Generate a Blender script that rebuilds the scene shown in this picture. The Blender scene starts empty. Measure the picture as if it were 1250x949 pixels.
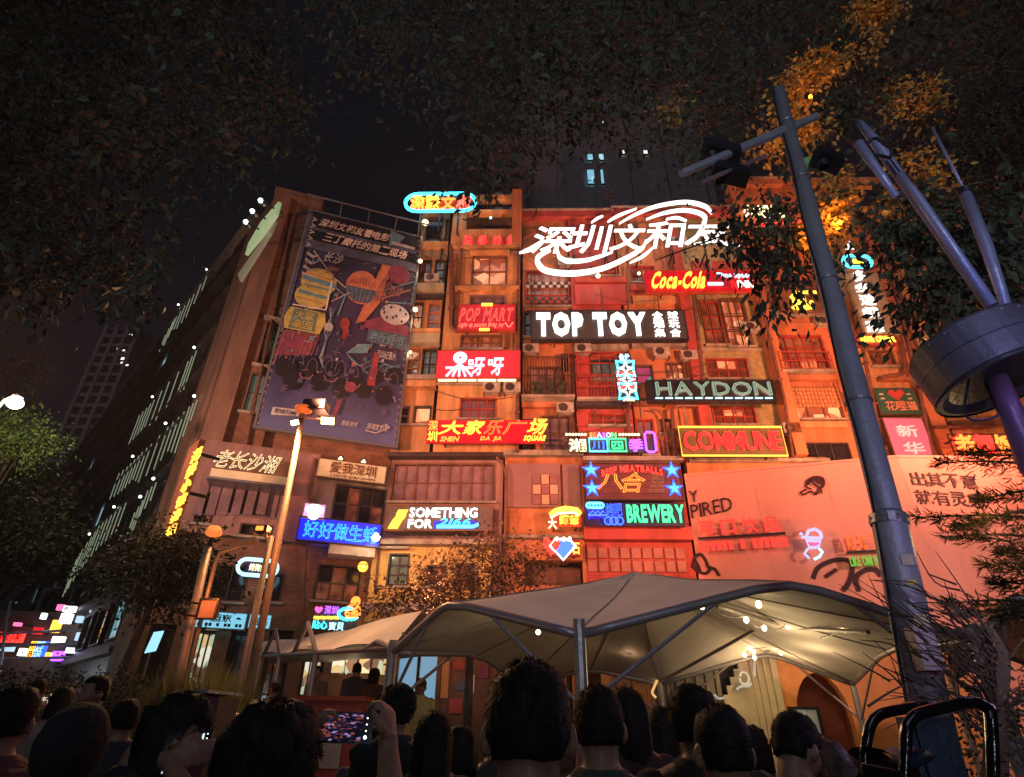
import bpy, math, random
from mathutils import Vector, Matrix, Euler, noise
sc = bpy.context.scene
C = sc.collection
R = math.radians
# ------------------------------------------------------------------ camera, world, exposure
FPX, PITCH, YAW, ROLL, EYE = 710.0, R(30.0), R(1.5), R(0.7), 1.54
cd = bpy.data.cameras.new('camera'); cam = bpy.data.objects.new('camera', cd); C.objects.link(cam)
cd.sensor_width = 36; cd.lens = 36*FPX/1250; cd.clip_end = 2000; cd.clip_start = 0.05
CR = Matrix.Rotation(YAW, 3, 'Z') @ Matrix.Rotation(R(90)+PITCH, 3, 'X') @ Matrix.Rotation(ROLL, 3, 'Z')
O = Vector((0, 0, EYE))
cam.matrix_world = Matrix.Translation(O) @ CR.to_4x4()
sc.camera = cam
w = bpy.data.worlds.new('World'); sc.world = w; w.use_nodes = True
nt = w.node_tree; bg = nt.nodes['Background']
sky = nt.nodes.new('ShaderNodeTexSky'); sky.sky_type = 'NISHITA'; sky.sun_disc = False
sky.sun_elevation = R(-4); sky.sun_rotation = R(200); sky.air_density = 1.0
mixs = nt.nodes.new('ShaderNodeMixRGB'); mixs.blend_type = 'ADD'; mixs.inputs[0].default_value = 1
mixs.inputs[2].default_value = (.0105, .0102, .0165, 1)     # city light on the night air
hs = nt.nodes.new('ShaderNodeHueSaturation'); hs.inputs['Value'].default_value = 0.02
nt.links.new(sky.outputs[0], hs.inputs['Color']); nt.links.new(hs.outputs[0], mixs.inputs[1])
nt.links.new(mixs.outputs[0], bg.inputs[0]); bg.inputs[1].default_value = 0.35
sc.view_settings.view_transform = 'Standard'; sc.view_settings.look = 'None'
sc.view_settings.exposure = 0; sc.view_settings.gamma = 1
sc.render.engine = 'CYCLES'
cy = sc.cycles; cy.max_bounces = 5; cy.diffuse_bounces = 3; cy.glossy_bounces = 2; cy.transmission_bounces = 3
cy.use_denoising = True; cy.sample_clamp_indirect = 4; cy.caustics_reflective = False; cy.caustics_refractive = False

sd = bpy.data.lights.new('night_glow', 'SUN'); sd.energy = .17; sd.angle = R(25); sd.color = (.8, .82, 1); so = bpy.data.objects.new('night_glow', sd); C.objects.link(so); so.rotation_euler = (R(52), 0, R(-12))

def ray(u, v): return CR @ Vector(((u-625)/FPX, -(v-474.5)/FPX, -1))
def at(u, v, Y): r = ray(u, v); return O + r*(Y/r.y)
def atz(u, v, z): r = ray(u, v); return O + r*((z-EYE)/r.z)

class Face:
    """vertical plane through two ground points; local axes s (along), z (up), d (out, towards the viewer)"""
    def __init__(s, a, b):
        s.o = Vector((a[0], a[1], 0)); e = Vector((b[0]-a[0], b[1]-a[1], 0)); s.L = e.length; s.e = e.normalized()
        s.n = Vector((s.e.y, -s.e.x, 0))
        s.rot = Matrix((s.e, Vector((0, 0, 1)), s.n)).transposed()
    def P(s, a, z, d=0): return s.o + s.e*a + s.n*d + Vector((0, 0, z))
    def px(s, u, v, d=0):
        r = ray(u, v); q = s.o + s.n*d - O; t = q.dot(s.n)/r.dot(s.n); p = O + r*t
        return (p - s.o).dot(s.e), p.z
    def rect(s, u0, v0, u1, v1, d=0):
        um, vm = (u0+u1)/2, (v0+v1)/2
        return s.px(u0, vm, d)[0], s.px(um, v1, d)[1], s.px(u1, vm, d)[0], s.px(um, v0, d)[1]

# ------------------------------------------------------------------ materials
MATS = {}
def mat(name, col, rough=.75, metal=0, var=.25, scale=1.2, bump=.15, streak=0, emit=None, es=0, spec=.4, tile=None, rows=None):
    if name in MATS: return MATS[name]
    m = bpy.data.materials.new(name); m.use_nodes = True; n = m.node_tree; L = n.links
    b = n.nodes['Principled BSDF']; b.inputs['Roughness'].default_value = rough; b.inputs['Metallic'].default_value = metal
    b.inputs['Specular IOR Level'].default_value = spec
    c4 = (*col, 1); tc = n.nodes.new('ShaderNodeNewGeometry'); mp = n.nodes.new('ShaderNodeMapping')
    L.new(tc.outputs['Position'], mp.inputs[0])
    if streak: mp.inputs['Scale'].default_value = (1, 1, .22)
    t = n.nodes.new('ShaderNodeTexNoise'); t.inputs['Scale'].default_value = scale; t.inputs['Detail'].default_value = 8; t.inputs['Roughness'].default_value = .65
    L.new(mp.outputs[0], t.inputs['Vector'])
    rp = n.nodes.new('ShaderNodeValToRGB')
    rp.color_ramp.elements[0].position = .32; rp.color_ramp.elements[1].position = .68
    rp.color_ramp.elements[0].color = (*[max(0, x*(1-var*1.3)) for x in col], 1)
    rp.color_ramp.elements[1].color = (*[min(1, x*(1+var)) for x in col], 1)
    L.new(t.outputs['Fac'], rp.inputs[0]); src = rp.outputs[0]
    hsrc = t.outputs['Fac']
    if tile:
        br = n.nodes.new('ShaderNodeTexBrick'); br.inputs['Scale'].default_value = 1
        br.inputs['Brick Width'].default_value = tile[0]; br.inputs['Row Height'].default_value = tile[1]; br.inputs['Mortar Size'].default_value = tile[2]
        br.offset = tile[3] if len(tile) > 3 else 0
        sx = n.nodes.new('ShaderNodeSeparateXYZ'); ad = n.nodes.new('ShaderNodeMath'); ad.operation = 'ADD'; cb = n.nodes.new('ShaderNodeCombineXYZ')
        L.new(tc.outputs['Position'], sx.inputs[0]); L.new(sx.outputs[0], ad.inputs[0]); L.new(sx.outputs[1], ad.inputs[1])
        if name.startswith('paving'): L.new(sx.outputs[0], cb.inputs[0]); L.new(sx.outputs[1], cb.inputs[1])
        else: L.new(ad.outputs[0], cb.inputs[0]); L.new(sx.outputs[2], cb.inputs[1])
        L.new(cb.outputs[0], br.inputs['Vector'])
        br.inputs['Color1'].default_value = (1, 1, 1, 1); br.inputs['Color2'].default_value = (.72, .72, .72, 1); br.inputs['Mortar'].default_value = (.4, .4, .4, 1)
        mx = n.nodes.new('ShaderNodeMixRGB'); mx.blend_type = 'MULTIPLY'; mx.inputs[0].default_value = .8
        L.new(src, mx.inputs[1]); L.new(br.outputs['Color'], mx.inputs[2]); src = mx.outputs[0]
    L.new(src, b.inputs['Base Color'])
    if bump:
        bp = n.nodes.new('ShaderNodeBump'); bp.inputs['Strength'].default_value = bump; bp.inputs['Distance'].default_value = .05
        t2 = n.nodes.new('ShaderNodeTexNoise'); t2.inputs['Scale'].default_value = scale*9; t2.inputs['Detail'].default_value = 5
        L.new(tc.outputs['Position'], t2.inputs['Vector']); L.new(t2.outputs['Fac'], bp.inputs['Height']); L.new(bp.outputs[0], b.inputs['Normal'])
    if emit: b.inputs['Emission Color'].default_value = (*emit, 1); b.inputs['Emission Strength'].default_value = es
    MATS[name] = m; return m
def glow(name, col, s, sample=True):
    if name in MATS: return MATS[name]
    m = bpy.data.materials.new(name); m.use_nodes = True; n = m.node_tree; b = n.nodes['Principled BSDF']
    b.inputs['Base Color'].default_value = (*[min(.8, .03+.25*x) for x in col], 1); b.inputs['Roughness'].default_value = .4
    b.inputs['Emission Color'].default_value = (*col, 1); b.inputs['Emission Strength'].default_value = s
    if not sample: m.cycles.emission_sampling = 'NONE'
    MATS[name] = m; return m
def lit(name, cols, s, scale=2.0, sample=False):
    """a lit pane or screen: patches of the given colours behind it"""
    if name in MATS: return MATS[name]
    m = bpy.data.materials.new(name); m.use_nodes = True; n = m.node_tree; b = n.nodes['Principled BSDF']; L = n.links
    tc = n.nodes.new('ShaderNodeNewGeometry'); t = n.nodes.new('ShaderNodeTexVoronoi'); t.inputs['Scale'].default_value = scale
    L.new(tc.outputs['Position'], t.inputs['Vector']); rp = n.nodes.new('ShaderNodeValToRGB'); rp.color_ramp.interpolation = 'CONSTANT'
    els = rp.color_ramp.elements
    while len(els) < len(cols): els.new(.5)
    for i, c in enumerate(cols): els[i].position = i/len(cols); els[i].color = (*c, 1)
    L.new(t.outputs['Color'], rp.inputs[0]); L.new(rp.outputs[0], b.inputs['Emission Color']); L.new(rp.outputs[0], b.inputs['Base Color'])
    b.inputs['Emission Strength'].default_value = s; b.inputs['Roughness'].default_value = .2
    if not sample: m.cycles.emission_sampling = 'NONE'
    MATS[name] = m; return m

M_ter = mat('terracotta_render', (.46, .17, .075), streak=1, var=.35, bump=.3)
M_ter2 = mat('ochre_render', (.50, .26, .11), streak=1, var=.4, bump=.3)
M_con = mat('stained_concrete', (.30, .25, .20), streak=1, var=.45, bump=.3)
M_olive = mat('olive_tile', (.36, .29, .13), streak=1, var=.35, tile=(.22, .11, .008, .5))
M_redt = mat('red_tile', (.42, .07, .055), streak=1, var=.3, tile=(.25, .12, .01, .5))
M_brk = mat('brown_brick', (.26, .12, .07), var=.35, tile=(.3, .1, .012, .5), bump=.3)
M_mauve = mat('mauve_shutter', (.20, .12, .14), var=.3)
M_dark = mat('dark_frame', (.05, .035, .03), rough=.5, var=.3)
M_redf = mat('red_painted_frame', (.35, .05, .03), rough=.5, var=.3)
M_brn = mat('brown_frame', (.16, .075, .045), rough=.55, var=.3)
M_iron = mat('rusty_iron', (.10, .05, .035), rough=.6, metal=.4, var=.4, scale=6)
M_pipe = mat('drain_pipe', (.16, .07, .05), rough=.45, var=.3, scale=4)
M_steel = mat('painted_steel', (.28, .27, .30), rough=.35, metal=.6, var=.12, scale=3)
M_steeld = mat('dark_steel', (.05, .05, .06), rough=.35, metal=.6, var=.2, scale=3)
M_board = mat('sign_back_board', (.05, .05, .05), rough=.5, var=.2)
M_glassd = mat('dark_glass', (.025, .02, .025), rough=.12, var=.5, scale=.8, bump=0, spec=.8)
M_glassr = mat('red_lit_glass', (.12, .03, .02), rough=.15, var=.5, scale=1.1, bump=0, spec=.8, emit=(.6, .12, .05), es=.10)
M_glassw = mat('curtained_glass', (.28, .13, .08), rough=.2, var=.6, scale=2, bump=0, spec=.8)
M_glassg = mat('grey_green_glass', (.12, .15, .12), rough=.15, var=.5, scale=1.5, bump=0, spec=.8, emit=(.3, .4, .3), es=.10)
M_litw = lit('warm_room_pane', [(.9, .55, .3), (.5, .2, .1), (.25, .08, .04), (.8, .4, .2)], .45, 1.5)
M_litb = lit('pale_room_pane', [(.45, .75, .85), (.25, .5, .6), (.5, .85, .95)], .5, 1.2)

M_blkc = mat('cable_rubber', (.03, .02, .02), rough=.5)
M_redpan = mat('red_panel', (.36, .05, .045), rough=.5, var=.25, streak=1)
M_litg = lit('green_purple_pane', [(.08, .4, .35), (.3, .06, .2), (.1, .3, .3)], .35, .7)
M_wov = mat('woven_screen', (.55, .2, .08), var=.3, scale=8)
M_mauver = mat('mauve_render', (.26, .14, .13), streak=1, var=.35, bump=.3)
M_bill = mat('mauve_billboard', (.24, .13, .13), rough=.5, var=.12)
M_tilea = mat('salmon_tile', (.60, .30, .22), rough=.4, var=.15); M_tileb = mat('plum_tile', (.25, .11, .12), rough=.4, var=.2); M_tilec = mat('maroon_door_panel', (.33, .13, .11), rough=.5, var=.25)
M_shop = lit('lit_shop_display', [(.9, .8, .45), (.8, .55, .25), (.5, .6, .4), (.2, .12, .08), (.95, .9, .7), (.35, .2, .12)], .8, 3.0)
M_corn = mat('corner_render', (.22, .12, .085), streak=1, var=.3, bump=.3)
M_yel = mat('yellow_wash', (.52, .36, .12), streak=1, var=.35, bump=.3)

# ------------------------------------------------------------------ mesh building
class MB:
    def __init__(s): s.v = []; s.f = []; s.m = []; s.cur = 0; s.sm = False
    def add(s, vs, fs):
        o = len(s.v); s.v += [tuple(x) for x in vs]; s.f += [tuple(i+o for i in f) for f in fs]; s.m += [s.cur]*len(fs)
    def box8(s, p): s.add(p, [(0, 3, 2, 1), (4, 5, 6, 7), (0, 1, 5, 4), (1, 2, 6, 5), (2, 3, 7, 6), (3, 0, 4, 7)])
    def fbox(s, F, a0, a1, z0, z1, d0, d1):
        s.box8([F.P(a0, z0, d1), F.P(a0, z0, d0), F.P(a1, z0, d0), F.P(a1, z0, d1), F.P(a0, z1, d1), F.P(a0, z1, d0), F.P(a1, z1, d0), F.P(a1, z1, d1)])
    def box(s, x0, x1, y0, y1, z0, z1):
        s.box8([(x0, y0, z0), (x1, y0, z0), (x1, y1, z0), (x0, y1, z0), (x0, y0, z1), (x1, y0, z1), (x1, y1, z1), (x0, y1, z1)])
    def tube(s, pts, r, n=8, cap=True, closed=False):
        pts = [Vector(p) for p in pts]; rr = r if isinstance(r, (list, tuple)) else [r]*len(pts); N = len(pts); vs = []
        up = None
        for i, p in enumerate(pts):
            if closed: d = pts[(i+1) % N]-pts[i-1]
            else: d = pts[min(i+1, N-1)]-pts[max(i-1, 0)]
            d.normalize()
            if up is None: up = Vector((0, 0, 1)) if abs(d.z) < .9 else Vector((0, 1, 0))
            x = d.cross(up); 
            if x.length < 1e-4: x = d.cross(Vector((1, .3, 0)))
            x.normalize(); y = x.cross(d); up = y
            for k in range(n):
                a = 2*math.pi*k/n; vs.append(p + (x*math.cos(a)+y*math.sin(a))*rr[i])
        fs = []
        for i in range(N if closed else N-1):
            j = (i+1) % N
            for k in range(n): k2 = (k+1) % n; fs.append((i*n+k, i*n+k2, j*n+k2, j*n+k))
        if cap and not closed: fs.append(tuple(range(n))[::-1]); fs.append(tuple((N-1)*n+k for k in range(n)))
        s.add(vs, fs)
    def lathe(s, c, prof, n=20, axis=None):
        """prof: (radius, height) pairs round an axis through c"""
        ax = Vector(axis or (0, 0, 1)).normalized(); x = ax.cross(Vector((0, 1, 0)) if abs(ax.y) < .9 else Vector((1, 0, 0))).normalized(); y = ax.cross(x)
        c = Vector(c); vs = []
        for r, h in prof:
            for k in range(n):
                a = 2*math.pi*k/n; vs.append(c+ax*h+(x*math.cos(a)+y*math.sin(a))*r)
        fs = [(i*n+k, i*n+(k+1) % n, (i+1)*n+(k+1) % n, (i+1)*n+k) for i in range(len(prof)-1) for k in range(n)]
        s.add(vs, fs)
    def ball(s, c, r, n=8, sq=(1, 1, 1)):
        c = Vector(c); vs = []; fs = []
        for i in range(n+1):
            t = math.pi*i/n
            for k in range(n*2):
                a = math.pi*k/n; vs.append((c.x+r*sq[0]*math.sin(t)*math.cos(a), c.y+r*sq[1]*math.sin(t)*math.sin(a), c.z+r*sq[2]*math.cos(t)))
        for i in range(n):
            for k in range(n*2): k2 = (k+1) % (n*2); fs.append((i*n*2+k, (i+1)*n*2+k, (i+1)*n*2+k2, i*n*2+k2))
        s.add(vs, fs)
    def prism(s, F, poly, d0, d1):
        """polygon in (s, z) extruded between two depths"""
        n = len(poly); vs = [F.P(a, z, d0) for a, z in poly]+[F.P(a, z, d1) for a, z in poly]
        s.add(vs, [tuple(range(n)), tuple(range(2*n-1, n-1, -1))]+[(i, n+i, n+(i+1) % n, (i+1) % n) for i in range(n)])
def wpos(p):
    v = Vector((0, 0, 0))
    while p is not None: v = v+p.location; p = p.parent
    return v
def part(name, mb, m, parent=None, label=None, smooth=False, kind=None, origin=None):
    me = bpy.data.meshes.new(name); org = wpos(parent) if parent else Vector((0, 0, 0))
    own = Vector((0, 0, 0))
    if parent is None and mb.v:
        xs = [v[0] for v in mb.v]; ys = [v[1] for v in mb.v]; own = Vector(((min(xs)+max(xs))/2, (min(ys)+max(ys))/2, min(v[2] for v in mb.v)))
        if kind == 'structure': own = Vector((0, 0, 0))
    me.from_pydata([tuple(Vector(v)-org-own) for v in mb.v], [], mb.f)
    for x in (m if isinstance(m, (list, tuple)) else [m]): me.materials.append(x)
    me.polygons.foreach_set('material_index', mb.m)
    if smooth: me.polygons.foreach_set('use_smooth', [True]*len(mb.f))
    me.update(); o = bpy.data.objects.new(name, me); C.objects.link(o); o.location = own
    if parent: o.parent = parent
    if label: o['label'] = label
    if kind: o['kind'] = kind
    return o
_b = bpy.data.objects
def thing(name, label, cat, loc, group=None):
    o = bpy.data.objects.new(name, None); o.empty_display_size = .3; C.objects.link(o); o.location = Vector(loc)
    o['label'] = label; o['category'] = cat
    if group: o['group'] = group
    return o
def tag(o, label, cat, group=None):
    o['label'] = label; o['category'] = cat
    if group: o['group'] = group
    return o
# ------------------------------------------------------------------ lettering (mesh made from the built-in font)
fc = bpy.data.curves.new('lettering', 'FONT'); fo = bpy.data.objects.new('lettering', fc)
WS = bpy.data.scenes.new('workshop'); WS.collection.objects.link(fo)      # a bench scene where lettering and figures are meshed; removed at the end
def bench():
    WS.view_layers[0].update(); return WS.view_layers[0].depsgraph
GL = {}
def glyph(ch, style, bold, depth):
    k = (ch, style, round(bold, 3), round(depth, 3))
    if k in GL: return GL[k]
    fc.body = ch; fc.size = 1; fc.resolution_u = 2; fc.align_x = 'LEFT'
    if style == 'tube': fc.fill_mode = 'NONE'; fc.extrude = 0; fc.offset = 0; fc.bevel_depth = bold; fc.bevel_resolution = 0
    else: fc.fill_mode = 'BOTH'; fc.bevel_depth = 0; fc.extrude = depth/2; fc.offset = bold
    dg = bench()
    me = bpy.data.meshes.new_from_object(fo.evaluated_get(dg)); me.materials.clear()
    if len(me.vertices) == 0: GL[k] = None; return None
    xs = [v.co.x for v in me.vertices]; ys = [v.co.y for v in me.vertices]
    GL[k] = (me, min(xs), max(xs), min(ys), max(ys)); return GL[k]
MC = {}
def text(F, s, r, d, m, parent, bold=.02, depth=.06, style='fill', slant=0, rise=0, cell=False, name='letter', gap=.09, kids=None):
    """r = (s0, z0, s1, z1) on the face; rise lifts the right end; cell squares every character into its own cell"""
    a0, z0, a1, z1 = r; W = a1-a0; H = z1-z0; org = wpos(parent)
    if style == 'tube': bold *= .55
    elif cell: bold *= .42
    else: bold *= .6
    chars = list(s); g = [glyph(c, style, bold, depth) if c != ' ' else None for c in chars]
    ms = list(m) if isinstance(m, (list, tuple)) else [m]*len(chars)
    if cell: ws = [1]*len(chars)
    else: ws = [(q[2]-q[1]) if q else .28 for q in g]
    tot = sum(ws)+(0.02 if cell else gap)*(len(ws)-1)
    ymin = min(q[3] for q in g if q); ymax = max(q[4] for q in g if q); sx = W/tot; x = 0; k = 0; out = []
    for i, q in enumerate(g):
        if q:
            me, xa, xb, ya, yb = q; mm = ms[k % len(ms)]; key = (me.name, mm.name)
            if key not in MC: e = me.copy(); e.materials.append(mm); MC[key] = e
            o = bpy.data.objects.new(name, MC[key]); C.objects.link(o)
            if cell: kx = sx*.97/(xb-xa); ky = H/(yb-ya); oy = -ya*ky
            else: kx = sx; ky = H/(ymax-ymin); oy = -ymin*ky
            x0 = x*sx; t = (a0+x0)-xa*kx
            t -= slant*H*.5 if slant else 0
            Mx = Matrix(((kx, slant*ky, 0, t), (rise*kx/W, ky, 0, z0+oy+rise*x0/W), (0, 0, 1, d), (0, 0, 0, 1)))
            Wm = Matrix.Translation(F.o-org) @ F.rot.to_4x4() @ Mx
            o.parent = parent; o.matrix_local = Wm
            if slant or rise:      # bake the slant, a sheared object matrix is not kept
                e = MC[key].copy(); e.transform(Wm); o.data = e; o.matrix_local = Matrix.Identity(4)
            out.append(o)
        k += 1; x += ws[i]+(0.02 if cell else gap)
    return out
def rbox(mb, F, r, d0, d1): mb.fbox(F, r[0], r[2], r[1], r[3], d0, d1)
def frame(mb, F, r, t, d0, d1):
    a0, z0, a1, z1 = r
    mb.fbox(F, a0, a1, z1-t, z1, d0, d1); mb.fbox(F, a0, a1, z0, z0+t, d0, d1); mb.fbox(F, a0, a0+t, z0+t, z1-t, d0, d1); mb.fbox(F, a1-t, a1, z0+t, z1-t, d0, d1)
def inset(r, k, k2=None): k2 = k if k2 is None else k2; return (r[0]+k, r[1]+k2, r[2]-k, r[3]-k2)
def sub(r, x0, y0, x1, y1):
    """fractional sub-rectangle, y measured from the top"""
    W = r[2]-r[0]; H = r[3]-r[1]; return (r[0]+W*x0, r[3]-H*y1, r[0]+W*x1, r[3]-H*y0)
def sign(F, label, px, d, board=None, rim=None, thick=.16, cat='sign', name='neon_sign', brackets=True, rt=.05, group=None):
    """an Empty with board, rim and brackets; returns it with its rectangle"""
    r = F.rect(*px, d) if len(px) == 4 else px
    loc = F.P((r[0]+r[2])/2, r[1], d); t = thing(name, label, cat, loc, group)
    if board: b = MB(); rbox(b, F, r, d-thick, d); part('board', b, board, t)
    if rim: b = MB(); frame(b, F, (r[0]-rt, r[1]-rt, r[2]+rt, r[3]+rt), rt, d-thick-.01, d+.03); part('rim', b, rim, t)
    if brackets:
        W = r[2]-r[0]; b = MB()
        for k in range(2):
            a = r[0]+W*(.15+.7*k); b = MB(); b.fbox(F, a-.03, a+.03, r[1]+.1, r[1]+.16, .0, d-thick); part('bracket', b, M_steeld, t)
            b = MB(); b.fbox(F, a-.03, a+.03, r[3]-.16, r[3]-.1, .0, d-thick); part('bracket', b, M_steeld, t)
    return t, r
def neon(mb, F, pts, d, r=.03, closed=False):
    mb.tube([F.P(a, z, d) for a, z in pts], r, 6, closed=closed)
def pxl(F, pts, d): return [F.px(u, v, d) for u, v in pts]
def smoothline(p, n=6):
    out = []
    for i in range(len(p)-1):
        p0 = p[max(i-1, 0)]; p1 = p[i]; p2 = p[i+1]; p3 = p[min(i+2, len(p)-1)]
        for k in range(n):
            t = k/n; out.append(tuple(.5*((2*p1[j])+(-p0[j]+p2[j])*t+(2*p0[j]-5*p1[j]+4*p2[j]-p3[j])*t*t+(-p0[j]+3*p1[j]-3*p2[j]+p3[j])*t**3) for j in range(len(p1))))
    out.append(tuple(p[-1])); return out
def lamp(name, kind, loc, e, col, aim=None, size=.1, spot=None, blend=.6):
    l = bpy.data.lights.new(name, kind); l.energy = e; l.color = col
    if kind == 'AREA': l.size = size
    else: l.shadow_soft_size = size
    if spot: l.spot_size = R(spot); l.spot_blend = blend
    o = bpy.data.objects.new(name, l); C.objects.link(o); o.location = loc
    if aim is not None: o.rotation_euler = (Vector(aim)-Vector(loc)).to_track_quat('-Z', 'Y').to_euler()
    return o
# ------------------------------------------------------------------ planes of the place
FM = Face((-30, 26), (40, 26))                       # the main front
J = at(497, 415, 26)
def hit2(p, dr, u, v):
    r = ray(u, v); den = dr[0]*r.y-dr[1]*r.x; t = -((p[0])*r.y-(p[1])*r.x)/den; return (p[0]+dr[0]*t, p[1]+dr[1]*t)
K = hit2((J.x, J.y), (-.939, -.345), 283, 415)
FB = Face(K, (J.x, J.y))                             # the angled corner front with the banner
dS = Vector((-1.1215, 1.1328)).normalized()
FS = Face((K[0]+dS.x*90, K[1]+dS.y*90), K)           # the side street front
TH = atz(1095, 557, 8.6); TL = atz(835, 580, 8.6)
TR = atz(1330, 560, 8.6)
FH1 = Face((TL.x, TL.y), (TH.x, TH.y)); FH2 = Face((TH.x, TH.y), (TR.x, TR.y))

# ------------------------------------------------------------------ ground
g = MB(); g.box(-220, 220, -60, 400, -.4, 0)
part('ground', g, mat('paving_stone', (.10, .095, .09), rough=.6, var=.3, tile=(.6, .6, .012, .5)), kind='structure')
g = MB(); q0 = Vector((K[0]-3, K[1]-2, 0)); qn = Vector((-.71, -.70, 0))
g.box8([q0+dS.to_3d()*t+qn*q+Vector((0, 0, z)) for z in (.002, .008) for t, q in ((-40, 0), (-40, 14), (150, 14), (150, 0))])
part('road', g, mat('asphalt', (.05, .05, .052), rough=.55, var=.2, scale=3), kind='structure')

# ------------------------------------------------------------------ window, railing and wall builders
US = {}
def unit(m):
    if m.name not in US:
        b = MB(); b.box8([(-.5, -.5, 0), (.5, -.5, 0), (.5, .5, 0), (-.5, .5, 0), (-.5, -.5, 1), (.5, -.5, 1), (.5, .5, 1), (-.5, .5, 1)])
        me = bpy.data.meshes.new('pane'); me.from_pydata(b.v, [], b.f); me.materials.append(m); US[m.name] = me
    return US[m.name]
def pane(F, a0, a1, z0, z1, d, m, parent, name='pane', th=.03):
    o = bpy.data.objects.new(name, unit(m)); C.objects.link(o); o.parent = parent
    p = F.P((a0+a1)/2, (z0+z1)/2, d)-wpos(parent)
    o.matrix_local = Matrix.Translation(p) @ F.rot.to_4x4() @ Matrix.Diagonal((a1-a0, z1-z0, th, 1))
    return o
rnd = random.Random(5)
def window(F, B, r, d, cols=3, rows=2, fm=None, pm=None, lits=(), hoodm=None, sill=True, arch=False, bars=0):
    fm = fm or M_brn; pm = pm or M_glassd
    a0, z0, a1, z1 = r; t = .07; f = MB(); frame(f, F, r, t, d-.2, d+.05)
    cw = (a1-a0-2*t)/cols; rh = (z1-z0-2*t)/rows
    for i in range(1, cols): a = a0+t+cw*i; f.fbox(F, a-.03, a+.03, z0+t, z1-t, d-.18, d-.04)
    for j in range(1, rows):
        z = z0+t+rh*j
        for i in range(cols): f.fbox(F, a0+t+cw*i+.03, a0+t+cw*(i+1)-.03, z-.03, z+.03, d-.17, d-.05)
    W = part('window', f, fm, B)
    for i in range(cols):
        for j in range(rows):
            m = pm
            if (i, j) in lits: m = M_litw
            elif pm is M_glassd and rnd.random() < .3: m = M_glassw
            pane(F, a0+t+cw*i+.03, a0+t+cw*(i+1)-.03, z0+t+rh*j+.03, z0+t+rh*(j+1)-.03, d-.15, m, W)
    if sill: b = MB(); b.fbox(F, a0-.12, a1+.12, z0-.1, z0, d-.02, d+.2); part('sill', b, M_con, W)
    if hoodm: b = MB(); b.fbox(F, a0-.15, a1+.15, z1+.0, z1+.1, d-.02, d+.45); part('hood', b, hoodm, W)
    if bars:
        b = MB(); n = int((a1-a0)/bars)
        for i in range(n+1): a = a0+(a1-a0)*i/n; b.fbox(F, a-.012, a+.012, z0, z1, d+.10, d+.124)
        for q in (0, .33, .66, 1): z = z0+(z1-z0)*q; b.fbox(F, a0, a1, z-.015, z+.015, d+.124, d+.15)
        part('window_grille', b, M_iron, W)
    return W
def railing(F, B, r, d, out, m=None, step=.14, floor=True, clutter=0, seed=1):
    m = m or M_iron; a0, z0, a1, z1 = r; b = MB(); n = max(2, int((a1-a0)/step))
    for i in range(n+1): a = a0+(a1-a0)*i/n; b.fbox(F, a-.012, a+.012, z0, z1, d+out-.03, d+out)
    for k in range(2):
        a = (a0, a1)[k]; q = max(2, int(out/step))
        for i in range(q): b.fbox(F, a-.012, a+.012, z0, z1, d+out*i/q, d+out*i/q+.03)
        for z in (z0, z1): b.fbox(F, a-.02, a+.02, z-.02, z+.02, d, d+out)
    for z in (z0, (z0+z1)*.5, z1): b.fbox(F, a0, a1, z-.02, z+.02, d+out-.04, d+out+.01)
    o = part('balcony', b, m, B)
    if floor: c = MB(); c.fbox(F, a0-.05, a1+.05, z0-.16, z0-.03, d-.02, d+out+.05); part('balcony_floor', c, M_con, o)
    rr = random.Random(seed)
    for k in range(clutter):
        a = a0+.2+(a1-a0-.5)*rr.random(); c = MB(); h = .35+.5*rr.random(); q = MB()
        if rr.random() < .5:
            c.lathe(F.P(a, z0, d+out*.5), [(.0, 0), (.12, 0), (.16, .28), (.14, .28)], 10)
            for j in range(22):
                p = Vector(F.P(a, z0+.3, d+out*.5)); q = p+Vector((rr.gauss(0, .16), rr.gauss(0, .12), rr.random()*.7)); c.add([p, q+Vector((.05, 0, 0)), q+Vector((0, 0, .08)), q-Vector((.05, 0, 0))], [(0, 1, 2, 3)])
            part('potted_plant', c, M_plant, o)
        else:
            for j in range(3): c.fbox(F, a-.2+.14*j, a-.09+.14*j, z1-.1-h, z1+.5, d+out*.4, d+out*.4+.03)
            part('hanging_laundry', c, rr.choice([M_cl1, M_cl2, M_cl3]), o)
    return o
M_plant = mat('potted_leaves', (.05, .08, .03), rough=.6)
M_cl1 = mat('pale_laundry', (.5, .42, .36)); M_cl2 = mat('dark_laundry', (.08, .07, .1)); M_cl3 = mat('pink_laundry', (.4, .15, .14))
def wall(F, B, r, d, holes, m, deep=.45, name='wall_panel'):
    a0, z0, a1, z1 = r; A = sorted({a0, a1}|{min(max(h[k], a0), a1) for h in holes for k in (0, 2)}); Z = sorted({z0, z1}|{min(max(h[k], z0), z1) for h in holes for k in (1, 3)})
    b = MB()
    for i in range(len(A)-1):
        run = None
        for j in range(len(Z)-1):
            ca, cz = (A[i]+A[i+1])/2, (Z[j]+Z[j+1])/2
            inh = any(h[0] < ca < h[2] and h[1] < cz < h[3] for h in holes)
            if inh or A[i+1]-A[i] < 1e-4 or Z[j+1]-Z[j] < 1e-4:
                if run is not None: b.fbox(F, A[i], A[i+1], run, Z[j], d-deep, d); run = None
            elif run is None: run = Z[j]
        if run is not None: b.fbox(F, A[i], A[i+1], run, Z[-1], d-deep, d)
    o = part(name, b, m, B)
    return o
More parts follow.
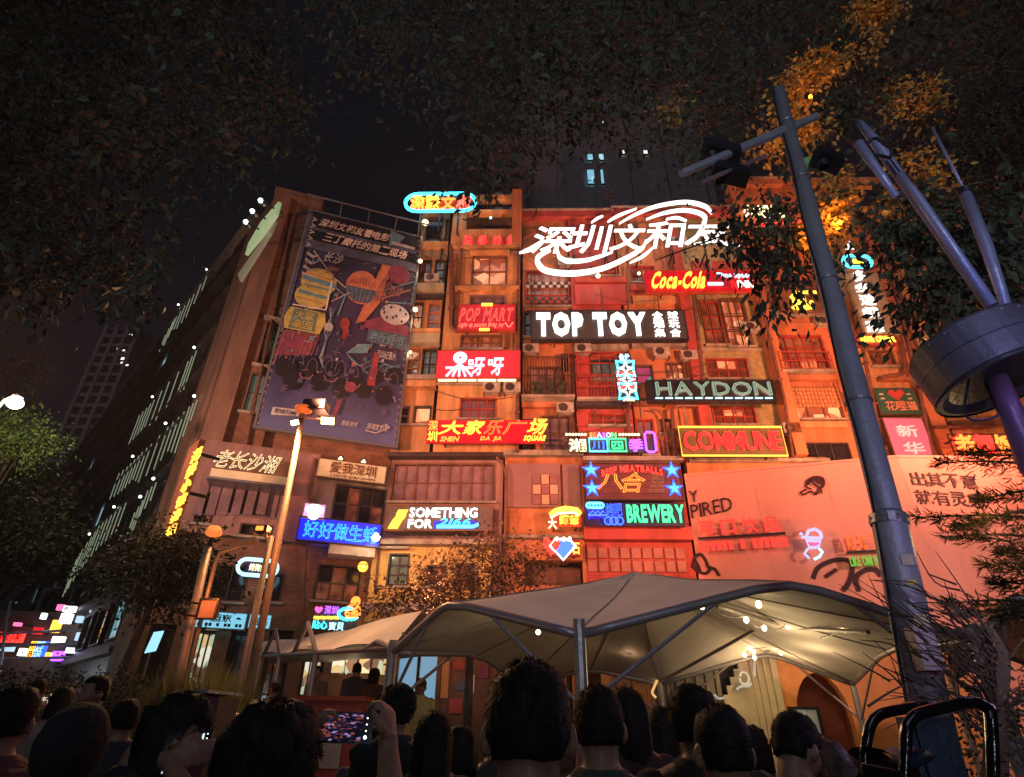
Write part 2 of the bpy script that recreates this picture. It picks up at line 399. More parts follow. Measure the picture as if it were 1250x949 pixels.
def column(F, B, u0, u1, vt, vb, d, m, items, vref=450, zt=None, zb=None):
    """one bay of the front: wall with real openings plus what hangs on it. Pixels are read on the bay's own plane."""
    a0 = F.px(u0, vref, d)[0]; a1 = F.px(u1, vref, d)[0]; um = (u0+u1)/2
    z1 = zt if zt is not None else F.px(um, vt, d)[1]; z0 = zb if zb is not None else F.px(um, vb, d)[1]
    holes = []
    for it in items:
        k = it[0]; r = F.rect(*it[1:5], d)
        if k == 'w':
            r = (max(r[0], a0+.02), r[1], min(r[2], a1-.02), r[3]); holes.append(r); window(F, B, r, d, **(it[5] if len(it) > 5 else {}))
        elif k == 'o':      # open loggia with a back wall
            holes.append(r); b = MB(); rbox(b, F, r, d-1.5, d-1.3); part('loggia_back', b, it[5] if len(it) > 5 else M_brn, B)
        elif k == 's': b = MB(); rbox(b, F, (max(r[0], a0-.1), r[1], min(r[2], a1+.1), r[3]), d+.003, d+it[5]); part('ledge', b, it[6] if len(it) > 6 else M_con, B)
        elif k == 'p': b = MB(); rbox(b, F, r, d+.002, d+it[5]); part('panel', b, it[6], B)
        elif k == 'r': railing(F, B, r, d, it[5], *(it[6:7]), **(it[7] if len(it) > 7 else {}))
        elif k == 't': tiles(F, B, r, d, *it[5:])
    wall(F, B, (a0, z0, a1, z1), d, holes, m)
    b = MB(); b.fbox(F, a0+.02, a1-.02, z0, z1-.02, d-2.2, d-1.9); part('inner_wall', b, M_brn, B)
    return a0, a1, z0, z1
def tiles(F, B, r, d, nx, ny, m1, m2, gap=.04, th=.05, checker=True):
    W = (r[2]-r[0])/nx; H = (r[3]-r[1])/ny
    for i in range(nx):
        for j in range(ny):
            pane(F, r[0]+W*i+gap/2, r[0]+W*(i+1)-gap/2, r[1]+H*j+gap/2, r[1]+H*(j+1)-gap/2, d, m1 if (not checker or (i+j) % 2) else m2, B, name='tile', th=th+.012*rnd.random())
def pipe(F, B, pts, d, r=.09, m=None, name='drain_pipe', coll=True):
    q = pxl(F, pts, d); P = []
    for i, p in enumerate(q):
        if 0 < i < len(q)-1:
            for s in (-1, 1):
                o = q[i+s]; L = math.hypot(o[0]-p[0], o[1]-p[1]); k = min(.25, L*.3)/max(L, .01); P.append((p[0]+(o[0]-p[0])*k, p[1]+(o[1]-p[1])*k)) 
        else: P.append(p)
    b = MB(); b.tube([F.P(a, z, d) for a, z in P], r, 8)
    if coll:
        for i in range(len(q)-1):
            L = math.hypot(q[i+1][0]-q[i][0], q[i+1][1]-q[i][1]); n = int(L/2.2)
            for k in range(n):
                t = (k+.5)/n; a = q[i][0]+(q[i+1][0]-q[i][0])*t; z = q[i][1]+(q[i+1][1]-q[i][1])*t; b.fbox(F, a-r*1.35, a+r*1.35, z-.05, z+.05, d-r*1.3, d+r*1.3)
    return part(name, b, m or M_pipe, B, smooth=False)

# ------------------------------------------------------------------ the main building
BL = thing('apartment_building', 'tall orange lit old apartment block stacked with balconies and covered in neon signs', 'building', (0, 26, 0))
RW = dict(fm=M_redf, pm=M_glassr); DW = dict(fm=M_dark, pm=M_glassd)
M_conp = mat('pale_parapet', (.34, .30, .20), streak=1, var=.3)
# bay A: narrow, stacked balconies next to the banner
column(FM, BL, 489, 533, 256, 552, 0, M_ter2, [
    ('w', 519, 266, 540, 300, dict(cols=1, rows=1, pm=M_glassd, fm=M_brn)), ('w', 543, 268, 553, 298, dict(cols=1, rows=2, pm=M_glassw, sill=False)),
    ('s', 511, 302, 554, 310, .5, M_ter2), ('s', 511, 311, 554, 315, .35), ('w', 510, 318, 526, 348, dict(cols=2, rows=2, pm=M_glassw, fm=M_dark)), ('w', 530, 318, 546, 350, dict(cols=1, rows=3, pm=M_glassg, fm=M_dark)),
    ('s', 507, 353, 551, 361, .55, M_conp), ('s', 505, 364, 551, 367, .35, M_dark), ('w', 503, 370, 516, 404, dict(cols=1, rows=2, fm=M_dark, pm=M_litw)), ('w', 521, 369, 543, 405, dict(cols=1, rows=3, fm=M_ter, pm=M_glassw)),
    ('s', 497, 408, 543, 412, .55, M_ter2), ('s', 497, 413, 542, 424, .5, M_conp), ('w', 495, 427, 512, 461, dict(cols=1, rows=3, fm=M_ter, pm=M_glassw, lits=((0, 2),))), ('w', 515, 427, 533, 462, dict(cols=2, rows=2, fm=M_dark, pm=M_glassg, bars=.16)),
    ('s', 491, 464, 535, 469, .55, M_con), ('s', 491, 470, 535, 477, .5, M_ter2), ('w', 484, 496, 500, 519, dict(cols=1, rows=2, fm=M_mauve, pm=M_glassd)), ('w', 505, 496, 526, 519, dict(cols=1, rows=1, fm=M_dark, pm=M_litw))])
# bay B
column(FM, BL, 537, 634, 238, 552, .55, M_ter2, [
    ('o', 567, 243, 626, 256, M_brn), ('o', 569, 259, 627, 280, M_brn), ('s', 553, 303, 636, 306, .3, M_ter2), ('s', 553, 308, 636, 310, .15, M_con),
    ('w', 576, 313, 619, 350, dict(cols=2, rows=2, fm=M_brn, pm=M_litw, hoodm=M_ter2)), ('s', 556, 353, 634, 357, .3, M_ter2), ('w', 573, 361, 617, 376, dict(cols=3, rows=1, fm=M_mauve, pm=M_mauve)),
    ('w', 562, 409, 612, 427, dict(cols=4, rows=2, fm=M_brn, pm=M_glassw)), ('w', 561, 486, 606, 512, dict(cols=4, rows=2, **RW)), ('s', 530, 468, 632, 471, .12, M_con)])
# bay C
column(FM, BL, 638, 700, 268, 560, 0, M_ter, [
    ('w', 642, 331, 698, 375, dict(cols=5, rows=3, fm=M_redf, pm=M_glassw, bars=.0)), ('t', 642, 345, 698, 352, 12, 2, M_dark, M_cl1, .02, .05), ('t', 642, 364, 698, 371, 12, 2, M_dark, M_redf, .02, .05),
    ('w', 640, 380, 656, 412, dict(cols=2, rows=2, **DW)), ('w', 646, 448, 690, 487, dict(cols=4, rows=2, fm=M_brn, pm=M_glassw, lits=((0, 1),))), ('s', 638, 418, 700, 421, .2, M_ter), ('s', 637, 493, 700, 500, .3, M_ter),
    ('r', 638, 446, 698, 491, .8, M_iron, dict(clutter=5, seed=4)), ('w', 636, 512, 654, 556, dict(cols=1, rows=2, **DW)), ('w', 660, 508, 697, 552, dict(cols=3, rows=2, fm=M_brn, pm=M_mauve))])
# bay D
column(FM, BL, 702, 766, 264, 560, .25, M_redt, [
    ('p', 702, 341, 764, 347, .2, M_redf), ('w', 718, 325, 758, 338, dict(cols=4, rows=2, **RW)), ('p', 702, 349, 764, 373, .12, M_redpan),
    ('w', 722, 440, 757, 464, dict(cols=3, rows=1, fm=M_dark, pm=M_glassg)), ('p', 706, 438, 720, 466, .05, M_redpan), ('r', 704, 466, 757, 491, .55, M_redf, dict(step=.16)),
    ('r', 704, 437, 757, 464, .55, M_redf, dict(step=.5, floor=False)), ('s', 700, 424, 770, 430, .3, M_con), ('s', 702, 494, 766, 500, .4, M_dark), ('w', 720, 505, 767, 520, dict(cols=3, rows=2, **RW)), ('p', 704, 503, 718, 521, .08, M_redpan)])
# bay E
column(FM, BL, 768, 845, 264, 560, .05, M_ter, [
    ('w', 770, 325, 800, 346, dict(cols=2, rows=2, **RW)), ('s', 768, 350, 846, 357, .25, M_redt), ('p', 772, 363, 838, 372, .12, M_ter2), ('w', 838, 384, 851, 418, dict(cols=1, rows=3, fm=M_redf, pm=M_glassw)),
    ('s', 770, 421, 846, 427, .35, M_con), ('w', 776, 446, 798, 469, dict(cols=1, rows=2, fm=M_brn, pm=M_litg)), ('w', 813, 443, 836, 464, dict(cols=3, rows=1, fm=M_brn, pm=M_litw)), ('s', 776, 492, 850, 496, .2, M_ter),
    ('w', 778, 512, 800, 556, dict(cols=2, rows=2, fm=M_redf, pm=M_mauve)), ('w', 806, 512, 822, 530, dict(cols=1, rows=1, **DW))])
# bay F: olive tiled
column(FM, BL, 853, 943, 262, 560, -.25, M_olive, [
    ('p', 846, 320, 922, 350, .1, M_redt), ('w', 858, 368, 882, 422, dict(cols=2, rows=3, fm=M_redf, pm=M_glassw, bars=.22)), ('w', 884, 366, 913, 424, dict(cols=3, rows=3, fm=M_brn, pm=M_litw, bars=.2)),
    ('s', 852, 428, 932, 430, .2, M_con), ('w', 863, 438, 914, 463, dict(cols=4, rows=2, lits=((1, 1), (2, 1)), **RW)), ('w', 870, 497, 923, 519, dict(cols=4, rows=2, lits=((1, 1), (2, 1)), **RW))], vref=450)
for a, dd in ((847, .3), (946, .35)):
    b = MB(); s0 = FM.px(a, 450, 0)[0]; b.fbox(FM, s0-.28, s0+.28, FM.px(800, 560)[1], FM.px(800, 262)[1]+(2 if a > 900 else 0), -.4, dd+.2); part('pilaster', b, M_redt if a < 900 else M_ter, BL)
# bay G
column(FM, BL, 950, 1026, 226, 590, .1, M_ter, [
    ('o', 912, 300, 975, 318, M_brn), ('p', 925, 345, 1003, 382, .15, M_brn), ('s', 925, 384, 1004, 388, .35, M_con), ('s', 934, 398, 1010, 402, .25, M_ter),
    ('w', 950, 410, 1008, 452, dict(cols=5, rows=3, fm=M_redf, pm=M_glassw, lits=((1, 2), (0, 0), (2, 0), (3, 0)))), ('r', 948, 436, 1010, 457, .5, M_redf, dict(step=.2)), ('s', 948, 461, 1020, 467, .3, M_ter),
    ('w', 962, 473, 1026, 512, dict(cols=3, rows=2, fm=M_brn, pm=M_litw)), ('t', 963, 474, 1026, 498, 14, 5, M_wov, M_ter2, .03, .06), ('s', 962, 517, 1032, 524, .2, M_ter2), ('w', 972, 541, 1040, 575, dict(cols=3, rows=1, **DW))])
# bay H
column(FM, BL, 1030, 1044, 226, 600, .4, M_ter, [])
column(FM, BL, 1047, 1108, 226, 600, -.1, M_ter2, [
    ('w', 1062, 428, 1092, 448, dict(cols=2, rows=1, fm=M_brn, pm=M_glassw)), ('s', 1060, 420, 1100, 424, .25, M_ter), ('s', 1070, 463, 1120, 467, .2, M_ter)])
column(FM, BL, 1111, 1128, 240, 600, .35, M_ter, [])
column(FM, BL, 1131, 1400, 250, 600, -.05, M_ter2, [
    ('w', 1085, 352, 1105, 386, dict(cols=1, rows=1, fm=M_con, pm=M_cl1)), ('s', 1095, 388, 1200, 391, .3, M_brn), ('w', 1108, 410, 1140, 440, dict(cols=3, rows=1, fm=M_conp, pm=M_litw)), ('w', 1160, 300, 1205, 350, dict(cols=3, rows=2, **DW)),
    ('s', 1140, 517, 1230, 522, .35, M_brn), ('s', 1140, 500, 1290, 503, .15, M_con), ('w', 1158, 455, 1200, 495, dict(cols=3, rows=2, fm=M_brn, pm=M_glassw)), ('w', 1150, 560, 1200, 590, dict(cols=3, rows=2, **DW))])
# lower storeys, left to right
column(FM, BL, 475, 614, 552, 740, .15, M_mauver, [
    ('w', 478, 566, 604, 613, dict(cols=9, rows=2, fm=M_brn, pm=M_mauve, bars=.0)), ('s', 470, 557, 615, 562, .5, M_dark)], vref=590)
column(FM, BL, 616, 711, 552, 740, .3, M_ter, [
    ('s', 608, 553, 716, 559, .35, M_con), ('p', 619, 568, 684, 621, .2, M_bill), ('p', 687, 568, 708, 621, .12, M_bill), ('t', 650, 582, 681, 619, 3, 3, M_tilea, M_tileb, .05, .3, True),
    ('s', 614, 655, 714, 659, .3, M_con), ('o', 640, 684, 712, 715, M_brn)], vref=590)
column(FM, BL, 713, 838, 560, 740, .45, M_redt, [
    ('s', 711, 646, 842, 662, .45, M_redpan), ('t', 716, 668, 838, 700, 9, 2, M_tilec, M_tilec, .1, .08, False), ('s', 711, 560, 840, 565, .3, M_con)], vref=620)
column(FM, BL, 843, 1020, 558, 740, .0, M_ter, [('s', 840, 562, 1010, 566, .3, M_con)], vref=600)
column(FM, BL, 1040, 1400, 590, 740, .0, M_ter, [], vref=600)
# ground floor of the front: arcade piers, shop glass
g0, g1 = FM.px(440, 790)[0], FM.px(1250, 790)[0]
zt = FM.px(640, 740)[1]
b = MB(); b.fbox(FM, g0, g1, zt-.35, zt, -.4, .6); part('arcade_beam', b, M_con, BL)
n = 9
for i in range(n+1):
    b = MB(); a = g0+(g1-g0)*i/n; b.fbox(FM, a-.3, a+.3, 0, zt-.35, -.3, .4); part('arcade_pier', b, M_ter2, BL)
for i in range(n):
    a = g0+(g1-g0)*i/n+.3; a1 = g0+(g1-g0)*(i+1)/n-.3
    window(FM, BL, (a+.05, .5, a1-.05, zt-.6), -.9, cols=3, rows=3, fm=M_dark, pm=(M_shop if i in (0, 4) else M_glassw), sill=False)
    b = MB(); b.fbox(FM, a, a1, 0, .5, -1.2, -.8); part('shopfront_base', b, M_brn, BL); b = MB(); b.fbox(FM, a, a1, zt-.6, zt-.4, -1.2, -.8); part('shopfront_head', b, M_brn, BL)
# pipes
pipe(FM, BL, [(551, 300), (551, 404), (619, 404), (619, 425)], .75, .13)
pipe(FM, BL, [(634, 250), (632, 460), (631, 552)], .75, .09); pipe(FM, BL, [(564, 300), (558, 392)], .72, .07)
pipe(FM, BL, [(702, 270), (700, 555)], .1, .07); pipe(FM, BL, [(766, 268), (768, 556)], .4, .07); pipe(FM, BL, [(897, 240), (910, 300)], .3, .08)
pipe(FM, BL, [(845, 350), (858, 460), (856, 495), (820, 495), (824, 558)], .5, .1); pipe(FM, BL, [(924, 348), (958, 490), (968, 558)], .6, .08)
pipe(FM, BL, [(1025, 300), (1052, 420), (1072, 520), (1082, 585)], .6, .09); pipe(FM, BL, [(1098, 408), (1106, 452), (1100, 458), (1082, 459), (1076, 462)], .3, .11); pipe(FM, BL, [(1060, 506), (1068, 510), (1085, 590)], .7, .13)
pipe(FM, BL, [(1080, 300), (1112, 430), (1146, 590)], .5, .09); pipe(FM, BL, [(606, 558), (618, 575), (616, 690)], .7, .06); pipe(FM, BL, [(1140, 522), (1215, 520)], .4, .09)
pipe(FM, BL, [(793, 500), (808, 502), (816, 560)], .4, .06)
# roof parapets and roof clutter
def parapet(F, ua, ub, v, d, m, h=.5, vref=450, dz=0):
    a0, a1 = F.px(ua, vref, d)[0], F.px(ub, vref, d)[0]; z = F.px((ua+ub)/2, v, d)[1]+dz
    b = MB(); b.fbox(F, a0-.05, a1+.05, z, z+h, d-.3, d+.12); part('parapet', b, m, BL)
    b = MB(); b.fbox(F, a0-.12, a1+.12, z+h, z+h+.1, d-.4, d+.22); part('coping', b, M_con, BL)
parapet(FM, 489, 533, 256, 0, M_ter2); parapet(FM, 638, 766, 266, .3, M_redt); parapet(FM, 768, 945, 262, .2, M_redt); parapet(FM, 950, 1044, 226, .3, M_ter); parapet(FM, 1047, 1400, 226, .0, M_ter2)
b = MB(); a0, z0, a1, z1 = FM.rect(625, 238, 637, 300, .7); b.fbox(FM, a0, a1, z0, z1+.3, .4, .9); part('roof_pillar', b, M_ter, BL)
b = MB(); b.fbox(FM, -30+30-8, 30+24, 18, 18.3, -12, -2.3); 
b.v.clear(); b.f.clear(); b.m.clear()
sA, sB = FM.px(500, 415)[0], FM.L
b.fbox(FM, sA, sB-8, 0, FM.px(700, 280)[1]-.6, -14, -2.3); part('building_core', b, M_brn, BL)
for k in range(6):
    b = MB(); a = FM.px(655+rnd.random()*240, 262)[0]; z = FM.px(700, 266)[1]+.5; b.fbox(FM, a, a+.9+rnd.random(), z, z+.7+rnd.random()*.8, -1.8, -.8); part('roof_box', b, M_con, BL)
for u in (604, 745, 890):
    b = MB(); a, z = FM.px(u, 262, -.6); b.tube([FM.P(a, z-.2, -.6), FM.P(a, z+2.6, -.6)], .03, 5)
    for q in range(4): b.tube([FM.P(a-.5+.05*q, z+1.4+.3*q, -.6), FM.P(a+.5-.05*q, z+1.4+.3*q, -.6)], .012, 4)
    part('roof_aerial', b, M_iron, BL)

# ------------------------------------------------------------------ the angled corner front
zc = FB.px(300, 245)[1]
Lb = FB.L
BZ = FB.px(420, 268)[1]
def bside(items, a0, a1, z0, z1, d, m): 
    holes = []
    for it in items:
        if it[0] == 'w': r = FB.rect(*it[1:5], d); r = (max(r[0], a0+.05), max(r[1], z0+.05), min(r[2], a1-.05), r[3]); holes.append(r); window(FB, BL, r, d, **(it[5] if len(it) > 5 else {}))
        if it[0] == 's': b = MB(); r = FB.rect(*it[1:5], d); rbox(b, FB, r, d+.003, d+it[5]); part('ledge', b, it[6], BL)
        if it[0] == 'p': b = MB(); r = FB.rect(*it[1:5], d); rbox(b, FB, r, d+.003, d+it[5]); part('panel', b, it[6], BL)
    wall(FB, BL, (a0, z0, a1, z1), d, holes, m)
    b = MB(); b.fbox(FB, a0, a1, z0, z1-.02, d-2, d-1.8); part('inner_wall', b, M_brn, BL)
za = FB.px(400, 560)[1]; zz = FB.px(400, 668)[1]
ztop = FB.px(345, 243)[1]
apil = FB.px(355, 400)[0]
bside([('w', 318, 392, 338, 448, dict(cols=2, rows=3, fm=M_brn, pm=M_glassd, sill=True)), ('w', 300, 455, 322, 505, dict(cols=2, rows=2, fm=M_brn, pm=M_glassg)), ('s', 322, 390, 345, 393, .3, M_con)], 0, apil, za, ztop, .0, M_brk)
bside([], apil, Lb, za, BZ-.3, -.4, M_brk)
b = MB(); b.fbox(FB, 0, .9, za, ztop+.3, .0, .35); part('pilaster', b, M_corn, BL)
b = MB(); b.fbox(FB, -.05, apil+.1, ztop, ztop+.45, -.5, .4); part('parapet', b, M_corn, BL)
amid = FB.px(380, 620)[0]
bside([('w', 406, 594, 470, 640, dict(cols=4, rows=2, fm=M_dark, pm=M_glassd))], amid, Lb, zz, za, -.1, M_con)
bside([('w', 268, 590, 350, 632, dict(cols=8, rows=1, fm=M_mauve, pm=M_mauve, sill=False)), ('w', 240, 600, 262, 640, dict(cols=2, rows=1, fm=M_dark, pm=M_glassd)), ('w', 290, 640, 330, 672, dict(cols=3, rows=1, fm=M_dark, pm=M_glassd))], 0, amid, zz, za, .35, M_mauver)
bside([('w', 385, 690, 440, 735, dict(cols=3, rows=2, fm=M_dark, pm=M_glassd)), ('w', 318, 700, 345, 735, dict(cols=1, rows=1, fm=M_dark, pm=M_glassd)), ('w', 260, 690, 300, 735, dict(cols=2, rows=1, fm=M_dark, pm=M_glassd))], 0, Lb, FB.px(350, 770)[1], zz, 0, M_brk)
zq = FB.px(350, 770)[1]
for i in range(7):
    b = MB(); a = Lb*i/6; b.fbox(FB, a-.25, a+.25, 0, zq, -.3, .3); part('arcade_pier', b, M_brk, BL)
for i in range(6): window(FB, BL, (Lb*i/6+.3, .3, Lb*(i+1)/6-.3, zq-.1), -.6, cols=3, rows=2, fm=M_dark, pm=(M_shop if i in (1, 4, 5) else M_glassd), sill=False)
b = MB(); b.fbox(FB, .1, Lb-.1, 0, BZ-.8, -9, -2.05); part('building_core', b, M_brn, BL)
# yellow lit corner wall by the side door, and its window
column(FM, BL, 452, 600, 661, 760, .5, M_yel, [('w', 473, 676, 499, 716, dict(cols=2, rows=3, fm=M_dark, pm=M_glassg, sill=True)), ('w', 520, 690, 545, 716, dict(cols=2, rows=2, **DW)), ('w', 556, 688, 580, 716, dict(cols=2, rows=2, **DW)), ('s', 452, 662, 606, 668, .5, M_con), ('p', 463, 669, 501, 672, .3, M_con)], vref=700)
pipe(FM, BL, [(463, 672), (461, 690), (458, 720)], .6, .06); pipe(FB, BL, [(358, 262), (330, 400), (300, 545)], .15, .07); pipe(FB, BL, [(384, 560), (376, 660), (372, 760)], .5, .08)
b = MB(); r = FB.rect(400, 668, 455, 684, 0); rbox(b, FB, r, .01, .9); part('awning', b, M_cl1, BL)
for k in range(6):
    b = MB(); r = FB.rect(246+k*15, 588, 257+k*15, 590, .4); b.fbox(FB, r[0], r[2], r[1]-1.4, r[1], .36, .42); part('shutter_slat', b, M_mauve, BL)

ACL = '''at the right end of the second small parapet beside the banner|between the narrow bay and the red box sign|above the plant filled balcony|at the right end of the iron plant balcony|above the red balcony|above the pale lit window right of the star sign|over the green lettered HAYDON sign|beside the tall lit window of the olive bay|above the window left of the pole's upper half|beside the dark window right of the COMMUNE sign|just left of the dark green rounded sign|just right of the dark green rounded sign|under the right end of the red box sign|under the middle of the red box sign|over the red drink sign|under the lower white swooshes'''.split('|')
# air conditioners, cables and small clutter on the front
AC = None
for i, (u, v, d_) in enumerate(((527, 345, .35), (545, 455, .35), (648, 432, .4), (690, 505, .5), (712, 432, .5), (808, 436, .4), (842, 440, .4), (918, 405, .1), (1006, 398, .5), (967, 530, .4), (1048, 470, .3), (1128, 470, .3), (625, 480, .9), (600, 480, .9), (830, 300, .4), (690, 325, .3))):
    a, z = FM.px(u, v, d_); 
    if AC is None:
        AC = thing('air_conditioner', 'grey air conditioner '+ACL[i], 'air conditioner', FM.P(a, z, d_), 'air conditioners on the front'); o_ = FM.P(a, z, d_)
        b = MB(); b.box(o_.x-.42, o_.x+.42, o_.y-.15, o_.y+.2, o_.z, o_.z+.55); part('casing', b, mat('weathered_casing', (.34, .30, .26), rough=.6, var=.35, scale=4), AC)
        b = MB(); b.lathe(o_+Vector((-.1, -.155, .28)), [(0, 0), (.22, 0), (.23, -.02), (.22, -.03), (.18, -.01), (.05, -.02), (0, -.03)], 14, axis=(0, 1, 0)); part('fan_grille', b, M_dark, AC)
        b = MB(); b.box(o_.x-.4, o_.x-.36, o_.y-.12, o_.y+.35, o_.z-.06, o_.z); part('bracket', b, M_iron, AC); b = MB(); b.box(o_.x+.36, o_.x+.4, o_.y-.12, o_.y+.35, o_.z-.06, o_.z); part('bracket', b, M_iron, AC)
    else:
        q = AC.copy(); C.objects.link(q); q.location = FM.P(a, z, d_); q['label'] = 'grey air conditioner '+ACL[i]
        for ch in AC.children: c_ = ch.copy(); C.objects.link(c_); c_.parent = q
rc = random.Random(12); b = MB()
for k in range(26):
    u = rc.uniform(500, 1100); v = rc.uniform(290, 540); L_ = rc.uniform(20, 110); p0, p1 = FM.px(u, v, .7), FM.px(u+L_, v+rc.uniform(-14, 14), .7); sg = rc.uniform(.15, .6)
    b.tube([FM.P(p0[0]+(p1[0]-p0[0])*s/8, p0[1]+(p1[1]-p0[1])*s/8-sg*math.sin(math.pi*s/8), .7) for s in range(9)], .018, 4)
part('cables', b, M_blkc, BL, kind='stuff')
for k in range(30):
    u = rc.uniform(505, 1110); v = rc.uniform(300, 545); p0 = FM.px(u, v, .5); h = rc.uniform(.8, 3.2); b = MB(); b.tube([FM.P(p0[0], p0[1], .42), FM.P(p0[0], p0[1]+h, .42)], rc.choice([.03, .045]), 6); part('conduit', b, rc.choice([M_pipe, M_iron, M_con]), BL)
# ------------------------------------------------------------------ neon and lamp colours
N_wh = glow('white_neon', (1, .97, .90), 1.9); N_whs = glow('soft_white_neon', (.9, .95, 1), 3)
N_red = glow('red_neon', (1, .03, .02), 3.0); N_red2 = glow('deep_red_neon', (.9, .01, .02), 1.1); N_or = glow('orange_neon', (1, .22, .03), 3); N_pk = glow('pink_red_neon', (1, .16, .10), 2.2)
N_yel = glow('yellow_neon', (1, .62, .05), 3); N_am = glow('amber_neon', (1, .42, .04), 3); N_cy = glow('cyan_neon', (.05, .75, 1), 3.5); N_cyw = glow('pale_cyan_neon', (.40, .80, 1), 1.9)
N_blu = glow('blue_neon', (.02, .12, 1), 3); N_gr = glow('green_neon', (.02, .85, .28), 2.2); N_pur = glow('violet_neon', (.35, .08, 1), 3); N_cre = glow('cream_neon', (1, .85, .45), 2.4)
B_blu = glow('blue_lit_board', (0, .01, .85), 1.6); B_red = glow('red_lit_board', (.85, .005, .02), .95); B_redd = glow('dim_red_board', (.65, .01, .03), .35)
M_cokr = mat('red_enamel', (.40, .012, .02), rough=.3, emit=(.7, 0, .03), es=.22); M_cream = mat('cream_board', (.62, .54, .36), rough=.5, var=.12, emit=(1, .8, .45), es=.06)
M_blk = mat('black_lacquer', (.02, .02, .025), rough=.3); M_grn = mat('dark_green_board', (.03, .11, .075), rough=.4, var=.2); M_pink = mat('mauve_pink_board', (.50, .18, .33), rough=.4, var=.1, emit=(.9, .3, .6), es=.10)
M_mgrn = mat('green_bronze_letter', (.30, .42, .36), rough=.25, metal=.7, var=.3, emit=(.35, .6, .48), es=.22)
M_navy = mat('dark_blue_board', (.02, .02, .09), rough=.4)
F = FM
# big white sign with the swooshes
t, r = sign(F, 'huge glowing white characters ringed by sweeping swooshes at the roof edge', (640, 250, 900, 333), 1.6, None, brackets=False)
for ch, (u0, v0, u1, v1) in zip('深圳文和友', [(652, 277, 703, 309), (697, 275, 747, 309), (748, 274, 789, 306), (789, 271, 838, 303), (838, 270, 897, 300)]):
    text(F, ch, F.rect(u0, v0, u1, v1, 1.6), 1.6, N_wh, t, bold=.02, depth=.08, slant=.25, cell=True, name='character')
def swoosh(pts, ws, name='swoosh', d=1.6, m=N_wh, t=t, th=.16, k=.25):
    q = smoothline([(*F.px(u, v, d), w_) for (u, v), w_ in zip(pts, ws)], 7); L = []; Rr = []
    for i, p in enumerate(q):
        a = q[min(i+1, len(q)-1)]; c = q[max(i-1, 0)]; dx, dz = a[0]-c[0], a[1]-c[1]; n_ = math.hypot(dx, dz) or 1; h = max(p[2]*k, .01)
        L.append((p[0]-dz/n_*h, p[1]+dx/n_*h)); Rr.append((p[0]+dz/n_*h, p[1]-dx/n_*h))
    b = MB()
    for i in range(len(q)-1): b.prism(F, [L[i], L[i+1], Rr[i+1], Rr[i]], d-th/2, d+th/2)
    return part(name, b, m, t)
swoosh([(756, 273), (776, 262), (802, 252), (836, 247), (860, 252), (869, 261)], [.05, .25, .35, .40, .45, .12])
swoosh([(789, 268), (812, 260), (836, 257), (855, 261), (861, 268), (856, 276)], [.05, .3, .4, .45, .4, .12])
swoosh([(813, 268), (826, 266), (838, 270)], [.05, .22, .1])
swoosh([(672, 306), (658, 313), (657, 322), (668, 331), (700, 334), (735, 328), (765, 315), (784, 303), (788, 294)], [.15, .45, .55, .6, .6, .5, .42, .35, .1])
swoosh([(681, 306), (683, 314), (694, 319), (715, 318), (733, 313), (748, 308)], [.15, .4, .45, .36, .25, .05])
swoosh([(634, 309), (648, 304), (664, 294)], [.05, .45, .3]); swoosh([(769, 321), (785, 313), (800, 300)], [.05, .25, .1])
swoosh([(722, 272), (729, 267), (736, 264)], [.05, .2, .06]); swoosh([(742, 271), (756, 263), (777, 255)], [.1, .25, .05]); swoosh([(875, 296), (888, 298), (903, 300)], [.5, .3, .03])
b = MB(); b2 = MB()
for u in (660, 700, 740, 780, 820, 860):
    a, z = F.px(u, 300, 1.4); b.fbox(F, a-.04, a+.04, z-1.3, z+1.6, 1.32, 1.4); b.fbox(F, a-.04, a+.04, z-.5, z-.42, .1, 1.32)
part('support_frame', b, M_steeld, t)
# cyan oval on the roof
t, r = sign(F, 'long cyan neon oval around red and yellow characters on the roof', (495, 237, 580, 258), 1.2, None, brackets=False)
def oval(F, r, d, m, t, rad=.07, name='neon_tube'):
    a0, z0, a1, z1 = r; h = (z1-z0)/2; zc = (z0+z1)/2; P = [(a0+h-math.sin(math.pi*k/8)*h*1.0, zc+math.cos(math.pi*k/8)*h) for k in range(9)]+[(a1-h+math.sin(math.pi*k/8)*h, zc-math.cos(math.pi*k/8)*h) for k in range(9)]
    b = MB(); neon(b, F, P, d, rad, True); part(name, b, m, t)
oval(F, r, 1.22, N_cy, t, .11); b = MB(); rbox(b, F, inset(r, .35, .12), 1.0, 1.1); part('board', b, M_redpan, t)
q = F.rect(501, 239, 575, 256, 1.25); text(F, '深蛰文和', q, 1.25, [N_or, N_yel, N_or, N_pk], t, bold=.05, cell=True, name='character'); text(F, '深蛰', sub(q, .0, .05, .5, .95), 1.36, N_yel, t, bold=.016, style='tube', cell=True, name='neon_tube')
b = MB()
for a in (r[0]+1, (r[0]+r[2])/2, r[2]-1): b.fbox(F, a-.05, a+.05, r[1]-1.4, r[3], .85, .95); b.fbox(F, a-.05, a+.05, r[1]-1.4, r[1]-1.3, 0, .9)
part('support_frame', b, M_steeld, t)
